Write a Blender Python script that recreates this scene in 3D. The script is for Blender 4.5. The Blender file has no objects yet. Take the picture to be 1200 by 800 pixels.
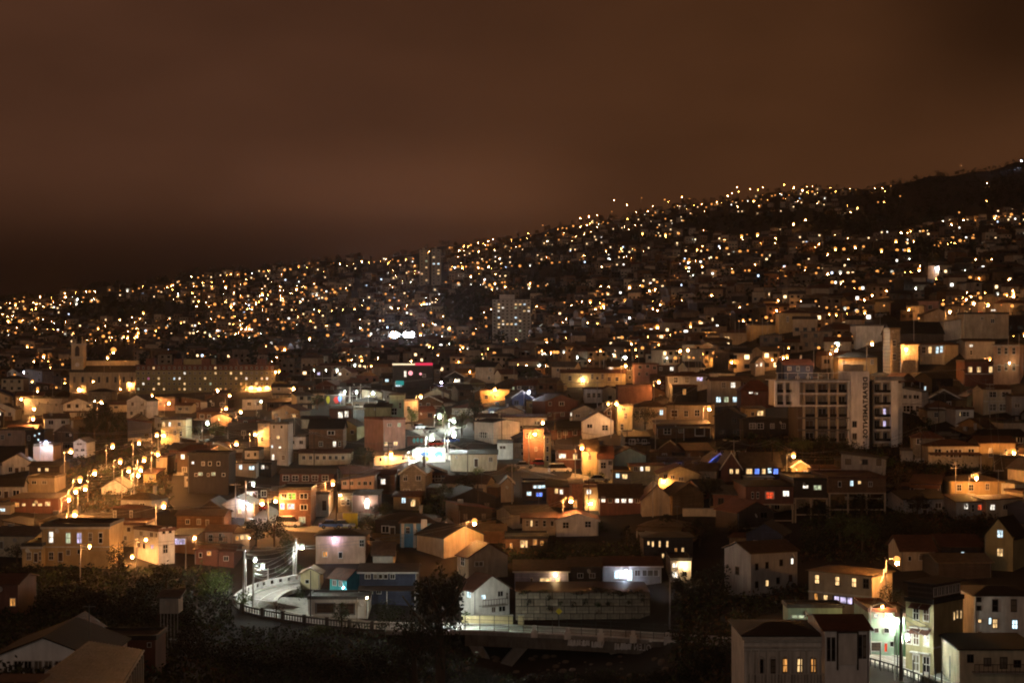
import bpy, math, random
from mathutils import Vector, Matrix
random.seed(7)
SC = bpy.context.scene
COL = SC.collection
# ------------------------------------------------------------------ camera
F = 1903.0          # focal length in pixels of a 1200 px wide frame
CZ = 60.0           # eye height
HY = 420.0          # eye level in the frame
cam = bpy.data.cameras.new('camera')
camo = bpy.data.objects.new('camera', cam)
COL.objects.link(camo)
cam.sensor_width = 36.0
cam.lens = F / 1200.0 * 36.0
cam.shift_y = (HY - 400.0) / 1200.0
cam.clip_start = 0.5
cam.clip_end = 30000.0
camo.location = (0, 0, CZ)
camo.rotation_euler = (math.pi / 2, 0, 0)
SC.camera = camo
# ------------------------------------------------------------------ world: overcast night sky lit by the town
W = bpy.data.worlds.new('World'); SC.world = W
W.use_nodes = True
nt = W.node_tree
for n in list(nt.nodes): nt.nodes.remove(n)
def wn(t, **k):
    n = nt.nodes.new(t)
    for a, b in k.items(): setattr(n, a, b)
    return n
def wmath(op, a, b=None, clamp=False):
    n = wn('ShaderNodeMath', operation=op); n.use_clamp = clamp
    for i, v in enumerate((a, b)):
        if v is None: continue
        if isinstance(v, (int, float)): n.inputs[i].default_value = v
        else: nt.links.new(v, n.inputs[i])
    return n.outputs[0]
def wrange(v, a, b, c, d):
    n = wn('ShaderNodeMapRange', interpolation_type='SMOOTHERSTEP')
    nt.links.new(v, n.inputs[0])
    for i, q in zip((1, 2, 3, 4), (a, b, c, d)): n.inputs[i].default_value = q
    return n.outputs[0]
tc = wn('ShaderNodeTexCoord')
sep = wn('ShaderNodeSeparateXYZ'); nt.links.new(tc.outputs['Generated'], sep.inputs[0])
mp = wn('ShaderNodeMapping'); mp.inputs['Scale'].default_value = (2.4, 2.4, 5.5)
nt.links.new(tc.outputs['Generated'], mp.inputs[0])
nz = wn('ShaderNodeTexNoise'); nz.inputs['Scale'].default_value = 1.6; nz.inputs['Detail'].default_value = 3
nt.links.new(mp.outputs[0], nz.inputs['Vector'])
mp2 = wn('ShaderNodeMapping'); mp2.inputs['Scale'].default_value = (6, 6, 15.0); mp2.inputs['Location'].default_value = (3.1, 0.4, 1.7)
nt.links.new(tc.outputs['Generated'], mp2.inputs[0])
nz2 = wn('ShaderNodeTexNoise'); nz2.inputs['Scale'].default_value = 1.3; nz2.inputs['Detail'].default_value = 4
nt.links.new(mp2.outputs[0], nz2.inputs['Vector'])
el, az = sep.outputs['Z'], sep.outputs['X']
# cloud deck thins to dark air low over the sea (left), lit by the town over the hill (right)
low = wrange(el, 0.040, 0.116, 1.0, 0.0)
left = wrange(az, -0.19, 0.03, 1.0, 0.08)
dark = wmath('MULTIPLY', low, left)
gl_e = wmath('MULTIPLY', wrange(el, 0.070, 0.10, 0, 1), wrange(el, 0.102, 0.15, 1, 0))
gl_a = wmath('MULTIPLY', wrange(az, -0.24, -0.09, 0, 1), wrange(az, -0.04, 0.10, 1, 0))
glow = wmath('MULTIPLY', gl_e, gl_a)
def wmadd(v, m_, a_):
    n = wn('ShaderNodeMath', operation='MULTIPLY_ADD'); nt.links.new(v, n.inputs[0]); n.inputs[1].default_value = m_; n.inputs[2].default_value = a_
    return n.outputs[0]
prof = wmadd(wmath('MULTIPLY', wrange(az, 0.17, 0.30, 0, 1), wrange(el, 0.11, 0.20, 0, 1)), -0.58, 1.0)         # a gap in the lit deck, high on the right
b = wmath('ADD', wmath('MULTIPLY', wmadd(nz.outputs[0], 0.6, 0.74), prof), wmath('MULTIPLY', glow, 0.50))
b = wmath('ADD', b, wmath('MULTIPLY', wrange(az, 0.0, 0.3, 0, 0.06), wrange(el, 0.06, 0.2, 1, 0)))
b = wmath('MULTIPLY', b, wmadd(nz2.outputs[0], 0.5, 0.75))
b = wmath('MULTIPLY', b, wmadd(dark, -0.84, 1.0))
ramp = wn('ShaderNodeMix', data_type='RGBA')
nt.links.new(wrange(az, -0.25, 0.25, 0, 1), ramp.inputs['Factor'])
ramp.inputs['A'].default_value = (0.0590, 0.0232, 0.0118, 1)
ramp.inputs['B'].default_value = (0.0585, 0.0220, 0.0084, 1)
bg = wn('ShaderNodeBackground'); nt.links.new(ramp.outputs['Result'], bg.inputs['Color'])
nt.links.new(b, bg.inputs['Strength'])
out = wn('ShaderNodeOutputWorld'); nt.links.new(bg.outputs[0], out.inputs[0])
# ------------------------------------------------------------------ the faint light of the lower town behind the viewer
sl = bpy.data.lights.new('sun', 'SUN'); so = bpy.data.objects.new('sun', sl); COL.objects.link(so)
sl.energy = 0.21; sl.angle = math.radians(40); sl.color = (1.0, 0.82, 0.66)
so.rotation_euler = Vector((0.25, 1.0, -0.16)).to_track_quat('-Z', 'Y').to_euler()
so.location = (0, -50, 120)
# ------------------------------------------------------------------ exposure, sampling
vs = SC.view_settings
vs.view_transform = 'Standard'; vs.look = 'None'; vs.exposure = 0; vs.gamma = 1; vs.use_curve_mapping = False
SC.render.engine = 'CYCLES'
cy = SC.cycles
cy.use_denoising = True
cy.max_bounces = 4; cy.diffuse_bounces = 2; cy.glossy_bounces = 2; cy.transmission_bounces = 2; cy.transparent_max_bounces = 4
cy.use_light_tree = True
cy.filter_width = 2.0
cy.sample_clamp_indirect = 3.0
cy.caustics_reflective = False; cy.caustics_refractive = False

# ================================================================== materials
MATS = {}
def new_mat(name):
    m = bpy.data.materials.new(name); m.use_nodes = True
    t = m.node_tree
    for n in list(t.nodes): t.nodes.remove(n)
    o = t.nodes.new('ShaderNodeOutputMaterial')
    p = t.nodes.new('ShaderNodeBsdfPrincipled')
    t.links.new(p.outputs[0], o.inputs[0])
    return m, t, p
def surf(name, col, rough=0.8, kind='plaster', scale=1.0, var=0.35, metal=0.0):
    """weathered procedural surface; kind picks the fine relief"""
    if name in MATS: return MATS[name]
    m, t, p = new_mat(name)
    N = t.nodes.new; L = t.links.new
    tc = N('ShaderNodeTexCoord'); oi = N('ShaderNodeObjectInfo')
    add = N('ShaderNodeVectorMath'); add.operation = 'ADD'
    L(tc.outputs['Object'], add.inputs[0])
    com = N('ShaderNodeCombineXYZ'); mul = N('ShaderNodeMath'); mul.operation = 'MULTIPLY'; mul.inputs[1].default_value = 57.0
    L(oi.outputs['Random'], mul.inputs[0]); L(mul.outputs[0], com.inputs[0]); L(mul.outputs[0], com.inputs[1])
    L(com.outputs[0], add.inputs[1])
    n1 = N('ShaderNodeTexNoise'); n1.inputs['Scale'].default_value = 0.35 * scale; n1.inputs['Detail'].default_value = 6; n1.inputs['Roughness'].default_value = 0.65
    L(add.outputs[0], n1.inputs['Vector'])
    mp = N('ShaderNodeMapping'); mp.inputs['Scale'].default_value = (1.3, 1.3, 0.30)   # rain streaks run down
    L(add.outputs[0], mp.inputs[0])
    n2 = N('ShaderNodeTexNoise'); n2.inputs['Scale'].default_value = 1.4 * scale; n2.inputs['Detail'].default_value = 4
    L(mp.outputs[0], n2.inputs['Vector'])
    mx = N('ShaderNodeMath'); mx.operation = 'MULTIPLY'; L(n1.outputs[0], mx.inputs[0]); L(n2.outputs[0], mx.inputs[1])
    r = N('ShaderNodeMapRange'); L(mx.outputs[0], r.inputs[0])
    r.inputs[1].default_value = 0.12; r.inputs[2].default_value = 0.42; r.inputs[3].default_value = 1 - var; r.inputs[4].default_value = 1.12
    sc = N('ShaderNodeVectorMath'); sc.operation = 'SCALE'; sc.inputs[0].default_value = col[:3]
    fac = r.outputs[0]
    if kind in ('brick', 'block', 'tile', 'board'):
        bt = N('ShaderNodeTexBrick')
        mp3 = N('ShaderNodeMapping'); mp3.inputs['Rotation'].default_value = (math.pi / 2, 0, 0)
        L(tc.outputs['Object'], mp3.inputs[0]); L(mp3.outputs[0], bt.inputs['Vector'])
        bt.inputs['Scale'].default_value = 1.0
        w, h = {'brick': (0.5, 0.22), 'block': (0.9, 0.45), 'tile': (0.4, 0.5), 'board': (3.0, 0.28)}[kind]
        bt.inputs['Brick Width'].default_value = w; bt.inputs['Row Height'].default_value = h
        bt.inputs['Mortar Size'].default_value = 0.025
        bt.inputs['Color1'].default_value = (1, 1, 1, 1); bt.inputs['Color2'].default_value = (0.72, 0.72, 0.72, 1); bt.inputs['Mortar'].default_value = (0.45, 0.45, 0.45, 1)
        mm = N('ShaderNodeMath'); mm.operation = 'MULTIPLY'; L(fac, mm.inputs[0]); L(bt.outputs['Color'], mm.inputs[1]); fac = mm.outputs[0]
    L(fac, sc.inputs['Scale'])
    L(sc.outputs[0], p.inputs['Base Color'])
    p.inputs['Roughness'].default_value = rough; p.inputs['Metallic'].default_value = metal
    bp = N('ShaderNodeBump'); bp.inputs['Strength'].default_value = 0.35; bp.inputs['Distance'].default_value = 0.03
    if kind == 'corr':
        wv = N('ShaderNodeTexWave'); wv.bands_direction = 'X'; wv.inputs['Scale'].default_value = 1.7; wv.inputs['Distortion'].default_value = 0
        L(tc.outputs['Object'], wv.inputs['Vector']); L(wv.outputs[1], bp.inputs['Height']); bp.inputs['Strength'].default_value = 0.8; bp.inputs['Distance'].default_value = 0.06
    else:
        L(n1.outputs[0], bp.inputs['Height'])
    L(bp.outputs[0], p.inputs['Normal'])
    MATS[name] = m
    return m
def emit(name, col, strength, sample=True, tex=False):
    if name in MATS: return MATS[name]
    m = bpy.data.materials.new(name); m.use_nodes = True; t = m.node_tree
    for n in list(t.nodes): t.nodes.remove(n)
    o = t.nodes.new('ShaderNodeOutputMaterial'); e = t.nodes.new('ShaderNodeEmission')
    e.inputs[0].default_value = (*col, 1); e.inputs[1].default_value = strength
    if tex:   # curtains and furniture behind the glass
        tc = t.nodes.new('ShaderNodeTexCoord'); mp = t.nodes.new('ShaderNodeMapping'); mp.inputs['Scale'].default_value = (3.0, 3.0, 1.0)
        oi = t.nodes.new('ShaderNodeObjectInfo'); ad = t.nodes.new('ShaderNodeVectorMath'); ad.operation = 'ADD'
        sc = t.nodes.new('ShaderNodeVectorMath'); sc.operation = 'SCALE'; sc.inputs[0].default_value = (31, 17, 11)
        t.links.new(oi.outputs['Random'], sc.inputs['Scale'])
        t.links.new(tc.outputs['Object'], ad.inputs[0]); t.links.new(sc.outputs[0], ad.inputs[1]); t.links.new(ad.outputs[0], mp.inputs[0])
        nz = t.nodes.new('ShaderNodeTexNoise'); nz.inputs['Scale'].default_value = 1.2; nz.inputs['Detail'].default_value = 2
        t.links.new(mp.outputs[0], nz.inputs['Vector'])
        r = t.nodes.new('ShaderNodeMapRange'); r.inputs[1].default_value = 0.35; r.inputs[2].default_value = 0.65; r.inputs[3].default_value = 0.25; r.inputs[4].default_value = 1.3
        t.links.new(nz.outputs[0], r.inputs[0])
        mu = t.nodes.new('ShaderNodeMath'); mu.operation = 'MULTIPLY'; mu.inputs[1].default_value = strength
        t.links.new(r.outputs[0], mu.inputs[0]); t.links.new(mu.outputs[0], e.inputs[1])
    t.links.new(e.outputs[0], o.inputs[0])
    if not sample:
        m.cycles.emission_sampling = 'NONE'
    MATS[name] = m
    return m
WALLC = dict(white=(0.72, 0.70, 0.66), cream=(0.58, 0.50, 0.36), ochre=(0.50, 0.37, 0.19), peach=(0.54, 0.37, 0.27), pink=(0.48, 0.29, 0.24),
             grey=(0.38, 0.37, 0.36), stone=(0.34, 0.29, 0.22), beige=(0.46, 0.38, 0.28), yellow=(0.58, 0.49, 0.28), lightblue=(0.16, 0.36, 0.55),
             teal=(0.07, 0.42, 0.42), navy=(0.05, 0.06, 0.11), mint=(0.46, 0.62, 0.46), lavender=(0.32, 0.30, 0.42), darkred=(0.17, 0.075, 0.055),
             brown=(0.20, 0.11, 0.06), dark=(0.075, 0.055, 0.045), charcoal=(0.035, 0.028, 0.024), mud=(0.11, 0.075, 0.05), green=(0.14, 0.24, 0.13), olive=(0.34, 0.30, 0.16))
WKIND = dict(grey='corr', stone='block', lavender='board', navy='board', brown='board', dark='board', green='corr')
for k, c in WALLC.items(): surf('wall_' + k, c, 0.85, WKIND.get(k, 'plaster'), var=0.34)
surf('wall_brick', (0.27, 0.13, 0.085), 0.9, 'brick')
surf('wall_corr', (0.50, 0.47, 0.42), 0.55, 'corr')
surf('wall_wood', (0.30, 0.19, 0.09), 0.8, 'board')
ROOFC = dict(rust=(0.20, 0.075, 0.04), brown=(0.15, 0.09, 0.055), darkgrey=(0.07, 0.065, 0.06), grey=(0.19, 0.175, 0.16), red=(0.26, 0.085, 0.05), black=(0.03, 0.028, 0.026), pale=(0.34, 0.31, 0.27), tan=(0.30, 0.22, 0.13))
for k, c in ROOFC.items(): surf('roof_' + k, tuple(v * .62 for v in c), 0.65, 'corr', var=0.55)
surf('trim_white', (0.66, 0.64, 0.60), 0.6)
surf('trim_dark', (0.05, 0.035, 0.03), 0.6)
surf('wood_dark', (0.07, 0.045, 0.03), 0.8)
surf('concrete', (0.33, 0.31, 0.28), 0.85)
surf('wall_bright', (0.82, 0.81, 0.80), 0.7, var=0.25)
surf('concrete_mid', (0.20, 0.185, 0.165), 0.9, var=0.5)
surf('concrete_pale', (0.52, 0.50, 0.46), 0.85)
surf('concrete_dark', (0.13, 0.12, 0.11), 0.9)
surf('asphalt', (0.10, 0.098, 0.092), 0.85, scale=2)
surf('road_pale', (0.34, 0.33, 0.31), 0.85, scale=2)
surf('metal_black', (0.025, 0.025, 0.027), 0.5)
surf('metal_grey', (0.22, 0.22, 0.22), 0.45, metal=0.5)
surf('pole_concrete', (0.42, 0.40, 0.37), 0.85)
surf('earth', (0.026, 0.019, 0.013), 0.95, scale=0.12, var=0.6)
surf('rock', (0.16, 0.12, 0.09), 0.95, scale=0.6)
surf('bark', (0.09, 0.065, 0.045), 0.9)
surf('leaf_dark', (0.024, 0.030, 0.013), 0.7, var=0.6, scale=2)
surf('leaf_shaded', (0.014, 0.017, 0.008), 0.75, var=0.6, scale=2)  # near-black leaf copy, the shade of the ravine put into its colour
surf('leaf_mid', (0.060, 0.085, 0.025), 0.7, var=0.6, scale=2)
surf('leaf_lit', (0.13, 0.18, 0.04), 0.7, var=0.5, scale=2)  # lighter leaf copy, lamplight on plants put into its colour
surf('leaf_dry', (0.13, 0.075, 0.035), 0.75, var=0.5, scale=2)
surf('paint_white', (0.75, 0.74, 0.72), 0.4)
surf('paint_blue', (0.03, 0.10, 0.42), 0.35)
surf('paint_red', (0.45, 0.03, 0.02), 0.4)
surf('paint_silver', (0.40, 0.41, 0.42), 0.3, metal=0.4)
surf('sign_yellow', (0.62, 0.55, 0.03), 0.5)
surf('mural_teal', (0.12, 0.42, 0.46), 0.7)
surf('mural_blue', (0.05, 0.16, 0.50), 0.7)
surf('mural_green', (0.20, 0.42, 0.12), 0.7)
surf('far_wall', (0.26, 0.20, 0.15), 0.9, var=0.6)
surf('far_wall_pale', (0.45, 0.38, 0.30), 0.9, var=0.5)
surf('far_wall_dark', (0.07, 0.05, 0.04), 0.9, var=0.6)
surf('rubber', (0.02, 0.02, 0.02), 0.8)
surf('graffiti', (0.80, 0.82, 0.85), 0.7, var=0.4)
surf('dish_white', (0.55, 0.54, 0.52), 0.5)
m, t, p = new_mat('glass_dark'); p.inputs['Base Color'].default_value = (0.012, 0.010, 0.009, 1); p.inputs['Roughness'].default_value = 0.25
p.inputs['Specular IOR Level'].default_value = 0.3; MATS['glass_dark'] = m
PANE = {'d': MATS['glass_dark'], 'k': surf('curtain', (0.22, 0.19, 0.15), 0.9, var=0.5, scale=3), 'K': surf('shutter', (0.10, 0.055, 0.035), 0.8, 'board')}
for k, c, s in (('w', (1.0, 0.62, 0.26), 1.5), ('W', (1.0, 0.90, 0.74), 1.8), ('b', (0.12, 0.25, 1.0), 2.0), ('g', (0.25, 0.95, 0.12), 0.9), ('r', (1.0, 0.10, 0.03), 0.9),
                ('c', (0.70, 0.92, 1.0), 1.7), ('v', (0.80, 0.68, 1.0), 1.2), ('o', (1.0, 0.42, 0.10), 0.9), ('y', (0.80, 0.90, 0.55), 0.7), ('p', (0.85, 0.20, 0.45), 0.5)):
    PANE[k] = emit('lit_pane_' + {'w': 'warm', 'W': 'white', 'b': 'blue', 'g': 'green', 'r': 'red', 'c': 'cold', 'v': 'violet', 'o': 'orange', 'y': 'pale_green', 'p': 'pink'}[k], c, s, True, True)
SOD = (1.0, 0.40, 0.105); WHT = (0.92, 1.0, 0.86); BLU = (0.75, 0.80, 1.0)
LAMPM = {'o': emit('lamp_sodium', SOD, 3000.0), 'w': emit('lamp_white', WHT, 2600.0), 'b': emit('lamp_bluish', BLU, 1800.0), 'B': emit('lamp_blue', (0.05, 0.15, 1.0), 120.0), 'd': emit('lamp_small', (1.0, 0.62, 0.28), 260.0), 'f': emit('lamp_sodium_far', (1.0, 0.36, 0.07), 200.0), 'F': emit('lamp_white_far', (1.0, 0.92, 0.75), 14.0), 'e': emit('lamp_amber_far', (1.0, 0.40, 0.10), 180.0), 'm': emit('lamp_sodium_mid', (1.0, 0.37, 0.075), 1100.0), 'n': emit('lamp_white_mid', WHT, 300.0), 'v': emit('lamp_violet', (0.75, 0.6, 1.0), 160.0)}

HALO = {'o': emit('halo_sodium', (1.0, 0.40, 0.09), 1.7), 'w': emit('halo_white', (0.80, 0.92, 0.74), 1.3), 'b': emit('halo_bluish', (0.6, 0.68, 1.0), 1.2), 'm': emit('halo_amber', (1.0, 0.38, 0.08), 1.5), 'f': emit('halo_faint', (1.0, 0.38, 0.08), 1.6), 'e': emit('halo_dull', (1.0, 0.38, 0.085), 1.7), 'n': emit('halo_white_mid', (0.9, 0.92, 0.75), 1.2), 'F': emit('halo_white_far', (0.9, 0.86, 0.7), 0.9)}  # oversized glow shells round the lamp cores, added to imitate glare halos

# ================================================================== mesh helpers
class MB:
    def __init__(s): s.v = []; s.f = []; s.mi = []; s.mats = []
    def m(s, mat):
        if isinstance(mat, str): mat = MATS[mat]
        if mat not in s.mats: s.mats.append(mat)
        return s.mats.index(mat)
    def poly(s, pts, mat, faces=None):
        o = len(s.v); s.v.extend([tuple(p) for p in pts]); i = s.m(mat)
        for f in (faces or [range(len(pts))]):
            s.f.append(tuple(o + k for k in f)); s.mi.append(i)
    def box(s, x0, x1, y0, y1, z0, z1, mat):
        s.poly([(x0, y0, z0), (x1, y0, z0), (x1, y1, z0), (x0, y1, z0), (x0, y0, z1), (x1, y0, z1), (x1, y1, z1), (x0, y1, z1)], mat,
               [(0, 3, 2, 1), (4, 5, 6, 7), (0, 1, 5, 4), (1, 2, 6, 5), (2, 3, 7, 6), (3, 0, 4, 7)])
    def hexa(s, b4, t4, mat):   # bottom and top rings, counter-clockwise seen from above
        s.poly(list(b4) + list(t4), mat, [(3, 2, 1, 0), (4, 5, 6, 7), (0, 1, 5, 4), (1, 2, 6, 5), (2, 3, 7, 6), (3, 0, 4, 7)])
    def slab(s, top4, th, mat):  # a sloping plate of thickness th under four top points
        s.hexa([(p[0], p[1], p[2] - th) for p in top4], top4, mat)
    def tube(s, pts, r, mat, n=6, r2=None, caps=True):
        pts = [Vector(p) for p in pts]; k = len(pts); o = len(s.v); i = s.m(mat)
        for j, p in enumerate(pts):
            d = (pts[min(j + 1, k - 1)] - pts[max(j - 1, 0)]).normalized()
            a = d.orthogonal().normalized() if abs(d.z) > 0.9 else d.cross(Vector((0, 0, 1))).normalized()
            b = d.cross(a); rr = r if r2 is None else r + (r2 - r) * j / (k - 1)
            for q in range(n):
                an = 2 * math.pi * q / n
                s.v.append(tuple(p + a * math.cos(an) * rr + b * math.sin(an) * rr))
        for j in range(k - 1):
            for q in range(n):
                s.f.append((o + j * n + q, o + j * n + (q + 1) % n, o + (j + 1) * n + (q + 1) % n, o + (j + 1) * n + q)); s.mi.append(i)
        if caps:
            s.f.append(tuple(o + q for q in reversed(range(n)))); s.mi.append(i)
            s.f.append(tuple(o + (k - 1) * n + q for q in range(n))); s.mi.append(i)
    def ball(s, c, r, mat, n=8, k=5, sz=1.0):
        o = len(s.v); i = s.m(mat)
        for a in range(1, k):
            th = math.pi * a / k
            for q in range(n):
                ph = 2 * math.pi * q / n
                s.v.append((c[0] + r * math.sin(th) * math.cos(ph), c[1] + r * math.sin(th) * math.sin(ph), c[2] + r * sz * math.cos(th)))
        t_ = len(s.v); s.v.append((c[0], c[1], c[2] + r * sz)); s.v.append((c[0], c[1], c[2] - r * sz))
        for a in range(k - 2):
            for q in range(n):
                s.f.append((o + a * n + q, o + (a + 1) * n + q, o + (a + 1) * n + (q + 1) % n, o + a * n + (q + 1) % n)); s.mi.append(i)
        for q in range(n):
            s.f.append((t_, o + q, o + (q + 1) % n)); s.mi.append(i)
            s.f.append((t_ + 1, o + (k - 2) * n + (q + 1) % n, o + (k - 2) * n + q)); s.mi.append(i)
    def mesh(s, name):
        me = bpy.data.meshes.new(name); me.from_pydata(s.v, [], s.f)
        for m_ in s.mats: me.materials.append(m_)
        if len(s.mats) > 1: me.polygons.foreach_set('material_index', s.mi)
        me.update(); return me
    def build(s, name, parent=None, loc=None, rz=0.0):
        return link(name, s.mesh(name), parent, loc, rz)
def link(name, data, parent=None, loc=None, rz=0.0, scale=None):
    o = bpy.data.objects.new(name, data); COL.objects.link(o)
    if parent is not None: o.parent = parent
    if loc is not None: o.location = loc
    if rz: o.rotation_euler = (0, 0, rz)
    if scale is not None: o.scale = scale
    return o
LABELS = {}
def tag(o, label, cat, group=None):
    assert label not in LABELS or group, label
    LABELS[label] = LABELS.get(label, 0) + 1
    o['label'] = label; o['category'] = cat
    if group: o['group'] = group
    return o
def thing(name, label, cat, loc, rz=0.0, group=None):
    return tag(link(name, None, None, loc, rz), label, cat, group)

# ================================================================== terrain as depth along each sight line of the survey point
TX = [-300, 0, 150, 300, 450, 600, 750, 900, 1050, 1200, 1500]
TY = [1700, 1250, 1000, 900, 800, 760, 730, 700, 650, 600, 550, 500, 450, 400]
TD = [[14] * 11, [32] * 11, [62] * 11,
      [95, 95, 105, 120, 130, 140, 130, 115, 120, 120, 120],
      [140, 140, 150, 198, 205, 218, 208, 168, 178, 180, 180],
      [175, 175, 185, 214, 219, 230, 222, 186, 190, 190, 190],
      [200, 200, 210, 226, 229, 232, 231, 206, 202, 200, 200],
      [222, 222, 228, 240, 241, 244, 244, 232, 216, 212, 212],
      [258, 255, 258, 266, 265, 268, 268, 264, 252, 244, 242],
      [302, 298, 296, 302, 305, 305, 302, 300, 290, 286, 285],
      [375, 365, 355, 360, 355, 345, 340, 330, 322, 318, 318],
      [500, 480, 465, 450, 430, 410, 395, 372, 355, 348, 345],
      [760, 720, 690, 650, 590, 520, 490, 440, 405, 395, 390],
      [1420, 1380, 1330, 1290, 1220, 1080, 760, 540, 470, 435, 420]]
SKY = [380, 353, 335, 314, 302, 279, 250, 226, 217, 190, 150]
DSK = [1900, 1950, 2000, 2100, 2200, 2350, 2500, 2650, 2750, 2900, 3000]
def colx(x):
    x = min(max(x, TX[0]), TX[-1])
    for i in range(len(TX) - 1):
        if x <= TX[i + 1]: return i, (x - TX[i]) / (TX[i + 1] - TX[i])
def skyline(x):
    i, t = colx(x)
    return SKY[i] * (1 - t) + SKY[i + 1] * t + 2.2 * math.sin(x * 0.045) + 1.3 * math.sin(x * 0.13 + 1)
def depth(x, y):
    i, t = colx(x)
    if y >= 400:
        y = min(y, TY[0])
        for j in range(len(TY) - 1):
            if y >= TY[j + 1]:
                s = (TY[j] - y) / (TY[j] - TY[j + 1]); break
        a = math.log(TD[j][i]) * (1 - s) + math.log(TD[j + 1][i]) * s
        b_ = math.log(TD[j][i + 1]) * (1 - s) + math.log(TD[j + 1][i + 1]) * s
    else:
        sk = skyline(x); s = min(1.0, (400 - y) / (400 - sk)); e = s ** 1.1
        a = math.log(TD[-1][i]) * (1 - e) + math.log(DSK[i]) * e
        b_ = math.log(TD[-1][i + 1]) * (1 - e) + math.log(DSK[i + 1]) * e
    d = math.exp(a * (1 - t) + b_ * t)
    if y < 640:
        k = min(1.0, (640 - y) / 80) * 0.012
        d *= 1 + k * (math.sin(x * 0.031 + y * 0.05) + 0.7 * math.sin(x * 0.013 - y * 0.09 + 2))
    return d
def P(x, y, d): return Vector(((x - 600) / F * d, d, CZ - (y - HY) / F * d))
def at(x, y): return P(x, y, depth(x, y))
def proj(v): return 600 + v.x / v.y * F, HY - (v.z - CZ) / v.y * F
mb = MB()
XS = list(range(-300, 1501, 10))
YS = [1700, 1400, 1150, 1000, 920, 860] + list(range(820, 399, -7)) + [400]
rows = []
for y in YS: rows.append([at(x, y) for x in XS])
for k in range(1, 31):
    rows.append([at(x, 400 + (skyline(x) - 400) * k / 30) for x in XS])
for g, dz in ((1.06, -14), (1.3, -150), (2.2, -700)):     # the ridge drops away behind, down to the plain
    rows.append([Vector((p.x * g, p.y * g, max(0.0, p.z + dz))) for p in rows[len(YS) + 29]])
rows.append([Vector((p.x * 9, 24000, 0)) for p in rows[len(YS) + 29]])
nx = len(XS)
mb.m('earth')
for r in rows: mb.v.extend([tuple(p) for p in r])
for j in range(len(rows) - 1):
    for i in range(nx - 1):
        mb.f.append((j * nx + i, j * nx + i + 1, (j + 1) * nx + i + 1, (j + 1) * nx + i)); mb.mi.append(0)
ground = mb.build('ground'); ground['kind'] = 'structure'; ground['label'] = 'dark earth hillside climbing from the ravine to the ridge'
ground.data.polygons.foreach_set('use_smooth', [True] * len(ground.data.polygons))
# ================================================================== builders
WIN = {}
def win_mesh(fr, bars):
    k = (fr, bars)
    if k not in WIN:
        b = MB(); w = 0.09
        b.box(-.5, -.5 + w, -.09, 0, -.5, .5, fr); b.box(.5 - w, .5, -.09, 0, -.5, .5, fr)
        b.box(-.5 + w, .5 - w, -.09, 0, -.5, -.5 + w, fr); b.box(-.5 + w, .5 - w, -.09, 0, .5 - w, .5, fr)
        for q in range(1, bars[0]):
            x = -.5 + q / bars[0]; b.box(x - .03, x + .03, -.075, -.03, -.5 + w, .5 - w, fr)
        for q in range(1, bars[1]):
            z = -.5 + q / bars[1]; b.box(-.5 + w, .5 - w, -.07, -.035, z - .025, z + .025, fr)
        WIN[k] = b.mesh('window')
    return WIN[k]
PM = {}
def pane_mesh(kind):
    if kind not in PM:
        b = MB(); b.poly([(-.46, -.03, -.46), (.46, -.03, -.46), (.46, -.03, .46), (-.46, -.03, .46)], PANE[kind]); PM[kind] = b.mesh('pane')
    return PM[kind]
W1 = {}
rwin = random.Random(12)
def win_one(fr, bars, kind):      # frame and pane in one mesh, for houses too far to show the parts
    k = (fr, bars, kind)
    if k not in W1:
        b = MB(); w = 0.1
        for q in ((-.5, -.5 + w, -.5, .5), (.5 - w, .5, -.5, .5), (-.5 + w, .5 - w, -.5, -.5 + w), (-.5 + w, .5 - w, .5 - w, .5)):
            b.box(q[0], q[1], -.09, 0, q[2], q[3], fr)
        if bars[0] > 1: b.box(-.03, .03, -.075, -.03, -.5 + w, .5 - w, fr)
        b.poly([(-.46, -.03, -.46), (.46, -.03, -.46), (.46, -.03, .46), (-.46, -.03, .46)], PANE[kind])
        W1[k] = b.mesh('window')
    return W1[k]
def add_window(par, x, y, z, w, h, kind, fr='trim_white', rz=0.0, bars=None, split=True, name='window'):
    if bars is None:
        bars = (2 if w > 0.7 else 1, 2 if h > 1.1 else 1)
        if w > 2.2: bars = (min(5, int(w / 0.8)), bars[1])
    if kind == 'd' and name == 'window':
        q = rwin.random(); kind = 'k' if q < .22 else 'K' if q < .34 else 'd'
    if name == 'door' and kind == 'd': kind = 'K'
    if split:
        o = link(name, win_mesh(fr, bars), par, (x, y, z), rz, (w, 1, h))
        link('pane', pane_mesh(kind), o)
    else:
        o = link(name, win_one(fr, bars, kind), par, (x, y, z), rz, (w, 1, h))
    return o
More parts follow.
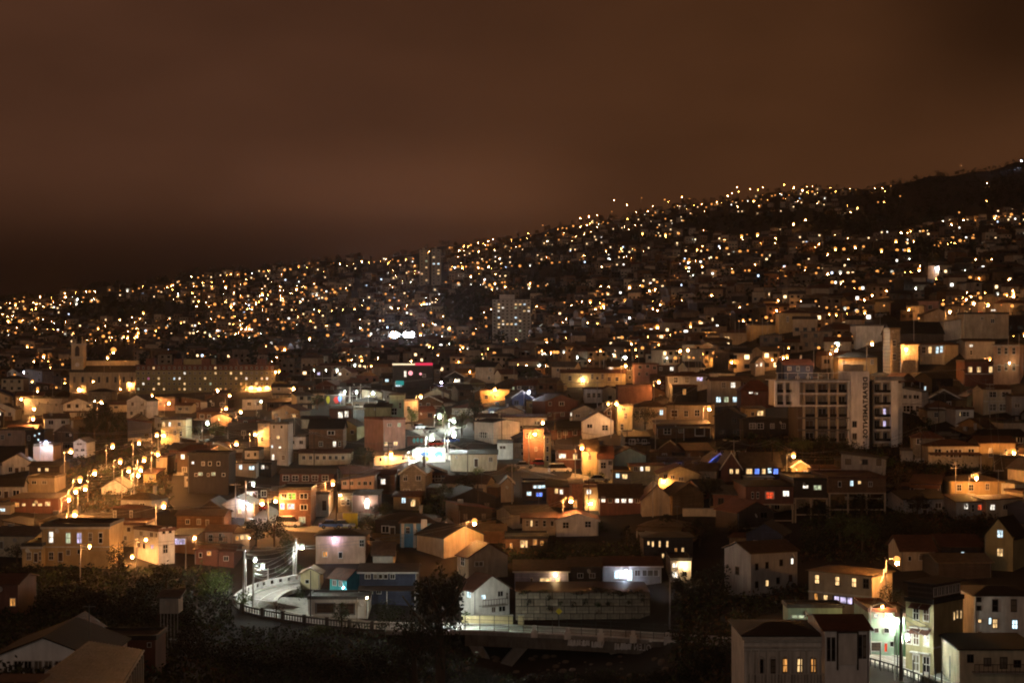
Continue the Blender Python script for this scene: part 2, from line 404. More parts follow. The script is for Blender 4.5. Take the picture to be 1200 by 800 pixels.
def roof_mesh(roof, rise, w, d, h, mat, oh=0.35, th=0.14):
    b = MB(); g = 0.02; X = w / 2
    if roof == 'flat':
        b.box(-X - .12, X + .12, -.12, d + .12, h + g, h + .2, mat)
        for q in ((-X - .12, X + .12, -.12, .08), (-X - .12, X + .12, d - .08, d + .12)):
            b.box(q[0], q[1], q[2], q[3], h + .203, h + .5, mat)
        b.box(-X - .12, -X + .08, .083, d - .083, h + .203, h + .5, mat); b.box(X - .08, X + .12, .083, d - .083, h + .203, h + .5, mat)
    elif roof == 'gf':
        for s in (-1, 1):
            ex = X + oh; ez = h - rise * oh / X
            q = [(0, -oh, h + rise), (s * ex, -oh, ez), (s * ex, d + oh, ez), (0, d + oh, h + rise)]
            q = [(p[0], p[1], p[2] + th + g) for p in q]
            b.slab(q[::-1] if s > 0 else q, th, mat)
    elif roof == 'gs':
        D2 = d / 2; ez = h - rise * oh / D2
        for s, y in ((-1, -oh), (1, d + oh)):
            q = [(-X - oh, y, ez), (X + oh, y, ez), (X + oh, D2, h + rise), (-X - oh, D2, h + rise)]
            q = [(p[0], p[1], p[2] + th + g) for p in q]
            b.slab(q if s < 0 else q[::-1], th, mat)
    elif roof == 'hip':
        e = X + oh; y0, y1 = -oh, d + oh; z = h + g; z1 = h + rise; r = min(d / 2, X * 0.75)
        A, B_, C, D_ = (-e, y0, z), (e, y0, z), (e, y1, z), (-e, y1, z)
        R1, R2 = (-e + r + oh, d / 2, z1), (e - r - oh, d / 2, z1)
        t = lambda p: (p[0], p[1], p[2] + .1)
        b.poly([A, B_, C, D_, t(A), t(B_), t(C), t(D_), R1, R2], mat,
               [(3, 2, 1, 0), (0, 1, 5, 4), (1, 2, 6, 5), (2, 3, 7, 6), (3, 0, 4, 7), (4, 5, 9, 8), (5, 6, 9), (6, 7, 8, 9), (7, 4, 8)])
    elif roof in ('shed', 'shl', 'shr'):   # rises to the back / left / right
        zz = lambda x, y: h + g + th + rise * {'shed': y / d, 'shl': (X - x) / w, 'shr': (x + X) / w}[roof]
        b.slab([(x, y, zz(x, y)) for x, y in ((-X - oh, -oh), (X + oh, -oh), (X + oh, d + oh), (-X - oh, d + oh))], th, mat)
    return b.mesh('roof')
def wall_mesh(roof, rise, w, d, h, mat, fd=4.0):
    b = MB(); X = w / 2
    zt = lambda x, y: h + (rise * {'shed': y / d, 'shl': (X - x) / w, 'shr': (x + X) / w}[roof] if roof in ('shed', 'shl', 'shr') else 0)
    if roof == 'gf':
        pr = [(-X, -fd), (X, -fd), (X, h), (0, h + rise), (-X, h)]
        v = [(x, 0, z) for x, z in pr] + [(x, d, z) for x, z in pr]
        b.poly(v, mat, [(0, 1, 2, 3, 4), (9, 8, 7, 6, 5), (0, 5, 6, 1), (1, 6, 7, 2), (4, 9, 5, 0)])
    elif roof == 'gs':
        pr = [(0, -fd), (d, -fd), (d, h), (d / 2, h + rise), (0, h)]
        v = [(X, y, z) for y, z in pr] + [(-X, y, z) for y, z in pr]
        b.poly(v, mat, [(0, 1, 2, 3, 4), (9, 8, 7, 6, 5), (0, 5, 6, 1), (1, 6, 7, 2), (4, 9, 5, 0)])
    else:
        b.hexa([(-X, 0, -fd), (X, 0, -fd), (X, d, -fd), (-X, d, -fd)], [(x, y, zt(x, y)) for x, y in ((-X, 0), (X, 0), (X, d), (-X, d))], mat)
    return b.mesh('wall')
LAND = []       # landmark phrases: (x, y, phrase)
BOX = []        # picture boxes taken by hand-placed houses
COUNT = {}
def H(label, x0, x1, yt, yb, roof='flat', rise=0, wall='cream', rc='brown', win='', D=None, d=8.0, side=None, th=30, name='house', cat='house', yaw=0.0,
      fr='trim_white', swin='', lm=None, ex='', fd=4.0, sw=None, group='houses of the hillside town', split=True):
    """one house placed by the base corners of its front; win lists 'x,y,w,h,kind' of each window on the front"""
    xc = (x0 + x1) / 2
    if D is None: D = depth(xc, yb)
    if 'stilt' in ex: D = depth(xc, yb + 27) + .8; fd = .05; d = 16
    k = D / F
    fw = (x1 - x0) * k
    h = (yb - yt) * k; rise_m = rise * k
    if roof in ('gs', 'hip') and yt > HY and rise: rise_m = max(0.7, rise_m - d / 2 * (yt - HY) / F)
    base = P(xc, yb, D)
    if side:
        s, px = side; t = math.radians(th)
        cx = x0 if s == 'L' else x1
        c = P(cx, yb, D); w = fw / math.cos(t); d = max(2.5, px * k / math.sin(t))
        rz = t if s == 'L' else -t
        dr = Vector((math.cos(rz), math.sin(rz), 0)) * (1 if s == 'L' else -1)
        base = c + dr * (w / 2)
    else:
        rz = math.radians(yaw); w = fw / math.cos(rz)
    o = thing(name, label, cat, base, rz, group)
    wm = MATS['wall_' + wall]
    link('wall', wall_mesh(roof, rise_m, w, d, h, wm, fd), o)
    link('roof', roof_mesh(roof, rise_m, w, d, h, MATS['roof_' + rc]), o)
    for q in win.split():
        a = q.split(','); x, y, ww, hh = map(float, a[:4]); kind = a[4]; nm = 'door' if len(a) > 5 and a[5] == 'door' else 'window'
        u = (x - x0) / (x1 - x0) - 0.5
        add_window(o, u * w, -0.003, (yb - y) * k, max(0.35, ww * k / math.cos(rz)), max(0.4, hh * k), kind, fr, split=split, name=nm, bars=(1, 1) if nm == 'door' else None)
    for q in swin.split():      # windows of the visible side wall: position along it 0..1, height in m, size, kind
        a = q.split(','); u, z, ww, hh = map(float, a[:4])
        sgn = -1 if side and side[0] == 'L' else 1
        add_window(o, sgn * (w / 2 + .003), (u if sgn < 0 else u) * d, z, ww, hh, a[4], fr, rz=-sgn * -math.pi / 2, split=split)
    if 'band' in ex:        # string course between the storeys
        b = MB(); z = h * 0.5; b.box(-w / 2 - .06, w / 2 + .06, -.07, -.004, z - .09, z + .09, 'trim_white' if wall not in ('white',) else 'concrete'); b.build('moulding', o)
    if 'cornice' in ex:
        b = MB(); b.box(-w / 2 - .2, w / 2 + .2, -.22, -.005, h - .32, h - .02, 'concrete_pale'); b.build('cornice', o)
    if 'trim' in ex and roof == 'gf':
        b = MB()
        for s in (-1, 1):
            X = w / 2 + .35; b.hexa([(0, -.42, h + rise_m - .14), (s * X, -.42, h - .24 - rise_m * .35 / (w / 2)), (s * X, -.36, h - .24 - rise_m * .35 / (w / 2)), (0, -.36, h + rise_m - .14)][::s],
                                    [(0, -.42, h + rise_m + .2), (s * X, -.42, h + .1 - rise_m * .35 / (w / 2)), (s * X, -.36, h + .1 - rise_m * .35 / (w / 2)), (0, -.36, h + rise_m + .2)][::s], 'trim_white')
        b.build('bargeboard', o)
    if 'gutter' in ex:
        b = MB(); b.box(-w / 2 - .3, w / 2 + .3, -.46, -.38, h - .16, h + .06, 'trim_white'); b.build('gutter', o)
        b = MB(); b.box(w / 2 - .12, w / 2 - .02, -.1, -.004, -.5, h - .05, 'trim_white'); b.build('downpipe', o)
    if 'chim' in ex:
        b = MB(); b.box(w * .22, w * .22 + .5, d * .6, d * .6 + .5, h, h + rise_m + 1.1, 'concrete'); b.box(w * .22 - .06, w * .22 + .56, d * .6 - .06, d * .6 + .56, h + rise_m + 1.1, h + rise_m + 1.2, 'concrete_dark'); b.build('chimney', o)
    if 'tank' in ex:
        b = MB(); b.tube([(-w * .25, d * .5, h + .2), (-w * .25, d * .5, h + 1.5)], .55, 'metal_grey', 10); b.build('water_tank', o)
    if 'mast' in ex:
        b = MB(); b.tube([(w * .3, d * .4, h), (w * .3, d * .4, h + rise_m + 2.4)], .035, 'metal_grey', 5); b.box(w * .3 - .6, w * .3 + .6, d * .4 - .02, d * .4 + .02, h + rise_m + 2.2, h + rise_m + 2.25, 'metal_grey')
        b.build('antenna', o)
    if 'balc' in ex:
        zb = h * 0.5 - 0.1; bw = w * 0.7
        b = MB(); b.box(-bw / 2, bw / 2, -1.1, -.004, zb - .14, zb, 'concrete'); b.build('balcony', o)
        b = MB(); b.box(-bw / 2, bw / 2, -1.1, -1.05, zb + .85, zb + .92, 'trim_dark')
        n = max(4, int(bw / 0.45))
        for q in range(n + 1):
            x = -bw / 2 + .03 + (bw - .06) * q / n; b.box(x - .025, x + .025, -1.095, -1.055, zb + .003, zb + .85, 'trim_dark')
        b.build('railing', o)
    if 'stilt' in ex:       # the house stands out from the slope on a frame of posts
        n = max(2, int(w / 3)); hs = 5.6
        for q in range(n + 1):
            x = -w / 2 + .2 + (w - .4) * q / n
            b = MB(); b.box(x - .14, x + .14, -.3, -.02, -hs, -.22, 'wall_beige'); b.build('post', o)
        b = MB(); b.box(-w / 2, w / 2, -.36, .3, -.2, -.01, 'wall_beige'); b.build('beam', o)
        b = MB(); b.box(-w / 2 + .3, w / 2 - .3, -.26, -.06, -hs * .55, -hs * .55 + .2, 'wall_beige'); b.build('beam', o)
    if 'porch' in ex:
        b = MB(); b.slab([(-w / 2 - .1, -1.9, 2.35), (w / 2 + .1, -1.9, 2.35), (w / 2 + .1, -.01, 2.75), (-w / 2 - .1, -.01, 2.75)], .1, 'roof_' + rc); b.build('porch_roof', o)
        for x in (-w / 2 + .1, 0, w / 2 - .1):
            b = MB(); b.box(x - .06, x + .06, -1.8, -1.68, -.6, 2.23, 'trim_white'); b.build('post', o)
    rr = random.Random(int(xc * 7 + yb * 13))
    if rr.random() < .3 and 'nod' not in ex:      # satellite dish on the front
        b = MB(); u = (rr.uniform(-.4, .4)) * w; b.tube([(u, -.02, h - .7), (u, -.3, h - .6)], .03, 'metal_grey', 4); b.tube([(u, -.3, h - .62), (u + .06, -.36, h - .58)], .36, 'dish_white', 12); b.build('satellite_dish', o)
    if rr.random() < .4 and 'gutter' not in ex:
        b = MB(); u = (w / 2 - .16) * rr.choice((-1, 1)); b.tube([(u, -.07, -.3), (u, -.07, h - .1)], .05, 'metal_grey', 5); b.build('downpipe', o)
    if 'lean' in ex:        # lean-to built against one end
        sg_ = rr.choice((-1, 1)); lw = rr.uniform(1.8, 3); lh = min(2.3, h * .8); x0_ = sg_ * (w / 2 + .01); x1_ = x0_ + sg_ * lw; xa, xb = min(x0_, x1_), max(x0_, x1_)
        m_ = rr.choice(('wall_wood', 'wall_corr', 'wall_brown', 'wall_dark'))
        b = MB(); b.box(xa, xb, .6, d * .7, -3, lh, m_); a_ = b.build('annex', o)
        b = MB(); b.slab([(xa - .15, .3, lh + .16), (xb + .15, .3, lh + .16), (xb + .15, d * .7 + .2, lh + .5), (xa - .15, d * .7 + .2, lh + .5)], .08, 'roof_' + rr.choice(('grey', 'rust', 'pale', 'darkgrey'))); b.build('annex_roof', o)
    if 'yard' in ex:        # board fence round the front yard
        m_ = rr.choice(('wall_wood', 'concrete', 'wall_brown', 'wall_corr')); y_ = -rr.uniform(1.6, 3)
        b = MB(); n_ = max(5, int(w / .8))
        for q in range(n_):
            xx = -w / 2 + w * q / n_; b.box(xx + .02, xx + w / n_ - .02, y_ - .03, y_ + .03, -2.5, rr.uniform(.75, 1.15), m_)
        b.build('yard_fence', o)['kind'] = 'stuff'
    if 'steps' in ex:
        b = MB(); u = rr.uniform(-.3, .3) * w
        for q in range(5): b.box(u - .7, u + .7, -.35 * (q + 1), -.35 * q - .004, -2.5, -.2 * q - .01, 'concrete')
        b.build('steps', o)
    pxl = px if side and side[0] == 'L' else 0; pxr = side[1] if side and side[0] == 'R' else 0
    if side and side[0] == 'L': pxl = side[1]
    BOX.append((x0 - pxl, x1 + pxr, yt - rise, yb, D))
    if lm: LAND.append((xc, (yt + yb) / 2, lm))
    o['px'] = (xc, (yt + yb) / 2)
    return o
# ------------------------------------------------------------------ street lamps
LAMPS = []
BULB = {}
def add_bulb(b, c, kind, r, n=5, k=4):
    """glow shell shaped like a glare halo, the burning core below and before it"""
    if kind in HALO:
        b.ball((c[0], c[1] + .25 * r, c[2] + .12 * r), r * 1.4, HALO[kind], n, k, 0.8)
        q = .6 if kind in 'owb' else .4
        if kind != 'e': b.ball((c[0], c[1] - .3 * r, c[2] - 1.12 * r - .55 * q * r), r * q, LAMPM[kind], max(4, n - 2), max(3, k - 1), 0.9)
    else:
        b.ball(c, r, LAMPM[kind], 6, 4, 0.7)
def bulb_mesh(kind, r):
    k = (kind, r)
    if k not in BULB:
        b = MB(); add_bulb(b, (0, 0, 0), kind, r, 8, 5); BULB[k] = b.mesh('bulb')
    return BULB[k]
POLE = {}
def pole_parts(hh, mat):
    k = (round(hh, 1), mat)
    if k not in POLE:
        b = MB(); b.tube([(0, 0, -4), (0, 0, hh)], .12, mat, 6, .07); pm = b.mesh('pole')
        b = MB(); b.tube([(0, 0, hh - .3), (.5, 0, hh + .12), (1.15, 0, hh + .22)], .045, 'metal_grey', 5); am = b.mesh('arm')
        b = MB(); b.hexa([(.95, -.16, hh + .16), (1.75, -.16, hh + .2), (1.75, .16, hh + .2), (.95, .16, hh + .16)], [(.95, -.1, hh + .32), (1.7, -.08, hh + .3), (1.7, .08, hh + .3), (.95, .1, hh + .32)], 'metal_grey'); hm = b.mesh('lamp_head')
        POLE[k] = (pm, am, hm)
    return POLE[k]
KINDW = {'o': 'orange', 'w': 'white', 'b': 'bluish white', 'd': 'small warm', 'B': 'deep blue', 'v': 'violet'}
def lamp(x, y, kind='o', r=0.30, hh=7.0, D=None, side=1, mat='pole_concrete'):
    """street lamp whose light shows at x, y in the survey frame"""
    if D is None:
        D = depth(x, y + 12)
        for _ in range(6): D = depth(x, y + (hh - 0.1) * F / D)
        cov = [q[4] for q in BOX if q[0] - 1 <= x <= q[1] + 1 and q[2] - 1 <= y <= q[3]]
        nb = [q[4] for q in BOX if q[0] - 9 <= x <= q[1] + 9 and q[2] - 10 <= y <= q[3] + 6]
        if cov: D = min(min(cov) - 1.8, D if D < min(cov) else 1e9)
        elif nb and abs(min(nb, key=lambda v: abs(v - D)) - D) < 40: D = min(nb, key=lambda v: abs(v - D)) - 1.5
    b = P(x, y, D); side = 1; base = b - Vector((1.35, 0, hh + 0.02))
    LAMPS.append((x, y, kind, r, hh, D, side, mat, base))
def wall_light(label, x, y, kind='d', r=0.16, D=None, off=0.6):
    if D is None: D = depth(x, y + 10)
    b = P(x, y, D - off)
    o = thing('wall_lamp', label, 'lamp', b, 0, 'lamps fixed to walls')
    m_ = MB(); m_.tube([(0, off, .1), (0, .1, .25), (0, 0, r * .7 + .02)], .03, 'metal_black', 5); m_.build('bracket', o)
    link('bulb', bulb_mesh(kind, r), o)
    return o
# ------------------------------------------------------------------ trees
CROWN = {}
def crown_mesh(seed, n, leaf, shape, mat, ls):
    k = (seed, n, shape, mat)
    if k in CROWN: return CROWN[k]
    rnd = random.Random(seed * 13 + n); b = MB(); b.m(mat)
    cl = []
    for q in range(26 if shape != 'cone' else 34):
        while True:
            x, y, z = rnd.uniform(-1, 1), rnd.uniform(-1, 1), rnd.uniform(-1, 1)
            if x * x + y * y + z * z < 1: break
        if shape == 'cone':
            z = rnd.uniform(-1, 1); rr = (1 - (z + 1) / 2) ** 0.8 + .08; a = rnd.uniform(0, 6.283); x, y = rr * math.cos(a) * rnd.uniform(.4, 1), rr * math.sin(a) * rnd.uniform(.4, 1)
            cl.append((x, y, z, .26 * (1.15 - (z + 1) / 2.4)))
        elif shape == 'bare':
            cl.append((x, y, z, .34))
        else:
            cl.append((x * .78, y * .78, z * .74, rnd.uniform(.2, .42)))
    for q in range(n):
        c = rnd.choice(cl)
        d = Vector((rnd.gauss(0, 1), rnd.gauss(0, 1), rnd.gauss(0, 1))).normalized() * c[3] * rnd.uniform(.55, 1.05)
        p = Vector(c[:3]) + d
        u = Vector((rnd.gauss(0, 1), rnd.gauss(0, 1), rnd.gauss(0, .7))).normalized(); w = u.orthogonal().normalized()
        s = ls * rnd.uniform(.6, 1.4)
        o = len(b.v)
        b.v.extend([tuple(p - u * s), tuple(p + w * s * .55), tuple(p + u * s), tuple(p - w * s * .55)])
        b.f.append((o, o + 1, o + 2, o + 3)); b.mi.append(0)
    CROWN[k] = b.mesh('crown'); return CROWN[k]
TRUNK = {}
def trunk_mesh(seed):
    if seed not in TRUNK:
        rnd = random.Random(seed); b = MB()
        b.tube([(0, 0, -.15), (.02, .01, .3), (.0, .03, .62)], .045, 'bark', 7, .026)
        for q in range(5):
            a = q * 1.256 + rnd.uniform(-.3, .3); z = rnd.uniform(.3, .58); l = rnd.uniform(.22, .36)
            b.tube([(0, .01, z), (math.cos(a) * l * .5, math.sin(a) * l * .5, z + .12), (math.cos(a) * l, math.sin(a) * l, z + .3)], .018, 'bark', 5, .006)
        TRUNK[seed] = b.mesh('trunk')
    return TRUNK[seed]
TREES = []
def tree(label, x, yb, hpx, wpx, mat='leaf_dark', shape='round', n=1300, D=None, lm=None, name=None, cat='tree', low=0.16, group='trees between the houses'):
    if D is None: D = depth(x, yb)
    k = D / F; hm = hpx * k; wm = wpx * k
    sd = (len(TREES) * 7) % 5
    o = thing(name or {'round': 'leafy_tree', 'cone': 'conifer_tree', 'bare': 'sparse_tree', 'bush': 'shrub'}[shape], label, cat, P(x, yb, D), random.uniform(0, 6.28), group)
    if shape != 'bush':
        link('trunk', trunk_mesh(sd), o, (0, 0, 0), 0, (hm * .9, hm * .9, hm))
    zl = low if shape != 'bush' else -0.1
    cr = link('crown', crown_mesh(sd, n if shape != 'bare' else n // 3, 0, 'round' if shape == 'bush' else shape, mat, max(.05, .9 / math.sqrt(n) * 2.2)), o, (0, 0, hm * (1 + zl) / 2), 0, (wm / 2, wm / 2, hm * (1 - zl) / 2))
    TREES.append(o); o['px'] = (x, yb - hpx / 2)
    if lm: LAND.append((x, yb - hpx / 2, lm))
    return o
# ------------------------------------------------------------------ cars
def car(label, x, yb, paint, van=False, rz=0.0, D=None, lm=None):
    if D is None: D = depth(x, yb)
    o = thing('van' if van else 'car', label, 'van' if van else 'car', P(x, yb, D) + Vector((0, 0, .05)), rz, 'parked vehicles')
    L, Wd = (2.3, .9) if van else (2.1, .85)
    hb = 1.0 if van else .85; ht = 1.9 if van else 1.45
    b = MB()
    pr = [(-L, .35), (L, .35), (L, hb * .8), (L * .92, hb), (-L, hb)]
    v = [(x_, -Wd, z) for x_, z in pr] + [(x_, Wd, z) for x_, z in pr]
    b.poly(v, paint, [(0, 1, 2, 3, 4), (9, 8, 7, 6, 5)] + [(i, i + 5, (i + 1) % 5 + 5, (i + 1) % 5) for i in range(5)]); b.build('body', o)
    b = MB(); a0, a1, t0, t1 = (-L + .03, L * .62, -L + .12, L * .3) if van else (-L * .8, L * .5, -L * .45, L * .15)
    b.hexa([(a0, -Wd + .04, hb + .003), (a1, -Wd + .04, hb + .003), (a1, Wd - .04, hb + .003), (a0, Wd - .04, hb + .003)], [(t0, -Wd + .16, ht), (t1, -Wd + .16, ht), (t1, Wd - .16, ht), (t0, Wd - .16, ht)], 'glass_dark'); b.build('window', o)
    b = MB(); b.hexa([(t0 - .08, -Wd + .12, ht + .003), (t1 + .08, -Wd + .12, ht + .003), (t1 + .08, Wd - .12, ht + .003), (t0 - .08, Wd - .12, ht + .003)], [(t0, -Wd + .2, ht + .09), (t1, -Wd + .2, ht + .09), (t1, Wd - .2, ht + .09), (t0, Wd - .2, ht + .09)], paint); b.build('roof', o)
    for sx in (-.62, .62):
        for sy in (-1, 1):
            b = MB(); b.tube([(sx * L, sy * (Wd - .2), .33), (sx * L, sy * (Wd + .02), .33)], .33, 'rubber', 12); w_ = b.build('wheel', o)
            b = MB(); b.tube([(sx * L, sy * (Wd + .021), .33), (sx * L, sy * (Wd + .035), .33)], .18, 'metal_grey', 8); b.build('rim', w_)
    for sy in (-.6, .6):
        b = MB(); b.box(L + .002, L + .05, sy - .16, sy + .16, .58, .74, 'paint_silver'); b.build('headlight', o)
        b = MB(); b.box(-L - .05, -L - .002, sy - .14, sy + .14, .6, .8, 'paint_red'); b.build('tail_light', o)
    BOX.append((x - 12, x + 12, yb - 8, yb, D))
    if lm: LAND.append((x, yb - 4, lm))
    return o
# ================================================================== large and special buildings
def block(name, label, cat, x0, x1, yt, yb, D, depth_m, wall, floors, cols, win=(0.55, 0.5), lit=(), ledge='concrete', yaw=0.0, fr='trim_white', lm=None, roof='roof_darkgrey', fd=6.0, parapet=True, skip=()):
    """a block of flats: slabs, ledges between the storeys and one window object per opening"""
    k = D / F; xc = (x0 + x1) / 2
    w = (x1 - x0) * k; h = (yb - yt) * k
    o = thing(name, label, cat, P(xc, yb, D), math.radians(yaw), None)
    b = MB(); b.box(-w / 2, w / 2, 0, depth_m, -fd, h, wall); b.build('wall', o)
    b = MB(); b.box(-w / 2 - .15, w / 2 + .15, -.15, depth_m + .15, h + .004, h + .3, roof)
    b.build('roof', o)
    if parapet:
        b = MB(); b.box(-w / 2 + w * .3, -w / 2 + w * .55, depth_m * .3, depth_m * .7, h + .304, h + 2.4, wall); b.build('lift_house', o)
    fh = h / floors; cw = w / cols
    for f in range(1, floors):
        b = MB(); z = f * fh; b.box(-w / 2 - .08, w / 2 + .08, -.16, -.004, z - .16, z + .1, ledge); b.build('ledge', o)
    lit = {(a, c): q for a, c, q in lit}
    for f in range(floors):
        for c in range(cols):
            if (f, c) in skip: continue
            q = lit.get((f, c), 'd')
            add_window(o, -w / 2 + (c + .5) * cw, -.003, (floors - 1 - f + .52) * fh, cw * win[0], fh * win[1], q, fr, split=False)
    BOX.append((x0, x1, yt, yb, D))
    if lm: LAND.append((xc, (yt + yb) / 2, lm))
    o['px'] = (xc, (yt + yb) / 2)
    return o, w, h, fh
rl = random.Random(5)
# white tower block in the middle of the hillside
lit = [(1, 1, 'w'), (2, 1, 'w'), (2, 2, 'W'), (3, 1, 'W'), (1, 5, 'w'), (1, 6, 'w'), (2, 5, 'y'), (1, 7, 'c'), (2, 8, 'w'), (3, 7, 'w'), (3, 8, 'W'), (5, 1, 'c'), (6, 2, 'w'), (7, 1, 'w'), (7, 2, 'W'), (7, 3, 'w'), (7, 4, 'w'), (7, 5, 'c'), (8, 1, 'w'), (10, 1, 'w'), (10, 2, 'w'), (11, 2, 'W'), (6, 6, 'w'), (9, 6, 'y'), (5, 5, 'c')]
tb, w_, h_, f_ = block('tower_block', 'pale thirteen-storey tower block standing alone above the houses in mid hillside', 'tower block', 577, 622, 351, 401, depth(600, 401), 16, 'wall_white', 13, 9, (0.6, 0.5), lit, 'concrete_pale', 0, lm='the pale tower block')
b = MB(); b.box(-8, 2, 4, 12, h_ + .31, h_ + 3.4, 'wall_white'); b.build('plant_room', tb)
b = MB(); b.tube([(-2, 8, h_ + 3.4), (-2, 8, h_ + 8)], .12, 'metal_grey', 5); b.build('antenna', tb)
for f in range(1, 13):
    for sx in (-.36, .36):
        b = MB(); b.box(sx * w_ - 2.2, sx * w_ + 2.2, -1.1, -.17, f * f_ - .12, f * f_ + .7, 'concrete_pale'); b.build('balcony', tb)
for xx, yt, lb, lt in ((497, 293, 'left one of the two slim twin towers on the far slope', [(3, 1, 'y'), (5, 1, 'w'), (7, 0, 'w'), (9, 1, 'w')]), (511, 292, 'right one of the two slim twin towers on the far slope', [(4, 1, 'c'), (4, 0, 'c'), (6, 1, 'w'), (7, 1, 'w'), (2, 0, 'w')])):
    block('tower_block', lb, 'tower block', xx - 5.5, xx + 5.5, yt, 334, depth(xx, 334), 10, 'wall_beige', 11, 2, (0.5, 0.5), lt, lm=None)
LAND.append((504, 312, 'the slim twin towers'))
# long apartment slab on the left
lit = [(0, 3, 'w'), (0, 15, 'w'), (1, 9, 'W'), (1, 15, 'w'), (1, 18, 'w'), (1, 20, 'w'), (2, 2, 'p'), (2, 4, 'w'), (2, 7, 'c'), (2, 8, 'W'), (2, 13, 'w'), (2, 19, 'w'), (2, 21, 'W'), (2, 24, 'w'), (2, 25, 'W'), (3, 9, 'w'), (3, 1, 'W'), (3, 14, 'y'), (3, 4, 'w'), (4, 3, 'w'), (4, 5, 'w'), (4, 8, 'o'), (4, 9, 'w'), (4, 12, 'w'), (4, 16, 'w'), (4, 17, 'o'), (4, 21, 'w'), (4, 0, 'y'), (3, 20, 'o'), (3, 23, 'w')]
sb, w_, h_, f_ = block('apartment_building', 'very long five-storey apartment slab beside the church with many lit windows', 'apartment building', 159, 322, 428, 459, depth(240, 459) - 2, 12, 'wall_olive', 5, 27, (0.42, 0.5), lit, 'wall_olive', 0, lm='the long apartment slab', roof='roof_red')
b = MB(); b.box(-w_ / 2 - .02, w_ / 2 + .02, -.025, -.002, 4 * f_ + .12, h_ - .01, 'wall_darkred'); b.build('cladding', sb)
for q in range(5):
    b = MB(); x = -w_ / 2 + (q + .5) * w_ / 5; b.box(x - 1.6, x + 1.6, 1, 5, h_ + .31, h_ + 2.6, 'wall_darkred'); b.build('stair_head', sb)
# church
CD = depth(120, 459) - 2; k = CD / F
ch = thing('church', 'old cream church with a square bell tower at the left of its long nave', 'church', P(120, 459, CD), 0)
w_, h_ = 77 * k, 23 * k
b = MB(); b.box(-w_ / 2, w_ / 2, 0, 14, -6, h_, 'wall_cream'); b.build('wall', ch)
b = MB(); b.slab([(-w_ / 2 - .4, -.6, h_ + .2), (w_ / 2 + .4, -.6, h_ + .2), (w_ / 2 + .4, 7, h_ + 2.6), (-w_ / 2 - .4, 7, h_ + 2.6)], .2, 'roof_darkgrey'); b.slab([(-w_ / 2 - .4, 7.01, h_ + 2.6), (w_ / 2 + .4, 7.01, h_ + 2.6), (w_ / 2 + .4, 14.6, h_ + .2), (-w_ / 2 - .4, 14.6, h_ + .2)], .2, 'roof_darkgrey'); b.build('roof', ch)
b = MB(); b.box(-w_ / 2, w_ / 2, 6, 8, h_ + 2.62, h_ + 4.6, 'wall_cream'); b.build('clerestory', ch)
for q in range(8):
    add_window(ch, -w_ / 2 + (q + .6) * w_ / 8, -.003, h_ * .62, 1.0, 2.6, 'd', 'concrete', split=False)
    b = MB(); x = -w_ / 2 + (q + 1.05) * w_ / 8; b.box(x - .3, x + .3, -.5, -.004, -4, h_ - .5, 'wall_cream'); b.build('buttress', ch)
tw = 14 * k; tx = (89 - 120) * k; th_ = (459 - 404) * k
b = MB(); b.box(tx - tw / 2, tx + tw / 2, 2, 2 + tw, h_ + .01, th_, 'wall_cream'); b.box(tx - tw / 2 - .25, tx + tw / 2 + .25, 1.75, 2.25 + tw, th_ * .72, th_ * .72 + .4, 'concrete_pale')
b.box(tx - tw / 2 - .25, tx + tw / 2 + .25, 1.75, 2.25 + tw, th_ + .002, th_ + .45, 'concrete_pale')
bt = b.build('bell_tower', ch)
for sx in (-1, 1):
    for sy in (0, 1):
        b = MB(); px_, py_ = tx + sx * (tw / 2 - .4), 2.4 + sy * (tw - .8)
        b.hexa([(px_ - .4, py_ - .4, th_ + .46), (px_ + .4, py_ - .4, th_ + .46), (px_ + .4, py_ + .4, th_ + .46), (px_ - .4, py_ + .4, th_ + .46)], [(px_ - .05, py_ - .05, th_ + 2.6), (px_ + .05, py_ - .05, th_ + 2.6), (px_ + .05, py_ + .05, th_ + 2.6), (px_ - .05, py_ + .05, th_ + 2.6)], 'wall_cream'); b.build('pinnacle', bt)
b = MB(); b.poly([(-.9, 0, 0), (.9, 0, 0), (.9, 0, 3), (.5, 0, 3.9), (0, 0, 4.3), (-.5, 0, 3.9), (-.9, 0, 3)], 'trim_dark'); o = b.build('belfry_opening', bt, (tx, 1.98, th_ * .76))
b = MB(); b.tube([(tx, 1.99, h_ + 3), (tx, 1.9, h_ + 3)], .9, 'paint_white', 20); b.build('clock_face', bt)
BOX.append((82, 158, 404, 459, CD)); LAND.append((89, 415, "the church's bell tower"))
# ------------------------------------------------------------------ the apartment house with the vertical sign
DD = depth(985, 521) - 1; k = DD / F
yb_ = 524
dp = thing('apartment_building', 'apartment building with tall sign tower lettered vertically and balconies stepping down the slope', 'apartment building', P(983, yb_, DD), 0)
X = lambda x: (x - 983) * k
Z = lambda y: (yb_ - y) * k
b = MB()
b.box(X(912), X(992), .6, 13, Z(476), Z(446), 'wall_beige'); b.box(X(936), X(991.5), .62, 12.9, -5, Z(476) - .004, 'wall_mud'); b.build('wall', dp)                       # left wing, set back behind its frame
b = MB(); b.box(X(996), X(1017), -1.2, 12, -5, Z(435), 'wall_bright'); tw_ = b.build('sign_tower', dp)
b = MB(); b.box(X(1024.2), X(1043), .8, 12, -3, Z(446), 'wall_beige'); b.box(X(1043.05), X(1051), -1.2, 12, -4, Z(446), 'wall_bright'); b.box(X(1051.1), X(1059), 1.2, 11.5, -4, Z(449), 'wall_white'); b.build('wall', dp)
b = MB(); b.box(X(1017.05), X(1024.1), 2.2, 11, -3, Z(446.5), 'wall_dark'); b.build('recess', dp)
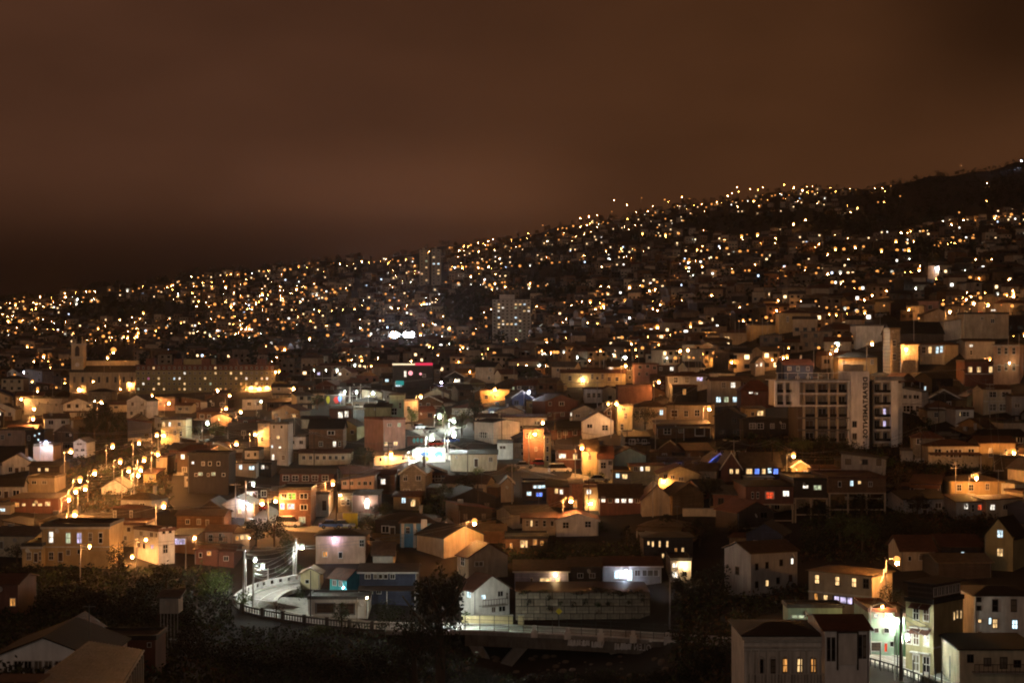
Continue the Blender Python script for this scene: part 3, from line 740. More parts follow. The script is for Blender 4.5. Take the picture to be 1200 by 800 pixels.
b = MB(); b.box(X(908), X(995), -.2, 13.2, Z(446) + .004, Z(445), 'concrete'); b.box(X(1023.5), X(1059.5), -1.3, 12.2, Z(446) + .006, Z(445), 'concrete'); b.build('roof', dp)
# frame of the left wing: slabs and fins
for i, y in enumerate((446, 460.2, 474.4, 488.6, 502.8, 517)):
    b = MB(); pale = 'paint_white' if i < 3 else 'concrete_mid'
    b.box(X(908 if i < 3 else 935), X(995), -.55, .59, Z(y) - .32, Z(y), pale); b.build('balcony_slab', dp)
    b = MB(); b.box(X(1024.2), X(1042.9), -.9, .79, Z(y) - .3, Z(y), 'wall_white'); b.build('balcony_slab', dp)
for x, a, c in ((909, 446, 474), (919, 446, 474), (931, 446, 476), (942, 446, 517), (956.5, 446, 517), (971, 446, 517), (981, 446, 517), (994, 446, 521)):
    b = MB(); b.box(X(x) - (1.0 if x == 931 else .22), X(x) + (1.0 if x == 931 else .22), -.5, .58, Z(c) if c > 480 else Z(c), Z(a) - .325, 'paint_white' if c < 480 or x > 990 else 'wall_beige'); b.build('fin', dp)
for f in range(5):
    y = 446 + 14.2 * f
    for x, w_ in ((914, 7), (924.5, 7), (949, 11), (964, 11), (976, 8), (987, 9)):
        if f > 1 and x < 935: continue
        add_window(dp, X(x), .597, Z(y + 8.2), w_ * k, 9.5 * k, rl.choice('kkkdK'), 'metal_grey', bars=(2, 1), split=False, name='balcony_door')
        b = MB(); b.box(X(x) - w_ * k / 2, X(x) + w_ * k / 2, -.5, -.44, Z(y + 13.6), Z(y + 10.4), 'glass_dark'); b.build('balustrade', dp)
    for x, kd in ((1028.5, 'd'), (1037.5, 'c' if f in (2, 3) else 'd')):
        add_window(dp, X(x), .797, Z(y + 8.2), 6.5 * k if kd == 'd' else 3.5 * k, 9.5 * k, kd if kd == 'd' else 'v', 'metal_grey', bars=(2, 1), split=False, name='balcony_door')
    b = MB(); b.box(X(1024.4), X(1042.8), -.85, -.8, Z(y + 13.6), Z(y + 10.6), 'glass_dark'); b.build('balustrade', dp)
    b = MB(); b.box(X(1033.2) - .12, X(1033.2) + .12, -.7, .78, Z(y + 14.0), Z(y) - .31, 'wall_white'); b.build('fin', dp)
    add_window(dp, X(1000), -1.203, Z(y + 8), 1.0, 1.4, 'd', 'metal_grey', split=False) if f > 2 else None
# terrace on the roof with posts and rails
for x in range(912, 996, 12):
    b = MB(); b.box(X(x) - .1, X(x) + .1, 1, 1.2, Z(445) + .004, Z(437.5), 'trim_white'); b.build('terrace_post', dp)
b = MB(); b.box(X(910), X(994), 1.02, 1.18, Z(437.4), Z(436.6), 'trim_white'); b.build('terrace_rail', dp)
b = MB(); b.box(X(1024), X(1058), -1.1, -1.0, Z(444.9), Z(441), 'metal_grey'); b.build('terrace_rail', dp)
b = MB(); b.box(X(998), X(1014), 2, 9, Z(434.9), Z(427), 'wall_beige'); b.build('lift_house', dp)
for x, a, c in ((1000, 521, 530), (1014, 521, 530), (1030, 521, 530), (1046, 521, 530), (948, 517, 530), (965, 517, 530), (985, 517, 530)):
    b = MB(); b.box(X(x) - .3, X(x) + .3, -.4, .3, -5, Z(521) - .01, 'wall_beige'); b.build('column', dp)
# the lettering reads downwards, mirrored as in the photograph
def text_mesh(txt, size, mapf, mat, ext=0.0, bold=0.012):
    cu = bpy.data.curves.new('lettering', 'FONT'); cu.body = txt; cu.size = size; cu.offset = bold; cu.resolution_u = 3; cu.space_character = 1.12
    o = bpy.data.objects.new('lettering', cu); COL.objects.link(o)
    dg = bpy.context.evaluated_depsgraph_get(); dg.update()
    me = bpy.data.meshes.new_from_object(o.evaluated_get(dg))
    bpy.data.objects.remove(o); bpy.data.curves.remove(cu)
    xs = [v.co.x for v in me.vertices]; ys = [v.co.y for v in me.vertices]
    for v in me.vertices:
        v.co = mapf((v.co.x - min(xs)) / (max(xs) - min(xs)), (v.co.y - min(ys)) / (max(ys) - min(ys)))
    me.materials.clear(); me.materials.append(MATS[mat]); return me
link('lettering', text_mesh('DEPARTAMENTOS', 1, lambda u, v: Vector((X(1015.4) - v * 5.8 * k, -1.212, Z(441.5) - u * 71.5 * k)), 'metal_black', bold=0.05), tw_)
BOX.append((908, 1059, 434, 524, DD)); LAND.append((1008, 470, 'the lettered sign tower'))
# ------------------------------------------------------------------ strip of neon-lit halls
hl = H('dark hall with a warm lit sign strip and a red neon strip', 460, 507, 427, 456, 'flat', 0, 'charcoal', 'black', '475,438,3,8,W 467,450,8,6,c 497,440,4,4,d', name='dance_hall', cat='hall', lm='the neon-lit hall')
k = depth(483, 456) / F; wd = 47 * k
PANE['neon_w'] = emit('neon_warm', (1.0, 0.75, 0.45), 1.6); PANE['neon_r'] = emit('neon_red', (1.0, 0.05, 0.12), .8)
PANE['neon_p'] = emit('neon_pink', (1.0, 0.35, 0.38), 1.6); PANE['neon_t'] = emit('neon_teal', (0.05, 0.55, 0.50), 0.5)
b = MB(); b.box(-wd / 2, wd * .06, -.5, -.2, 28.5 * k, 30 * k, PANE['neon_w']); b.build('sign_strip', hl)
b = MB(); b.box(wd * .065, wd / 2, -.5, -.2, 28 * k, 31 * k, PANE['neon_r']); b.build('sign_strip', hl)
b = MB(); b.tube([(-wd * .05, -.3, 19 * k), (-wd * .05, -.1, 19 * k)], 2.6 * k, PANE['neon_p'], 16); b.build('round_sign', hl)
b = MB(); b.tube([(wd * .2, -.3, 18 * k), (wd * .2, -.1, 18 * k)], 1.4 * k, PANE['neon_p'], 12); b.build('round_sign', hl)
b = MB(); b.box(-wd * .42, -wd * .22, -.3, -.1, 5 * k, 10 * k, PANE['neon_t']); b.build('sign_panel', hl)

# ================================================================== houses placed one by one
# --- lower left
H('white gable-fronted warehouse at the lower left corner with a row of dark panes', -14, 116, 772, 800, 'gf', 25, 'bright', 'black', '21,779,10,12,d 33,779,10,12,d 45,779,10,12,d 57,779,10,12,d 69,779,10,12,d', D=150, d=11, name='warehouse', cat='warehouse', lm='the white gable-fronted warehouse', fd=6, ex='mast')
wh = thing('warehouse', 'long warehouse with a faded brown corrugated roof, nearest the viewer', 'warehouse', P(100, 800, 138))
a0, a1, a2, a3 = P(38, 799, 122), P(139, 806, 122), P(167, 760.5, 150), P(104, 750.5, 150)
L_ = wh.location
q = [v - L_ for v in (a0, a1, a2, a3)]
b = MB(); b.slab(q, .16, 'roof_pale'); rf = b.build('roof', wh)
for s in range(1, 16):        # roof sheets overlap at every seam
    t = s / 16; p0 = q[0].lerp(q[1], t); p1 = q[3].lerp(q[2], t); n = Vector((0, 0, .012))
    dx = (q[1] - q[0]).normalized() * .05
    b = MB(); b.slab([p0 - dx + n + n * 3, p0 + dx + n + n * 3, p1 + dx + n + n * 3, p1 - dx + n + n * 3], .04, 'roof_pale'); b.build('seam', rf)
b = MB(); i_ = (q[0] + q[1] + q[2] + q[3]) / 4
w4 = [p.lerp(i_, .035) for p in q]; b.hexa([(p.x, p.y, p.z - 6) for p in w4], [(p.x, p.y, p.z - .19) for p in w4], 'wall_cream'); b.build('wall', wh)
for s in range(9):
    p = w4[1].lerp(w4[2], (s + .5) / 9); b = MB(); b.box(p.x + .02, p.x + .3, p.y - .25, p.y + .25, p.z - 5.5, p.z - .3, 'concrete_pale'); b.build('pilaster', wh)
    p = w4[1].lerp(w4[2], (s + 1) / 9)
    if s < 8: add_window(wh, p.x + .02, p.y, p.z - 1.9, 1.3, 1.6, 'd', 'metal_grey', rz=math.pi / 2)
b = MB(); d_ = (q[2] - q[1]); b.tube([q[1] + Vector((.12, 0, -.1)), q[2] + Vector((.12, 0, -.1))], .1, 'concrete_pale', 6); b.build('gutter', wh)
LAND.append((110, 780, 'the brown-roofed warehouse')); BOX.append((38, 168, 750, 800, 130))
H('low brick-red annex with a flat parapet behind the brown-roofed warehouse', 106, 182, 749.5, 764, 'flat', 0, 'darkred', 'black', '175,755,5,6,d', D=166, name='annex', cat='annex', d=5)
H('small dark-roofed shed with an orange gable at the bottom left corner', -6, 40, 800, 822, 'shed', 0, 'ochre', 'rust', D=118, d=2.5, name='shed', cat='shed')
sh = H('corrugated hut raised on thin stilts among the dark ravine trees', 187, 209, 700, 718, 'shed', 4, 'corr', 'grey', D=192, d=2.6, name='hut', cat='hut', fd=0.05, lm='the hut on stilts')
for x in (-1.0, -.6, -.2, .2, .6, 1.0):
    b = MB(); b.tube([(x, .1, -4.2), (x, .1, -.06)], .05, 'pole_concrete', 5); b.build('stilt', sh)
H('dim red house at the left edge with one orange framed window', -8, 21, 684, 722, 'gs', 6, 'darkred', 'rust', '15,705,7,10,o', fr='trim_white')
H('brick-coloured low house roof behind the white warehouse', 45, 96, 752, 770, 'gf', 18, 'darkred', 'rust', D=176, d=10)
H('two-storey ochre townhouse with three bright upper windows and a full-width moulding', 49, 128, 617, 664, 'flat', 0, 'ochre', 'black', '60,629,6,15,W 80,630,6,14,y 93,630,6,14,v 106,629,5,11,d 118,630,5,14,d 60,651,6,10,d 80,647,5,7,d 93,646,5,6,d 71,652,6,12,d,door', d=9, ex='band cornice', lm='the ochre townhouse')
H('ochre ground-floor wing left of the ochre townhouse with tall dark openings', 26, 48.6, 640, 665, 'flat', 0, 'ochre', 'darkgrey', '34,651,6,10,d 47,651,1.6,11,d 42,653,5,12,d,door', d=8, ex='cornice')
H('dark board house with a lamplit right wall above the ochre townhouse', 127, 167, 597, 617, 'hip', 4, 'dark', 'rust', '130,604,4,9,d 152,603,4,9,d', side=('R', 11), th=28)
H('long cream terrace with small square windows right of the ochre townhouse', 128.4, 170, 615, 640, 'flat', 0, 'cream', 'rust', '132,623,4,9,d 142,621,4,6,d 151,620,5,6,d 140,630,2,4,w 147,630,4,6,d', d=7)
H('white corner house lit from below by orange street lamps', 150, 186, 623, 660, 'flat', 0, 'white', 'rust', '161,627,5,6,d 176,627,5,6,d 157,640,5,8,d 165,641,4,8,d 177,641,4,6,v 183,627,3,6,d', side=('R', 15), th=40, swin='.3,5,.7,1.1,d .7,5,.7,1.1,d .4,2.2,1,1.6,d', lm='the white corner house')
H('pale pink flat-fronted house with one wide glazed window', 202, 230, 627, 648, 'shed', 2, 'peach', 'darkgrey', '211,634,14,8,v', d=7)
H('small red cottage with a hipped tile roof below the pink house', 228, 255, 644, 662, 'hip', 6, 'darkred', 'red', '245,648,5,5,o 235,650,4,6,d', d=5)
H('peach house with an iron-railed balcony left of the dark trees', 240, 272, 623, 644, 'gs', 3, 'peach', 'rust', '247,630,5,9,d 259,629,5,10,d', ex='balc', lm='the peach balcony house')
H('peach annex with a row of warm veranda windows', 272.6, 292, 625, 645, 'shed', 2, 'peach', 'rust', '278,630,4,6,o 284,629,5,6,w 289,629,4,5,w')
H('red board cabin standing below the peach annex', 256, 274, 646, 664, 'gs', 3, 'darkred', 'rust', '265,654,6,6,d')
# --- curve of the white-lit street
H('three-storey brick house with one green lit window on the white-lit street', 327, 364, 574, 617, 'flat', 0, 'brick', 'darkgrey', '333,581,7,7,d 342,581,10,8,g 356,581,10,7,d 331,593,5,7,b 341,593,9,7,v 356,594,9,7,d 331,609,5,9,d 354,609,8,8,y', fr='trim_white', lm='the brick house with the green window')
H('blank white garage wall right of the three-storey brick house', 364.8, 385, 579, 605, 'flat', 0, 'white', 'tan', '380,592,6,14,d,door')
H('red galleried house with a slatted upper floor above the brick house', 328, 391, 555, 574, 'gs', 4, 'darkred', 'brown', '335,560,8,7,d 346,560,8,7,d 358,560,8,7,d 369,560,8,7,d 381,560,8,7,d', ex='balc', lm='the red galleried house')
H('peach lamplit house under a long sloping roof', 400, 439, 563, 583, 'shr', 6, 'peach', 'rust', '404,566,5,5,d 412,566,5,5,d 421,566,4,5,d 428,566,5,5,d 434,566,3,5,d', lm='the peach house with a sloping roof')
H('brown end house with one broken white-lit window', 439.5, 463, 556, 578, 'gs', 4, 'brown', 'rust', '449,564,6,7,W')
H('dark red cube house with a glaring lamp over its window', 413, 443, 580, 600, 'shed', 2, 'darkred', 'black', '430,592,5,8,W', lm='the dark red cube house')
H('grey porch house joined to the left of the dark red cube house', 396, 412.6, 580, 600, 'flat', 0, 'stone', 'darkgrey', '402,588,5,8,d 408,588,4,8,d')
H('ochre bungalow with a blazing open doorway', 461, 492, 582, 597, 'shed', 2, 'ochre', 'rust', '484,589,6,9,w,door 473,586,5,7,c', lm='the bungalow with the blazing doorway')
H('peach house with a dark hipped roof below the white-lit street', 370, 428, 628, 660, 'hip', 9, 'peach', 'darkgrey', '424,636,6,9,d 399,650,5,8,d 381,649,6,7,o', lm='the peach hip-roofed house')
bl = H('bright blue house with white columns and murals', 469, 513, 613, 641, 'hip', 9, 'lightblue', 'brown', '478,621,5,8,d 487,623,4,7,d 505,620,5,8,d', lm='the blue column house')
for x in (472, 486, 497):
    kk = depth(491, 641) / F; b = MB(); u = (x - 491) * kk; b.box(u - (.5 if x == 497 else .22), u + (.5 if x == 497 else .22), -.45, -.01, -2, 28 * kk if x != 497 else 33 * kk, 'trim_white'); b.build('column', bl)
H('blue gable annex with white trim right of the blue column house', 511, 534, 620, 640, 'gf', 8, 'lightblue', 'darkgrey', '521,626,5,6,d', ex='trim', d=6)
H('black-roofed house with a bare grey gable', 520, 566, 630, 655, 'gf', 12, 'beige', 'black', '552,640,4,5,d', side=('L', 34), th=40, lm='the black-roofed gable house')
H('white corrugated shed under a steep brown roof', 437, 461, 650, 666, 'gs', 15, 'corr', 'brown', '', d=6, name='shed', cat='shed', lm='the steep-roofed white shed')
H('teal cottage with two small windows beside the curve', 385, 406, 678, 697, 'gs', 13, 'teal', 'rust', '391,684,5,7,d 399,684,5,7,d', side=('R', 17), th=35, lm='the teal cottage')
H('navy boarded two-storey house with white window frames', 421, 488, 670, 708, 'gs', 7, 'navy', 'brown', '431,675,7,6,d 440,675,5,6,d 446,675,5,6,d 452,675,5,6,d 460,675,6,6,d 434,692,6,7,y 444,692,6,7,d', ex='porch gutter', lm='the navy boarded house')
H('little cream garden shed beside the teal cottage', 352, 375, 672, 690, 'gf', 6, 'yellow', 'tan', '360,681,5,5,d', d=4, name='shed', cat='shed')
ga = H('white garage range with two dark gates facing the curve', 361, 431, 702, 723, 'flat', 0, 'white', 'concrete' if False else 'grey', '407,713,19,14,d,door 381,712,24,13,d,door', d=6, name='garage', cat='garage', fr='metal_grey', lm='the white garage range')
H('white gabled house with a red roof above the bridge', 555, 597, 692, 726, 'gf', 16, 'white', 'rust', '566,700,6,6,c 586,698,7,7,d 594,701,3,9,d 578,716,5,7,d 588,716,9,7,d', side=('L', 18), th=32, swin='.3,3.6,1.4,1.3,c .7,3.6,.9,1.2,d', ex='balc', lm='the white gabled house')
H('beige gabled house half hidden by the tall dark tree', 549, 595, 653, 680, 'gf', 15, 'beige', 'rust', '561,661,11,6,d', side=('L', 14), th=25, swin='.5,2.8,1.6,1.6,d')
H('lavender bungalow with a warm porch lamp above the retaining wall', 603, 666, 669, 692, 'gs', 13, 'lavender', 'brown', '639,681,14,9,w 623,680,2,7,d 654,682,6,10,w,door', ex='gutter', lm='the lavender bungalow')
H('unlit bungalow between the lavender bungalow and the white porch house', 668, 704, 664, 690, 'gs', 11, 'dark', 'brown', '680,674,7,6,d 694,674,7,6,d')
H('long bungalow with a cold white porch light and white frames', 706, 775, 663, 686, 'gs', 11, 'grey', 'rust', '725,673,12,10,c 738,674,6,14,c,door 747,671,7,8,d 762,671,22,8,d', ex='gutter', lm='the white-porch bungalow')
H('white corner shop glowing behind the dark trees', 786, 810, 657, 680, 'flat', 0, 'white', 'darkgrey', '791,662,7,6,W 791,673,7,8,W 802,672,6,7,d', name='shop', cat='shop')
H('black house with a scatter of slit warm windows', 754, 812, 630, 656, 'hip', 5, 'dark', 'black', '760,636,2.5,5,w 765,637,2,7,w 773,637,2,8,w 782,637,2,8,w 777,651,2,6,w 792,645,3,7,o 800,644,3,6,w', lm='the slit-windowed black house')
H('tall pale grey two-storey house with eight small windows over rock', 880, 939, 648, 698, 'gs', 14, 'grey', 'brown', '887,664,4,8,d 900,663,4,8,d 918,661,4,8,d 932,660,4,8,W 887,685,4,8,d 900,684,4,8,w 914,682,4,8,d 930,680,4,8,d', side=('L', 24), th=24, swin='.5,3.2,1,1.2,d', fr='trim_dark', lm='the pale two-storey house', d=9)
H('white gabled house with two dark windows high above a garden', 652, 701, 609, 628, 'gf', 7, 'white', 'rust', '663,615,8,8,d 689,614,8,8,d', ex='trim', lm='the white two-windowed gable')
H('beige terrace with a warm lit veranda left of the white gable', 612, 651, 607, 627, 'shed', 2, 'beige', 'rust', '618,613,4,8,d 623,613,2.5,8,w 629,613,4,8,d 638,613,4,8,d 647,613,4,7,d')
H('brown house with a blazing ground-floor window beneath the veranda', 592, 642, 631, 648, 'flat', 0, 'brown', 'black', '614,637,9,9,w 627,635,5,7,o 635,636,4,6,o 599,640,3,8,o')
H('orange-lit corrugated roof shed beside the red street lamp', 556, 592, 622, 636, 'gs', 8, 'brown', 'tan', '', d=9, name='shed', cat='shed')
# --- middle
H('narrow pale gabled shed with a tall blank front', 587, 602, 567, 588, 'gf', 7, 'beige', 'brown', '', d=7, name='shed', cat='shed', lm='the narrow blank gable')
H('dark house with a blue lit terrace and cold windows', 612, 641, 567, 586, 'flat', 0, 'dark', 'black', '632,570,16,4,c 632,579,8,5,b 620,578,6,5,c', lm='the blue terrace house')
H('brick house with two warm windows under a black roof', 641, 668, 570, 594, 'gs', 8, 'brick', 'black', '652,575,4,6,w 658,576,4,6,W', lm='the brick house with a black roof')
H('tall red brick annex lit by a low orange lamp', 668.4, 683, 567, 602, 'shed', 2, 'brick', 'rust', '667.5,590,1,1,d 674,590,5,10,o')
H('ochre house with one square bright window', 684, 703, 571, 598, 'flat', 0, 'ochre', 'rust', '690,576,6,6,W')
H('long dark red house with a row of bright white windows', 703, 753, 583, 603, 'gs', 16, 'darkred', 'brown', '707,585,5,7,W 715,586,5,6,d 723,586,5,6,W 731,586,6,6,W 739,586,5,6,W 747,586,6,6,d', lm='the row of white windows')
H('beige gable wall at the end of the long dark red house', 752.5, 788, 585, 604, 'gf', 17, 'beige', 'rust', '', d=9)
H('yellow board shed with a lit metal roof and picket wall', 788, 827, 580, 603, 'gf', 13, 'wood', 'tan', '', side=('L', 12), th=30, name='shed', cat='shed', lm='the yellow board shed')
H('yellow house with three small bright windows under a slanting roof', 739, 778, 546, 568, 'shr', 0.5, 'yellow', 'rust', '745,549,5,6,d 752,549,4,6,W 759,549,6,6,w', lm='the slant-roofed yellow house')
H('large yellow gabled house glowing from the lamp on its wall', 772, 820, 555, 578, 'gf', 9, 'yellow', 'rust', '788,559,6,5,d 780,558,5,6,d 798,561,6,5,d', lm='the glowing yellow gable')
H('low beige cabin with a cold window under the tiled row', 718, 739, 553, 568, 'shed', 3, 'beige', 'tan', '724,557,5,6,c 732,558,7,6,w')
H('dark red house with white windows left of the lamplit tiled row', 652, 682, 527, 549, 'shed', 3, 'darkred', 'brown', '659,534,9,6,W 674,535,5,7,w', ex='band')
H('yellow lamplit house under a wide brown roof', 682.5, 701, 528, 556, 'gs', 13, 'yellow', 'tan', '691,536,4,6,d', lm='the lamplit tiled row')
H('white lamplit house with a rust roof at the end of the row', 701.5, 718, 537, 560, 'gs', 14, 'white', 'rust', '707,545,7,8,d 715,542,5,6,d')
H('mint gable wall leaning over the end of the lamplit row', 719, 757, 534, 552, 'gf', 9, 'mint', 'brown', '', d=9)
H('corrugated house front curving out above the lit stairway', 578, 609, 495, 521, 'gf', 3, 'corr', 'black', '', side=('L', 23), th=36, swin='.5,2.2,4,1.6,d', lm='the corrugated house')
H('white cube house with one slit window under the corrugated house', 583, 601, 519, 538, 'flat', 0, 'white', 'grey', '589,524,8,4,d')
H('cream balcony house glowing at the foot of the stairway', 601.5, 620, 519, 537, 'flat', 0, 'cream', 'grey', '613,523,5,6,d 613,531,5,5,d', ex='balc')
H('long cream house with a dark door below the corrugated house', 528, 582, 532, 552, 'gs', 4, 'cream', 'black', '558,542,5,11,d,door 575,538,5,6,d', lm='the long cream house')
H('wide white house behind the twin orange lamps', 588, 641, 489, 507, 'shed', 2, 'white', 'rust', '629,495,6,5,d 612,502,6,8,d', lm='the wide white house')
H('cream gabled house with small shutters', 556, 582, 489, 499, 'gs', 3, 'cream', 'brown', '560,493,3,6,d 566,493,3,6,d 573,493,3,6,d')
H('pale gable house rising behind the cream shuttered house', 581, 614, 482, 493, 'gf', 5, 'cream', 'brown', '')
H('narrow yellow stair tower beside the brightest orange lamp', 638, 645.5, 511, 546, 'flat', 0, 'yellow', 'grey', '641.5,516,3,7,d 641.5,526,3,7,d 641.5,537,3,7,d', name='stair_tower', cat='stair tower')
H('brick house lit by the twin orange lamps', 613, 637, 503, 543, 'flat', 0, 'brick', 'black', '628,526,3,5,d 619,510,6,6,d')
H('small olive house with two dark windows up the slope', 617, 634, 470, 484, 'flat', 0, 'olive', 'brown', '622,475,4,5,d 629,475,4,5,d')
H('low ochre house glowing round a single bright lamp', 563, 597, 458, 470, 'flat', 0, 'ochre', 'tan', '570,465,4,5,d 580,465,3,5,d', lm='the low glowing ochre house')
H('white gable house with two dark openings', 683, 719, 493, 512, 'gf', 10, 'white', 'grey', '691,499,7,5,d 709,501,8,7,d', lm='the white gable above the row')
H('small beige gable house left of the twin lamps on the stairs', 671, 699, 481, 493, 'gf', 6, 'beige', 'black', '677,487,6,4,d')
H('long yellow floodlit house with small square windows', 658, 733, 437, 453, 'gs', 4, 'yellow', 'rust', '668,443,4,6,d 681,441,3,5,d 694,441,3,7,d 700,443,3,4,d 706,441,3,7,d 714,444,4,5,d 723,444,4,5,d', lm='the long yellow floodlit house', d=9)
H('pink three-storey block with six square windows', 743, 772, 427, 449, 'flat', 0, 'pink', 'rust', '750,430,4,4,d 759,429,4,4,d 749,438,3,4,d 758,438,3,4,d 767,431,4,4,d', lm='the pink three-storey block')
H('white house with three dark square windows in a row', 685, 706, 456, 472, 'flat', 0, 'white', 'rust', '690,463,4,6,d 696,463,4,6,d 702,463,4,6,d')
H('windowless brick block lit from the right', 724, 764, 453, 474, 'flat', 0, 'brick', 'rust', '', lm='the windowless brick block')
H('grey house with a violet-white porch window', 783, 831, 441, 461, 'hip', 6, 'grey', 'rust', '820,444,8,5,v 805,445,5,8,d 792,445,5,8,d', lm='the violet-porch house')
H('dark house with a single orange window', 788, 817, 453, 471, 'flat', 0, 'dark', 'rust', '802,459,4,7,o')
H('grey house with four greenish-white lit windows', 833, 868, 446, 476, 'gs', 4, 'beige', 'rust', '859,451,6,7,W 848,451,5,7,d 842,468,6,7,c 851,468,6,7,y 861,468,5,7,c', lm='the four green-white windows')
H('house with a red lamplit hipped roof', 868.5, 906, 458, 480, 'hip', 13, 'darkred', 'red', '880,460,5,2,W 886,461,4,2,W', lm='the red lamplit roof')
H('beige terrace with a lamplit end wall', 783, 830, 475, 498, 'shed', 2, 'beige', 'brown', '793,485,8,9,d 806,485,5,8,d 818,484,6,8,d', side=('R', 9), th=35)
H('brown carport house with an overhanging metal roof', 769, 832, 497, 513, 'shed', 3, 'brown', 'grey', '782,505,9,8,d 798,504,6,6,d 820,505,12,12,d,door', ex='porch')
H('yellow stair house glaring under the twin orange lamps', 724, 742, 476, 508, 'flat', 0, 'yellow', 'tan', '731,479,5,4,d 733,487,4,7,d 729,500,4,8,d', lm='the glaring yellow stair house')
H('house with a dark pyramid roof and one cold window', 743, 781, 477, 502, 'hip', 8, 'beige', 'brown', '775,483,4,7,c 752,486,5,7,d', lm='the pyramid-roofed house')
# --- middle left
H('pink house with a prow-shaped end on the lit street', 449, 474, 492, 528, 'flat', 0, 'pink', 'red', '456,498,5,4,d 467,498,4,5,y 452,520,4,5,w 463,520,5,5,w', side=('L', 26), th=30, lm='the pink prow house')
H('brown gabled house with dim windows left of the pink prow house', 362, 402, 502, 527, 'gs', 11, 'brown', 'black', '388,507,9,5,d 392,520,4,7,W 376,520,5,6,d 398,520,3,6,d')
H('row house with seven small square windows', 350, 410, 531, 545, 'gs', 3, 'cream', 'rust', '356,536,4,5,d 364,536,4,5,d 372,536,4,5,d 380,536,4,5,d 387,536,4,5,d 394,536,4,5,d 402,536,4,5,d', lm='the seven-windowed row house')
H('small cream cottage with a white sloping wall', 353, 383, 491, 501, 'gs', 3, 'cream', 'black', '366,495,6,5,d')
H('red house with two blazing white windows', 386, 411, 479, 492, 'shed', 2, 'darkred', 'pale', '399,486,6,8,W 406,485,5,8,W', lm='the two blazing white windows')
H('olive flat-fronted shed beside the bright street', 427, 458, 477, 493, 'gs', 4, 'olive', 'black', '', name='shed', cat='shed')
H('tall pale mint house washed by white street light', 456, 473, 463, 491, 'flat', 0, 'mint', 'grey', '462,482,7,9,d 469,475,3,8,d', lm='the tall mint house')
H('cream corner house washed by white street light', 473.5, 489, 470, 494, 'flat', 0, 'cream', 'grey', '479,478,4,6,d 485,487,5,5,d')
H('low cream wall house under the orange lamp', 438, 487, 534, 543, 'gs', 2, 'cream', 'tan', '446,538,3,5,d 472,537,3,4,d', lm='the low cream wall house')
H('slim grey block of flats with a scatter of lit windows', 317, 338, 497, 545, 'flat', 0, 'grey', 'darkgrey', '321,500,3,5,d 330,500,3,4,d 326,512,4,4,w 316.5,513,1,1,d 319,523,2,4,c 328,524,3,2,W 320,536,3,9,W 332,536,4,6,d', lm='the slim grey flats', ex='tank')
H('tall beige house with a lamplit edge left of the slim grey flats', 302, 316.5, 496, 524, 'flat', 0, 'beige', 'brown', '307,503,4,6,d 307,514,4,6,d')
H('white cube house with two dark windows under a greenish lamp', 338.4, 358, 512, 526, 'flat', 0, 'white', 'grey', '343,518,5,5,d 353,518,5,5,d', lm='the white cube house')
H('tiny white house with two black windows', 287, 303, 528, 541, 'flat', 0, 'white', 'black', '291,533,4,5,d 299,532,3,5,d', lm='the tiny white house')
H('large dark building with rows of dim windows', 220, 268, 533, 578, 'flat', 0, 'charcoal', 'black', '226,542,3,3,c 238,543,4,5,d 246,543,4,5,d 256,543,4,5,d 230,556,4,4,d 235,555,5,4,y 244,556,3,4,d 250,555,5,4,y 262,556,4,4,d', lm='the large dark building')
H('cream end wall of a tall house catching the lamps', 183, 196, 536, 556, 'flat', 0, 'cream', 'rust', '')
H('grey house with two lit windows and a violet glow', 268.6, 300, 543, 558, 'flat', 0, 'grey', 'black', '282,547,4,6,c 295,548,7,5,c 273,550,4,6,d')
H('low house with a bright cold sign window', 300.5, 318, 544, 558, 'flat', 0, 'dark', 'black', '308,547,4,5,W')
H('white balcony cube low in the shadow', 216, 228, 558, 570, 'flat', 0, 'white', 'grey', '220,562,4,4,d 225,562,3,4,d')
H('dark corrugated gable shed near the poles', 231, 262, 597, 606, 'gf', 11, 'dark', 'grey', '', name='shed', cat='shed', d=9)
H('pale gable house washed by the white pole lamps', 257, 297, 592, 606, 'gf', 9, 'cream', 'pale', '270,598,6,4,d 281,599,5,6,w', lm='the white-lit pale gable', d=9)
H('brown long house below the white-lit pale gable', 207, 262, 604, 622, 'gs', 5, 'brown', 'brown', '233,611,5,7,d 243,612,4,7,d 220,611,5,6,d')
H('yellow floodlit house with a terrace above the stairs', 189, 218, 492, 521, 'flat', 0, 'yellow', 'brown', '192,497,3,6,w 199,497,3,6,W 210,497,4,5,d 195,508,4,6,d 205,507,4,6,d 212,508,3,6,d', ex='balc', lm='the yellow terrace house')
H('white house with a tall gable on the dark slope', 86, 101, 518, 536, 'gf', 4, 'white', 'pale', '93,520,7,3,d 90,527,4,3,d 97,527,5,3,d', lm='the small white gable house')
H('glowing orange wall house under a cold blue lamp', 39, 62, 523, 541, 'flat', 0, 'peach', 'tan', '', lm='the glowing orange wall')
H('dark house with spotted cold lights at the left edge', 30, 52, 506, 524, 'flat', 0, 'dark', 'black', '34,513,3,6,d 41,510,2,2,c 46,508,2,2,c 45,515,2,2,c')
H('peach house with a round window at the left edge', -2, 29, 504, 522, 'flat', 0, 'peach', 'tan', '11,509,4,4,d 3,512,4,6,d')
H('flat beige house with a glowing corner', 33, 64, 560, 577, 'flat', 0, 'beige', 'tan', '40,565,6,4,d 52,565,6,4,d')
H('dark gabled house with two warm windows at the left', 34, 70, 546, 560, 'gs', 4, 'dark', 'black', '46,550,3,4,w 55,550,4,4,w')
H('long red veranda house with five glowing panes', 12, 68, 584, 600, 'shed', 2, 'darkred', 'tan', '20,591,5,5,o 28,591,4,3,w 40,591,4,3,w 47,591,5,3,w 56,590,6,5,w', lm='the red veranda house')
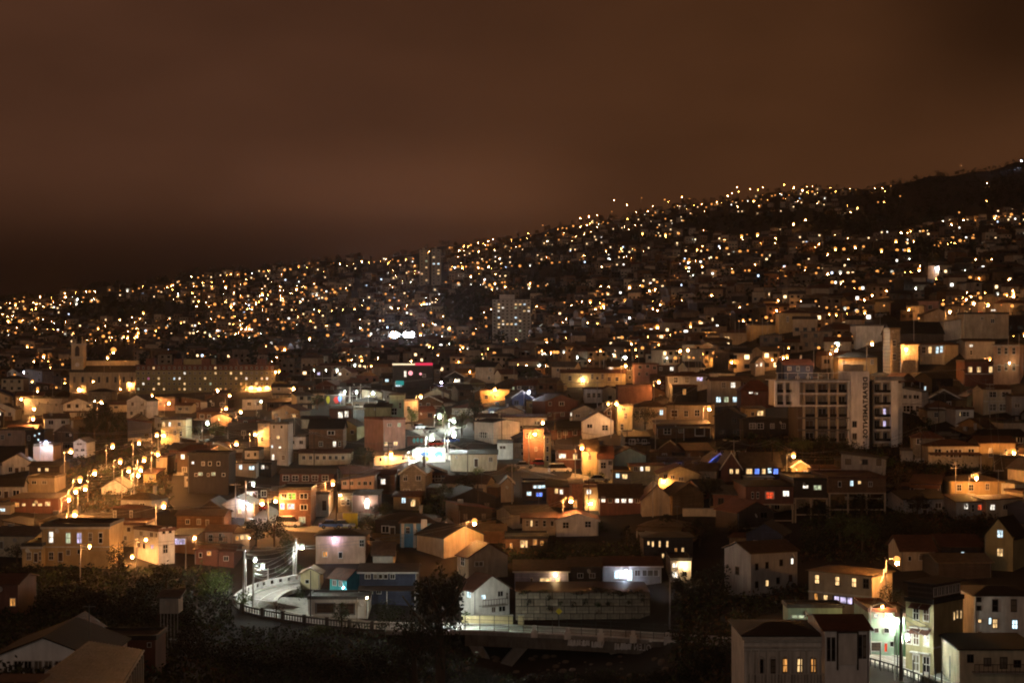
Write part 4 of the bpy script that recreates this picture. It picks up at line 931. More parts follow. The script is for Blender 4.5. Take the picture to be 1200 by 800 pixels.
H('grey cabin with one cold window at the left edge', -4, 12, 592, 602, 'flat', 0, 'grey', 'grey', '3,597,7,4,c')
H('brilliantly lit white tent-shaped gable', 119, 149, 571.5, 579, 'gf', 10, 'white', 'pale', '', lm='the brilliant white gable', d=7)
H('yellow lamplit cottage beside the stepped lamps', 168, 183, 555, 565, 'shed', 3, 'yellow', 'rust', '177,560,5,5,d')
H('pale house with two facing windows below the church', 128, 148, 474, 483, 'gs', 3, 'cream', 'rust', '136,477,5,3,d')
H('white house front lit by a white lamp below the slab', 284, 312, 468, 480, 'flat', 0, 'white', 'grey', '292,473,5,4,d 302,473,4,4,d', lm='the white-lit front')
H('pinkish house below the middle of the apartment slab', 181, 205, 467, 481, 'flat', 0, 'pink', 'brown', '188,473,4,4,d 197,472,4,4,d')
H('cream chalet with dark shutters below the apartment slab', 205.6, 224, 475, 484, 'gs', 3, 'cream', 'rust', '211,479,5,3,d 219,479,4,4,d')
H('orange gable wall lit from behind the strong white lamp', 247, 273, 489, 499, 'gf', 5, 'peach', 'tan', '', lm='the orange gable wall')
H('stone hall with an orange end wall under the church', 103, 131, 459, 472, 'hip', 4, 'stone', 'black', '112,466,3,4,d 122,466,3,4,d')
H('dim grey block of flats at the far left', 28, 72, 467, 486, 'flat', 0, 'grey', 'darkgrey', '36,472,3,4,d 46,472,3,4,d 56,472,3,4,d 66,474,3,4,d', lm='the dim grey flats')
# --- right
H('ochre hip-roofed villa with a round blue light', 913, 954, 367, 388, 'hip', 4, 'ochre', 'rust', '923,374,3,7,d 932,374,3,7,d 933,382,3,2,w 943,375,3,3,b', lm='the ochre hip-roofed villa')
H('small white house tucked above the ochre villa', 937, 956, 356, 367, 'shed', 3, 'white', 'brown', '952,360,3,4,d')
H('lamplit low house left of the ochre villa', 879, 912.5, 381, 393, 'shed', 2, 'ochre', 'brown', '')
H('house with a bright bay window behind the round tree', 847, 884, 390, 404, 'hip', 4, 'beige', 'rust', '852,398,6,8,w')
H('little gabled house with one white window', 885, 896, 424, 440, 'gf', 6, 'beige', 'black', '887,428,2,3,W 892,427,2.5,5,W')
H('white roof-terrace block above the sign tower', 1003, 1041, 382, 403, 'flat', 0, 'white', 'grey', '', lm='the white roof-terrace block')
H('ochre house with a dark hipped roof behind the sign tower', 983, 1028, 419, 441, 'hip', 7, 'ochre', 'black', '989,424,4,5,d 1022,424,4,6,d', lm='the dark-hipped ochre house')
H('tall ruined-looking wall house flooded with orange light', 1043, 1055, 386, 437, 'flat', 0, 'stone', 'tan', '1048,402,4,8,d 1048,418,4,8,d', lm='the flooded wall house')
H('rough stone house flooded with orange light', 1055.6, 1076, 404, 437, 'shed', 4, 'stone', 'tan', '1063,412,4,6,d', ex='balc')
H('long black-roofed building above the flooded stone house', 1045, 1106, 391, 406, 'gs', 14, 'dark', 'black', '', d=12)
H('cream corner house with dark and cold windows', 1083, 1107, 404, 429, 'flat', 0, 'cream', 'rust', '1087,410,4,9,d 1093,410,4,9,w 1100,410,3,9,c 1104,409,3,9,c', side=('R', 24), th=40, ex='band cornice', lm='the cream corner house')
H('slim three-storey peach house with six arched windows', 1168, 1195, 404, 452, 'hip', 4, 'peach', 'brown', '1174,411,3.5,9,d 1181,411,3.5,9,d 1189,411,3.5,9,d 1174,431,3.5,9,d 1181,430,3.5,9,d 1189,430,3.5,9,d', ex='band cornice', side=('R', 14), th=25, lm='the slim peach house')
H('dark red house with three square glowing windows', 1131, 1167, 424, 452, 'flat', 0, 'darkred', 'brown', '1137,433,5,7,w 1147,433,5,7,w 1161,433,5,8,w', ex='band', lm='the three square glowing windows')
H('grey corrugated box house with one bright window', 1106, 1129, 377, 398, 'shr', 3, 'corr', 'grey', '')
H('wide grey concrete house beside the corrugated box', 1130, 1182, 368, 397, 'flat', 0, 'beige', 'darkgrey', '1151,373,4,4,d 1163,376,5,5,d 1164,363.5,6,1,W', lm='the wide grey concrete house')
H('grey house with one bright lit window above the slim peach house', 1131, 1166, 400, 420, 'gs', 3, 'grey', 'brown', '1138,405,4,3,W 1138,413,3,6,d')
H('peach house front lit by the lamp on its left', 1048, 1075, 354, 369, 'flat', 0, 'peach', 'tan', '1053,360,3,4,d 1062,360,6,4,d')
H('dim pink house right of the lamplit peach front', 1075.5, 1100, 353, 367, 'flat', 0, 'pink', 'brown', '1080,360,3,4,d 1090,360,5,5,d')
H('pale wide gable under a strong orange lamp', 1083, 1117, 369, 377, 'gf', 7, 'beige', 'tan', '')
H('ochre lamplit house beside the pole lamps', 1019, 1047, 354, 366, 'flat', 0, 'ochre', 'tan', '')
H('pale house with a bright square window at the upper right', 1146, 1170, 354, 367, 'shed', 3, 'cream', 'grey', '1163,364,5,4,w')
H('white two-storey balcony house right of the sign tower', 1060, 1080, 459, 488, 'shl', 4, 'white', 'grey', '1064,465,4,5,d 1069,465,3,5,d 1075,465,6,5,d 1067,479,11,8,d 1076,479,3,8,d', side=('R', 11), th=40, swin='.5,6.4,1,1,c', ex='band', lm='the white balcony house')
H('pale cabin with one window right of the white balcony house', 1087, 1108, 481, 496, 'shed', 2, 'beige', 'brown', '1097,486,5,6,d')
H('white bay house with small bright glazing', 1120, 1141, 480, 497, 'flat', 0, 'white', 'rust', '1130,485,13,6,d 1125,485,2,5,w', lm='the white bay house')
H('cream two-storey house with four wide dark windows', 1152, 1185, 456, 484, 'gs', 5, 'cream', 'rust', '1163,462,10,7,d 1178,462,9,7,d 1163,477,10,9,d 1175,477,9,9,d', ex='band', lm='the wide-windowed cream house')
H('grey house at the right edge below the slim peach house', 1185.5, 1210, 464, 486, 'shed', 3, 'grey', 'brown', '1192,475,7,5,d')
H('ochre cottage with one warm bay', 873, 897, 479, 493, 'shed', 2, 'ochre', 'tan', '882,485,4,5,d 891,484,8,6,w', lm='the ochre cottage')
H('long black house with white framed windows', 871, 935, 492, 510, 'hip', 4, 'dark', 'black', '882,499,8,7,d 891,499,8,7,d 905,499,5,6,d 918,499,5,6,d 929,499,6,6,d', lm='the long black house')
H('blue-lit veranda house with a tan sloping roof', 869, 915, 547, 562, 'gs', 17, 'navy', 'tan', '878,552,8,7,w 887,552,6,7,b 895,552,5,7,w 902,551,5,7,c 909,552,6,7,b', lm='the blue-lit veranda house')
H('dark red gable with two warm square windows', 845, 868.5, 547, 564, 'gf', 17, 'darkred', 'darkgrey', '857,552,4,6,w 864,552,4,6,w', ex='trim')
H('white low wall house beneath the blue-lit veranda', 874, 906, 560, 568, 'shed', 2, 'white', 'pale', '897,563,5,6,d,door')
H('little orange gable house under a pole lamp', 928, 948, 546, 560, 'gf', 6, 'ochre', 'tan', '932,555,3,5,w 944,554,5,7,w', ex='trim', lm='the little orange gable house')
H('low peach house with a flat eave right of the orange gable', 948.5, 988, 549, 561, 'shed', 2, 'peach', 'rust', '955,555,4,5,d 981,554,6,5,o')
H('dark red stilted house with one white window', 874, 930, 570, 590, 'hip', 6, 'darkred', 'black', '902,580,11,9,r 921,578,8,7,W 882,580,3,8,d 888,580,3,8,d', ex='stilt', lm='the dark red stilted house')
H('black stilted house with a white and a green window', 930.6, 970, 563, 583, 'flat', 0, 'dark', 'black', '944,570,7,4,W 958,571,10,6,y', ex='stilt', lm='the black stilted house')
H('brown stilted house with two small lit windows', 970.6, 1038, 561, 577, 'flat', 0, 'brown', 'rust', '998,566,4,7,c 1007,565,4,4,w 984,567,4,7,d 1020,567,5,6,d', ex='stilt', lm='the brown stilted house')
H('wide cream villa with three dark bays and a tiled roof', 1088, 1147, 523, 546, 'hip', 9, 'cream', 'rust', '1099,530,9,10,d 1110,531,3,9,d 1120,531,16,11,d 1138,530,8,10,d', lm='the wide cream villa', ex='porch')
H('ochre house with a tall white framed window and strong lamp', 1147.5, 1190, 519, 552, 'gs', 8, 'ochre', 'rust', '1161,530,5,11,d 1179,529,4,6,d', lm='the ochre lamp house')
H('dark house with one lit doorway at the right edge', 1178, 1206, 537, 570, 'flat', 0, 'dark', 'black', '1190,558,9,12,w')
H('ochre low house behind a tall pole lamp', 1113, 1178, 564, 588, 'hip', 9, 'ochre', 'tan', '1124,571,6,8,d 1138,571,6,8,d 1157,570,5,8,d', lm='the ochre house behind the pole lamp')
H('grey low house with a red glowing window', 1121, 1155, 588, 608, 'shed', 4, 'grey', 'rust', '1132,593,5,7,W 1148,594,5,7,r 1140,595,3,10,d', lm='the red glowing window')
H('beige low house with one white and two dark windows', 1155.6, 1196, 586, 608, 'shr', 2, 'beige', 'rust', '1163,594,6,7,W 1178,594,6,6,d 1188,594,6,6,d')
H('tall dark gabled house with a blue and a warm window', 1160, 1187, 629, 670, 'gf', 21, 'olive', 'black', '1175,626,6,10,c 1175,648,6,10,w', side=('R', 26), th=38, lm='the tall dark gabled house')
H('dark barn with a long lit eave below the thicket', 1100, 1162, 659, 678, 'gs', 8, 'dark', 'tan', '', d=9, name='barn', cat='barn')
H('brown cabin with a rusty roof and one glowing window', 1056, 1096, 645, 668, 'gs', 18, 'beige', 'rust', '1079,653,5,7,d 1090,653,5,9,o 1066,654,4,6,d', lm='the rusty-roofed cabin')
H('brown thicket-side cabin with one cold small window', 1103, 1150, 640, 655, 'gs', 14, 'dark', 'rust', '1128,648,4,4,c')
H('cream house lit orange on its side by a corner lamp', 957, 1022, 675, 724, 'hip', 10, 'beige', 'tan', '966,684,5,12,w 987,684,5,12,w 1004,684,5,12,w 1016,684,6,12,d 965,705,4,9,o 975,706,5,9,w 993,706,22,9,v 1014,708,5,10,d', side=('R', 34), th=38, ex='band', fr='trim_dark', lm='the cream house with three warm windows')
H('mint flat-roofed strip building with pale lit panels', 923, 987, 712, 738, 'flat', 0, 'mint', 'grey', '935,722,18,4,y 955,722,14,4,y 972,723,13,6,d', d=3.5, lm='the mint strip building')
H('mint three-storey house glaring in the white street light', 1018, 1049, 717, 768, 'flat', 0, 'mint', 'rust', '1027,721,7,6,d 1041,721,9,7,c 1027,738,6,6,d 1039,738,7,7,d 1026,757,15,12,d,door 1038,758,4,12,r,door 1045,754,5,7,d', lm='the glaring mint house')
H('green narrow house behind the street pole', 1049.5, 1070, 722, 770, 'flat', 0, 'green', 'rust', '1063,741,4,8,d 1063,753,4,4,d 1055,727,9,8,c')
cb = H('tall corner building with a bright stucco flank and olive front', 1094, 1141, 708, 794, 'flat', 0, 'olive', 'black', '1108,754,5,12,d 1126,726,2.5,11,w 1131,725,3,11,w 1137,726,2.5,11,w', side=('L', 26), th=44, d=6, swin='.25,7.0,.8,1.7,d .62,7.0,.8,1.7,d .25,4.2,.8,1.7,W .62,4.2,.8,1.7,d .25,1.4,.9,2,d .62,1.4,.9,2,d .88,4.2,.7,1.7,d', lm='the tall corner building', name='corner_building', cat='building')
H('white house with tall black windows and two lit lower ones', 1142, 1214, 698, 762, 'hip', 8, 'white', 'black', '1147,702,6,6,d 1147,712,6,6,d 1166,709,7,15,d 1188,709,7,15,d 1148,727,4,4,w 1160,727,3,9,c 1166,730,6,12,w 1189,731,7,12,c 1148,742,4,5,d', fr='trim_dark', lm='the white house with tall windows')
H('cream low building with a green iron balcony at the bottom right', 1125, 1216, 761, 808, 'shed', 3, 'cream', 'black', '1137,771,8,10,d 1157,775,9,10,d 1176,776,9,14,d 1192,777,9,9,d', fr='trim_dark', ex='balc', lm='the cream building with the iron balcony')
# glazed gallery on top of the corner building, awnings and balconies on its flank
kk = depth(1117, 794) / F; hh = 86 * kk; ww = 47 * kk / math.cos(math.radians(44)); dd = max(2.5, 26 * kk / math.sin(math.radians(44)))
b = MB(); b.box(-ww / 2 + .1, ww / 2 - .1, .25, dd - .2, hh + .52, hh + 2.1, 'wall_dark'); g_ = b.build('roof_gallery', cb)
for q in range(7): add_window(g_, -ww / 2 + .8 + q * (ww - 1.6) / 6, .247, hh + 1.3, .9, 1.1, 'd', 'trim_white', split=False)
b = MB(); b.box(-ww / 2 - .3, ww / 2 + .3, -.4, dd + .2, hh + 2.11, hh + 2.3, 'roof_black'); b.build('gallery_roof', cb)
for u, z in ((.25, 8.1), (.62, 8.1), (.25, 5.3), (.62, 5.3)):
    b = MB(); y = u * dd; b.slab([(-ww / 2 - .8, y - .6, z - .5), (-ww / 2 - .8, y + .6, z - .5), (-ww / 2 - .01, y + .6, z), (-ww / 2 - .01, y - .6, z)][::-1], .05, 'roof_rust'); b.build('awning', cb)
    b = MB(); b.box(-ww / 2 - .6, -ww / 2 - .01, y - .55, y + .55, z - 2.75, z - 2.6, 'concrete_pale'); b.build('balcony', cb)
b = MB(); b.box(-ww / 2 - .03, ww / 2 + .05, -.12, -.005, hh * .40, hh * .42, 'concrete_pale'); b.build('moulding', cb)
# --- pavilion at the bottom
pv = H('old pavilion with arched doors and an iron veranda at the bottom edge', 872, 966, 745, 806, 'hip', 16, 'white', 'black', '906,780,6,17,d 920,779,6,18,o 937,779,6,18,w 953,779,6,18,o 892,780,5,17,d', D=157, d=9, fr='trim_dark', name='pavilion', cat='pavilion', ex='cornice', lm='the old pavilion')
kk = 157 / F
for x in (878, 887, 897, 907, 920, 935, 950, 964):
    u = (x - 919) * kk; b = MB(); b.tube([(u, -1.5, -.5), (u, -1.5, 4.0)], .075, 'trim_white', 6); b.build('veranda_post', pv)
b = MB(); b.box(-45 * kk, 45 * kk, -1.54, -1.46, 1.05 + .6, 1.12 + .6, 'trim_white'); b.build('veranda_rail', pv)
b = MB(); b.box(-45 * kk, 45 * kk, -1.7, -.01, .2, .42, 'concrete'); b.build('veranda_floor', pv)
for z_, t_, o_ in ((59, 1.6, .34), (55, 1.0, .2), (49, 1.4, .26), (44.5, .7, .12)):
    b = MB(); b.box(-47.4 * kk, 47.2 * kk, -o_, -.006, (z_ - t_) * kk, z_ * kk, 'concrete_pale'); b.build('moulding', pv)
for x in (892, 906, 920, 937, 953):        # arched heads and jambs round the doors
    u = (x - 919) * kk; b = MB(); n_ = 10; r0, r1 = 3.1 * kk, 4.3 * kk; zc = 33.5 * kk
    pts = [(u + math.cos(math.pi * q / n_) * r, y_, zc + math.sin(math.pi * q / n_) * r) for y_ in (-.14, -.006) for r in (r0, r1) for q in range(n_ + 1)]
    m_ = n_ + 1; fs = []
    for q in range(n_): fs += [(q, q + 1, m_ + q + 1, m_ + q), (m_ + q, m_ + q + 1, 3 * m_ + q + 1, 3 * m_ + q), (q + 1, q, 2 * m_ + q, 2 * m_ + q + 1)]
    b.poly(pts, 'concrete_pale', fs)
    for s_ in (-1, 1): b.box(u + s_ * 3.7 * kk - .6 * kk, u + s_ * 3.7 * kk + .6 * kk, -.13, -.007, 17 * kk, zc, 'concrete_pale')
    b.build('door_surround', pv)
for x in (876, 884.5, 899, 913, 928.5, 945, 961.5):
    u = (x - 919) * kk; b = MB(); b.box(u - 1.1 * kk, u + 1.1 * kk, -.1, -.008, 2 * kk, 43.5 * kk, 'concrete_pale'); b.build('pilaster', pv)
for q in range(24):
    u = (-44 + q * 3.8) * kk; b = MB(); b.box(u - .02, u + .02, -1.52, -1.48, .423, 1.647, 'metal_black'); b.build('baluster', pv)
pb = H('tall blank-panelled block joined to the right of the pavilion', 966.8, 1019, 738, 800, 'gs', 12, 'bright', 'rust', '971,760,2.6,28,d 976.5,760,2.6,28,d 1008,757,2.6,28,d 1013,757,2.6,28,d', D=155, d=9, fr='trim_dark', lm='the blank-panelled block')
kk = 155 / F
b = MB(); b.box(-11 * kk, 11 * kk, -.16, -.005, 22 * kk, 59 * kk, 'wall_white'); b.build('panel', pb)
b = MB(); b.box(-12.6 * kk, -11.1 * kk, -.3, -.006, 16 * kk, 61 * kk, 'trim_dark'); b.box(11.1 * kk, 12.6 * kk, -.3, -.006, 16 * kk, 61 * kk, 'trim_dark'); b.box(-11.09 * kk, 11.09 * kk, -.3, -.006, 59.2 * kk, 61 * kk, 'trim_dark'); b.build('panel_frame', pb)
# ================================================================== streets
def clearD(x, y, z):
    return min((CZ - z) * F / (y - HY), depth(x, y) - 0.45)
PAIRS = [((352, 681), (352, 690), 26.2), ((335, 684), (341, 692), 26.0), ((318, 687), (333, 696), 25.7), ((302, 691), (327, 701), 25.4), ((288, 697), (325, 705), 25.1),
         ((277, 704), (326, 708), 24.7), ((275, 710), (328, 711), 24.3), ((283, 716), (331, 713), 23.9), ((300, 721), (337, 715.5), 23.5), ((330, 726.5), (348, 718.5), 23.1),
         ((360, 731), (365, 721.5), 22.9), ((400, 735.5), (400, 725.5), 22.7), ((440, 738.5), (440, 728), 22.6), ((490, 739.5), (490, 730), 22.6), ((545, 739), (545, 730), 22.5),
         ((600, 741), (600, 732), 22.4), ((700, 746), (700, 737), 22.2), ((780, 751), (780, 742), 22.0), ((860, 757), (860, 747), 21.8), ((940, 764), (940, 753), 21.6),
         ((1000, 772), (1010, 758), 21.5), ((1045, 784), (1050, 767), 21.3), ((1080, 798), (1090, 780), 21.1), ((1120, 815), (1135, 795), 20.8)]
OUT = [P(a[0], a[1], clearD(a[0], a[1], z)) for a, c, z in PAIRS]
INN = [P(c[0], c[1], clearD(c[0], c[1], z)) for a, c, z in PAIRS]
def dens(pts, n=4):
    r = []
    for i in range(len(pts) - 1):
        p0, p1, p2, p3 = pts[max(0, i - 1)], pts[i], pts[i + 1], pts[min(len(pts) - 1, i + 2)]
        for k in range(n):
            t = k / n
            r.append(0.5 * ((2 * p1) + (p2 - p0) * t + (2 * p0 - 5 * p1 + 4 * p2 - p3) * t * t + (3 * p1 - p0 - 3 * p2 + p3) * t ** 3))
    return r + [pts[-1]]
OD, ID = dens(OUT), dens(INN)
def ribbon(name, A, B_, mat, th=0.5, lift=0.0):
    b = MB()
    o = len(b.v); b.m(mat)
    for p, q in zip(A, B_):
        b.v.extend([(p.x, p.y, p.z + lift), (q.x, q.y, q.z + lift), (q.x, q.y, q.z + lift - th), (p.x, p.y, p.z + lift - th)])
    for i in range(len(A) - 1):
        for k in range(4):
            b.f.append((4 * i + k, 4 * i + (k + 1) % 4, 4 * i + 4 + (k + 1) % 4, 4 * i + 4 + k)); b.mi.append(0)
    b.f.append((0, 1, 2, 3)); b.mi.append(0); n = 4 * (len(A) - 1); b.f.append((n + 3, n + 2, n + 1, n)); b.mi.append(0)
    o = b.build(name); o['kind'] = 'structure'; return o
o = ribbon('road', OD, ID, 'road_pale'); o['label'] = 'pale concrete road winding round the hairpin and over the bridge'
def inset(A, B_, t0, t1): return [p.lerp(q, t0) for p, q in zip(A, B_)], [p.lerp(q, t1) for p, q in zip(A, B_)]
a_, b_ = inset(OD, ID, .03, .16); o = ribbon('pavement', a_, b_, 'concrete_pale', .3, .13)
a_, b_ = inset(OD, ID, .86, .99); o = ribbon('pavement', a_, b_, 'concrete_pale', .3, .13)
a_, b_ = inset(OD, ID, .505, .52); o = ribbon('road_marking', a_, b_, 'paint_white', .02, .024)
def street(label, prs, mat='road_pale', name='road'):
    A = [P(x, y, depth(x, y) - .5) for (x, y), q in prs]; B_ = [P(x, y, depth(x, y) - .5) for q, (x, y) in prs]
    o = ribbon(name, dens(A), dens(B_), mat); o['label'] = label
street('bright concrete street running down between the white lamps', [((478, 496), (470, 500)), ((500, 502), (492, 509)), ((520, 515), (505, 526)), ((545, 527), (522, 537)), ((566, 536), (548, 543))], 'concrete_pale')
street('pale street corner under the white pole lamps', [((300, 586), (280, 592)), ((324, 596), (286, 603)), ((340, 611), (293, 612)), ((372, 616), (345, 622)), ((440, 616), (420, 623))])
street('stepped path climbing between the small orange lamps', [((190, 523), (188, 529)), ((165, 531), (163, 537)), ((138, 541), (136, 548)), ((112, 546), (110, 553)), ((88, 566), (80, 574)), ((78, 586), (72, 596))], 'concrete', 'path')
street('narrow lamplit lane below the orange stair lamps', [((610, 546), (606, 551)), ((640, 548), (638, 554)), ((682, 556), (680, 562)), ((720, 562), (718, 568))], 'concrete', 'path')
street('lamplit lane on the upper right slope', [((1010, 368), (1010, 371)), ((1060, 369), (1060, 372)), ((1110, 370), (1110, 373)), ((1180, 368), (1180, 371))], 'concrete', 'road')
# white parapet on the far side of the hairpin
c0 = P(352, 711, 234.5); i0 = next(i for i, p in enumerate(ID) if proj(p)[0] < 331); i1 = next(i for i, p in enumerate(ID) if proj(p)[0] > 436)
b = MB(); q = [p + Vector((0, 0, -.05)) for p in ID[i0:i1]]; e0 = P(372, 701, 240); e1 = P(440, 722, 233.5)
fanp = [e0] + q + [e1]; c0.z = sum(p.z for p in q) / len(q)
b.poly([c0] + fanp, 'concrete_pale', [(0, i, i + 1) for i in range(1, len(fanp))] + [(0, len(fanp), 1)]); o = b.build('forecourt'); o['kind'] = 'structure'; o['label'] = 'pale concrete forecourt inside the hairpin'
def along(pts, step):
    r = []; acc = 0.0; last = pts[0]; r.append((last, 0))
    for i in range(1, len(pts)):
        seg = (pts[i] - pts[i - 1]).length; d = pts[i] - pts[i - 1]; t = step - acc
        while t <= seg:
            r.append((pts[i - 1] + d * (t / seg), i)); t += step
        acc = (acc + seg) % step if seg + acc >= step else acc + seg
    return r
def ang(d): return math.atan2(d.y, d.x)
iw = next(i for i, p in enumerate(OD) if proj(p)[1] > 708)      # where parapet turns into balustrade
ie = next(i for i, p in enumerate(OD) if proj(p)[0] > 447 and i > iw)
pw = thing('parapet', 'white solid parapet with small openings along the far side of the hairpin', 'parapet', OD[0])
L0 = OD[0]
def strip(b, pts, w, z0, z1, mat):
    k = [p - L0 for p in pts]
    for i in range(len(k) - 1):
        d = (k[i + 1] - k[i]).normalized(); n = Vector((-d.y, d.x, 0)) * w / 2
        q = [k[i] - n, k[i + 1] - n, k[i + 1] + n, k[i] + n]
        b.hexa([(p.x, p.y, p.z + z0) for p in q], [(p.x, p.y, p.z + z1) for p in q], mat)
b = MB(); strip(b, OD[:iw + 1], .2, 0, .42, 'paint_white'); b.build('plinth', pw)
b = MB(); strip(b, OD[:iw + 1], .26, .97, 1.15, 'paint_white'); b.build('coping', pw)
pm_ = MB(); pm_.box(-.42, .42, -.08, .08, .423, .967, 'paint_white'); pm_ = pm_.mesh('pier')
for p, i in along(OD[:iw + 1], 1.3):
    d = OD[min(i + 1, len(OD) - 1)] - OD[max(i - 1, 0)]
    link('pier', pm_, pw, p - L0, ang(d))
LAND.append((310, 687, 'the white parapet'))
bs = thing('balustrade', 'dark balustrade of close-set balusters along the near edge of the curve', 'balustrade', OD[0])
b = MB(); strip(b, OD[iw:ie + 1], .3, -.05, .22, 'concrete_dark'); b.build('plinth', bs)
b = MB(); strip(b, OD[iw:ie + 1], .28, .92, 1.08, 'concrete_dark'); b.build('handrail', bs)
bm_ = MB(); bm_.tube([(0, 0, .225), (0, 0, .4), (0, 0, .57), (0, 0, .75), (0, 0, .917)], .065, 'concrete_dark', 6); bm_ = bm_.mesh('baluster')
pr_ = MB(); pr_.box(-.22, .22, -.2, .2, -.4, 1.3, 'concrete_dark'); pr_ = pr_.mesh('pier')
for p, i in along(OD[iw:ie + 1], .42): link('baluster', bm_, bs, p - L0)
for p, i in along(OD[iw:ie + 1], 3.4): link('pier', pr_, bs, p - L0, ang(OD[iw + min(i, ie - iw)] - OD[iw + max(i - 1, 0)]) if i else 0)
LAND.append((360, 729, 'the dark balustrade'))
rw = thing('retaining_wall', 'dark stone retaining wall dropping below the balustrade', 'retaining wall', OD[0])
k_ = [p - L0 for p in OD[iw - 3:ie + 1]]
b = MB()
for i in range(len(k_) - 1):
    b.hexa([(p.x, p.y, p.z - 4.6) for p in (k_[i], k_[i + 1], k_[i + 1] + Vector((0, 1.2, 0)), k_[i] + Vector((0, 1.2, 0)))], [(p.x, p.y, p.z - .06) for p in (k_[i], k_[i + 1], k_[i + 1] + Vector((0, .9, 0)), k_[i] + Vector((0, .9, 0)))], 'rock')
b.build('wall', rw)
# ------------------------------------------------------------------ bridge
ib = next(i for i, p in enumerate(OD) if proj(p)[0] > 540 and i > iw); ic = next(i for i, p in enumerate(OD) if proj(p)[0] > 786 and i > iw)
bp_ = OD[ib:ic + 1]; B0 = bp_[0].copy(); L0 = B0
br = thing('bridge', 'concrete road bridge on slanting legs with graffiti on its side beam', 'bridge', B0)
b = MB(); strip(b, [p + Vector((0, .9, 0)) for p in bp_], 1.4, -2.05, -.28, 'concrete_mid'); b.build('side_beam', br)
b = MB(); strip(b, [p + Vector((0, 4.2, 0)) for p in bp_], 5.0, -1.3, -.52, 'concrete_dark'); b.build('deck', br)
b = MB(); strip(b, [p + Vector((0, .35, 0)) for p in bp_], .5, -.27, .16, 'paint_white'); b.build('kerb', br)
def leg(x0, y0, x1, y1, D):
    a = P(x0, y0, D) - B0; c = P(x1, y1, D + .5) - B0
    d = (c - a).normalized(); n = Vector((d.z, 0, -d.x)) * .75
    b = MB(); q = [c - n, c + n, a + n, a - n]
    f = [(p.x, p.y - .1, p.z) for p in q]; g = [(p.x, p.y + 1.1, p.z) for p in q]
    b.poly(f + g, 'concrete', [(0, 1, 2, 3), (7, 6, 5, 4), (0, 4, 5, 1), (1, 5, 6, 2), (2, 6, 7, 3), (3, 7, 4, 0)]); b.build('leg', br)
leg(551, 747, 573, 782, 224); leg(616, 752, 589, 783, 223.5); leg(716, 757, 734, 778, 221.5)
b = MB(); p = P(582, 786, 225) - B0; b.box(p.x - 2.2, p.x + 2.2, p.y - 1, p.y + 2, p.z - 3, p.z + .5, 'concrete_dark'); b.build('footing', br)
fn = thing('fence', 'thin black post-and-rail fence along the bridge edge', 'fence', B0)
fp = MB(); fp.box(-.045, .045, -.045, .045, -.2, 2.3, 'metal_black'); fp = fp.mesh('post')
for p, i in along([q + Vector((0, .15, 0)) for q in bp_], 2.02): link('post', fp, fn, p - B0)
for z in (.9, 1.6, 2.2):
    b = MB(); strip(b, [p + Vector((0, .15, 0)) for p in bp_], .05, z - .025, z + .025, 'metal_black'); b.build('rail', fn)
for x in (626, 665, 704, 742, 782):
    y = 741 + (x - 600) * .055; p = P(x, y + 1.5, (CZ - 22.3) * F / (y - HY) - .4)
    o = thing('marker_post', 'white stepped marker post on the bridge kerb, at the %s' % {626: 'top of the leaning bridge leg', 665: 'left end of the graffiti', 704: 'middle of the graffiti', 742: 'right end of the graffiti', 782: 'foot of the tall dark pole'}[x], 'post', p, 0, 'white posts on the bridge')
    b = MB(); b.box(-.45, .45, -.2, .3, -.3, .75, 'paint_white'); b.build('base', o)
    b = MB(); b.box(-.26, .26, -.12, .2, .753, 1.35, 'paint_white'); b.build('cap', o)
# graffiti on the side beam: painted words seen mirrored, and scribbled tags
def beamP(x, y, off=.12):
    for i in range(len(bp_) - 1):
        xa, xb = proj(bp_[i])[0], proj(bp_[i + 1])[0]
        if xa <= x <= xb or i == len(bp_) - 2:
            d0 = bp_[i].y + (bp_[i + 1].y - bp_[i].y) * (x - xa) / (xb - xa) + .2 - off; break
    return P(x, y, d0) - B0
g0 = beamP(743, 761); g1 = beamP(767, 754.5); kx = g1 - g0
link('graffiti', text_mesh('POLEN', 1, lambda u, v: Vector((g1.x - u * (g1.x - g0.x), g1.y + u * (g0.y - g1.y), g0.z + v * (g1.z - g0.z) * .95 - (1 - u) * 0.0)), 'graffiti', bold=0.02), br)
rg = random.Random(3)
for x0, x1, yy, n in ((666, 692, 752, 13), (694, 707, 754, 7), (721, 740, 756.5, 10)):
    b = MB()
    for q in range(n):
        x = x0 + (x1 - x0) * q / n; p0 = beamP(x, yy + 4 + rg.uniform(-.5, .5), .12); p1 = beamP(x + rg.uniform(-1, 2.4), yy - 3.2 + rg.uniform(-.6, .8), .13); w = .12
        b.poly([(p0.x - w, p0.y, p0.z), (p0.x + w, p0.y, p0.z), (p1.x + w, p1.y, p1.z), (p1.x - w, p1.y, p1.z)], 'graffiti')
        if q % 2: p2 = beamP(x + 2.2, yy + rg.uniform(-3, 3), .14); b.poly([(p1.x, p1.y - .005, p1.z), (p1.x + w, p1.y - .005, p1.z - .16), (p2.x, p2.y - .005, p2.z - .1), (p2.x, p2.y - .005, p2.z + .06)], 'graffiti')
    b.build('graffiti', br)
LAND.append((660, 745, 'the bridge'))
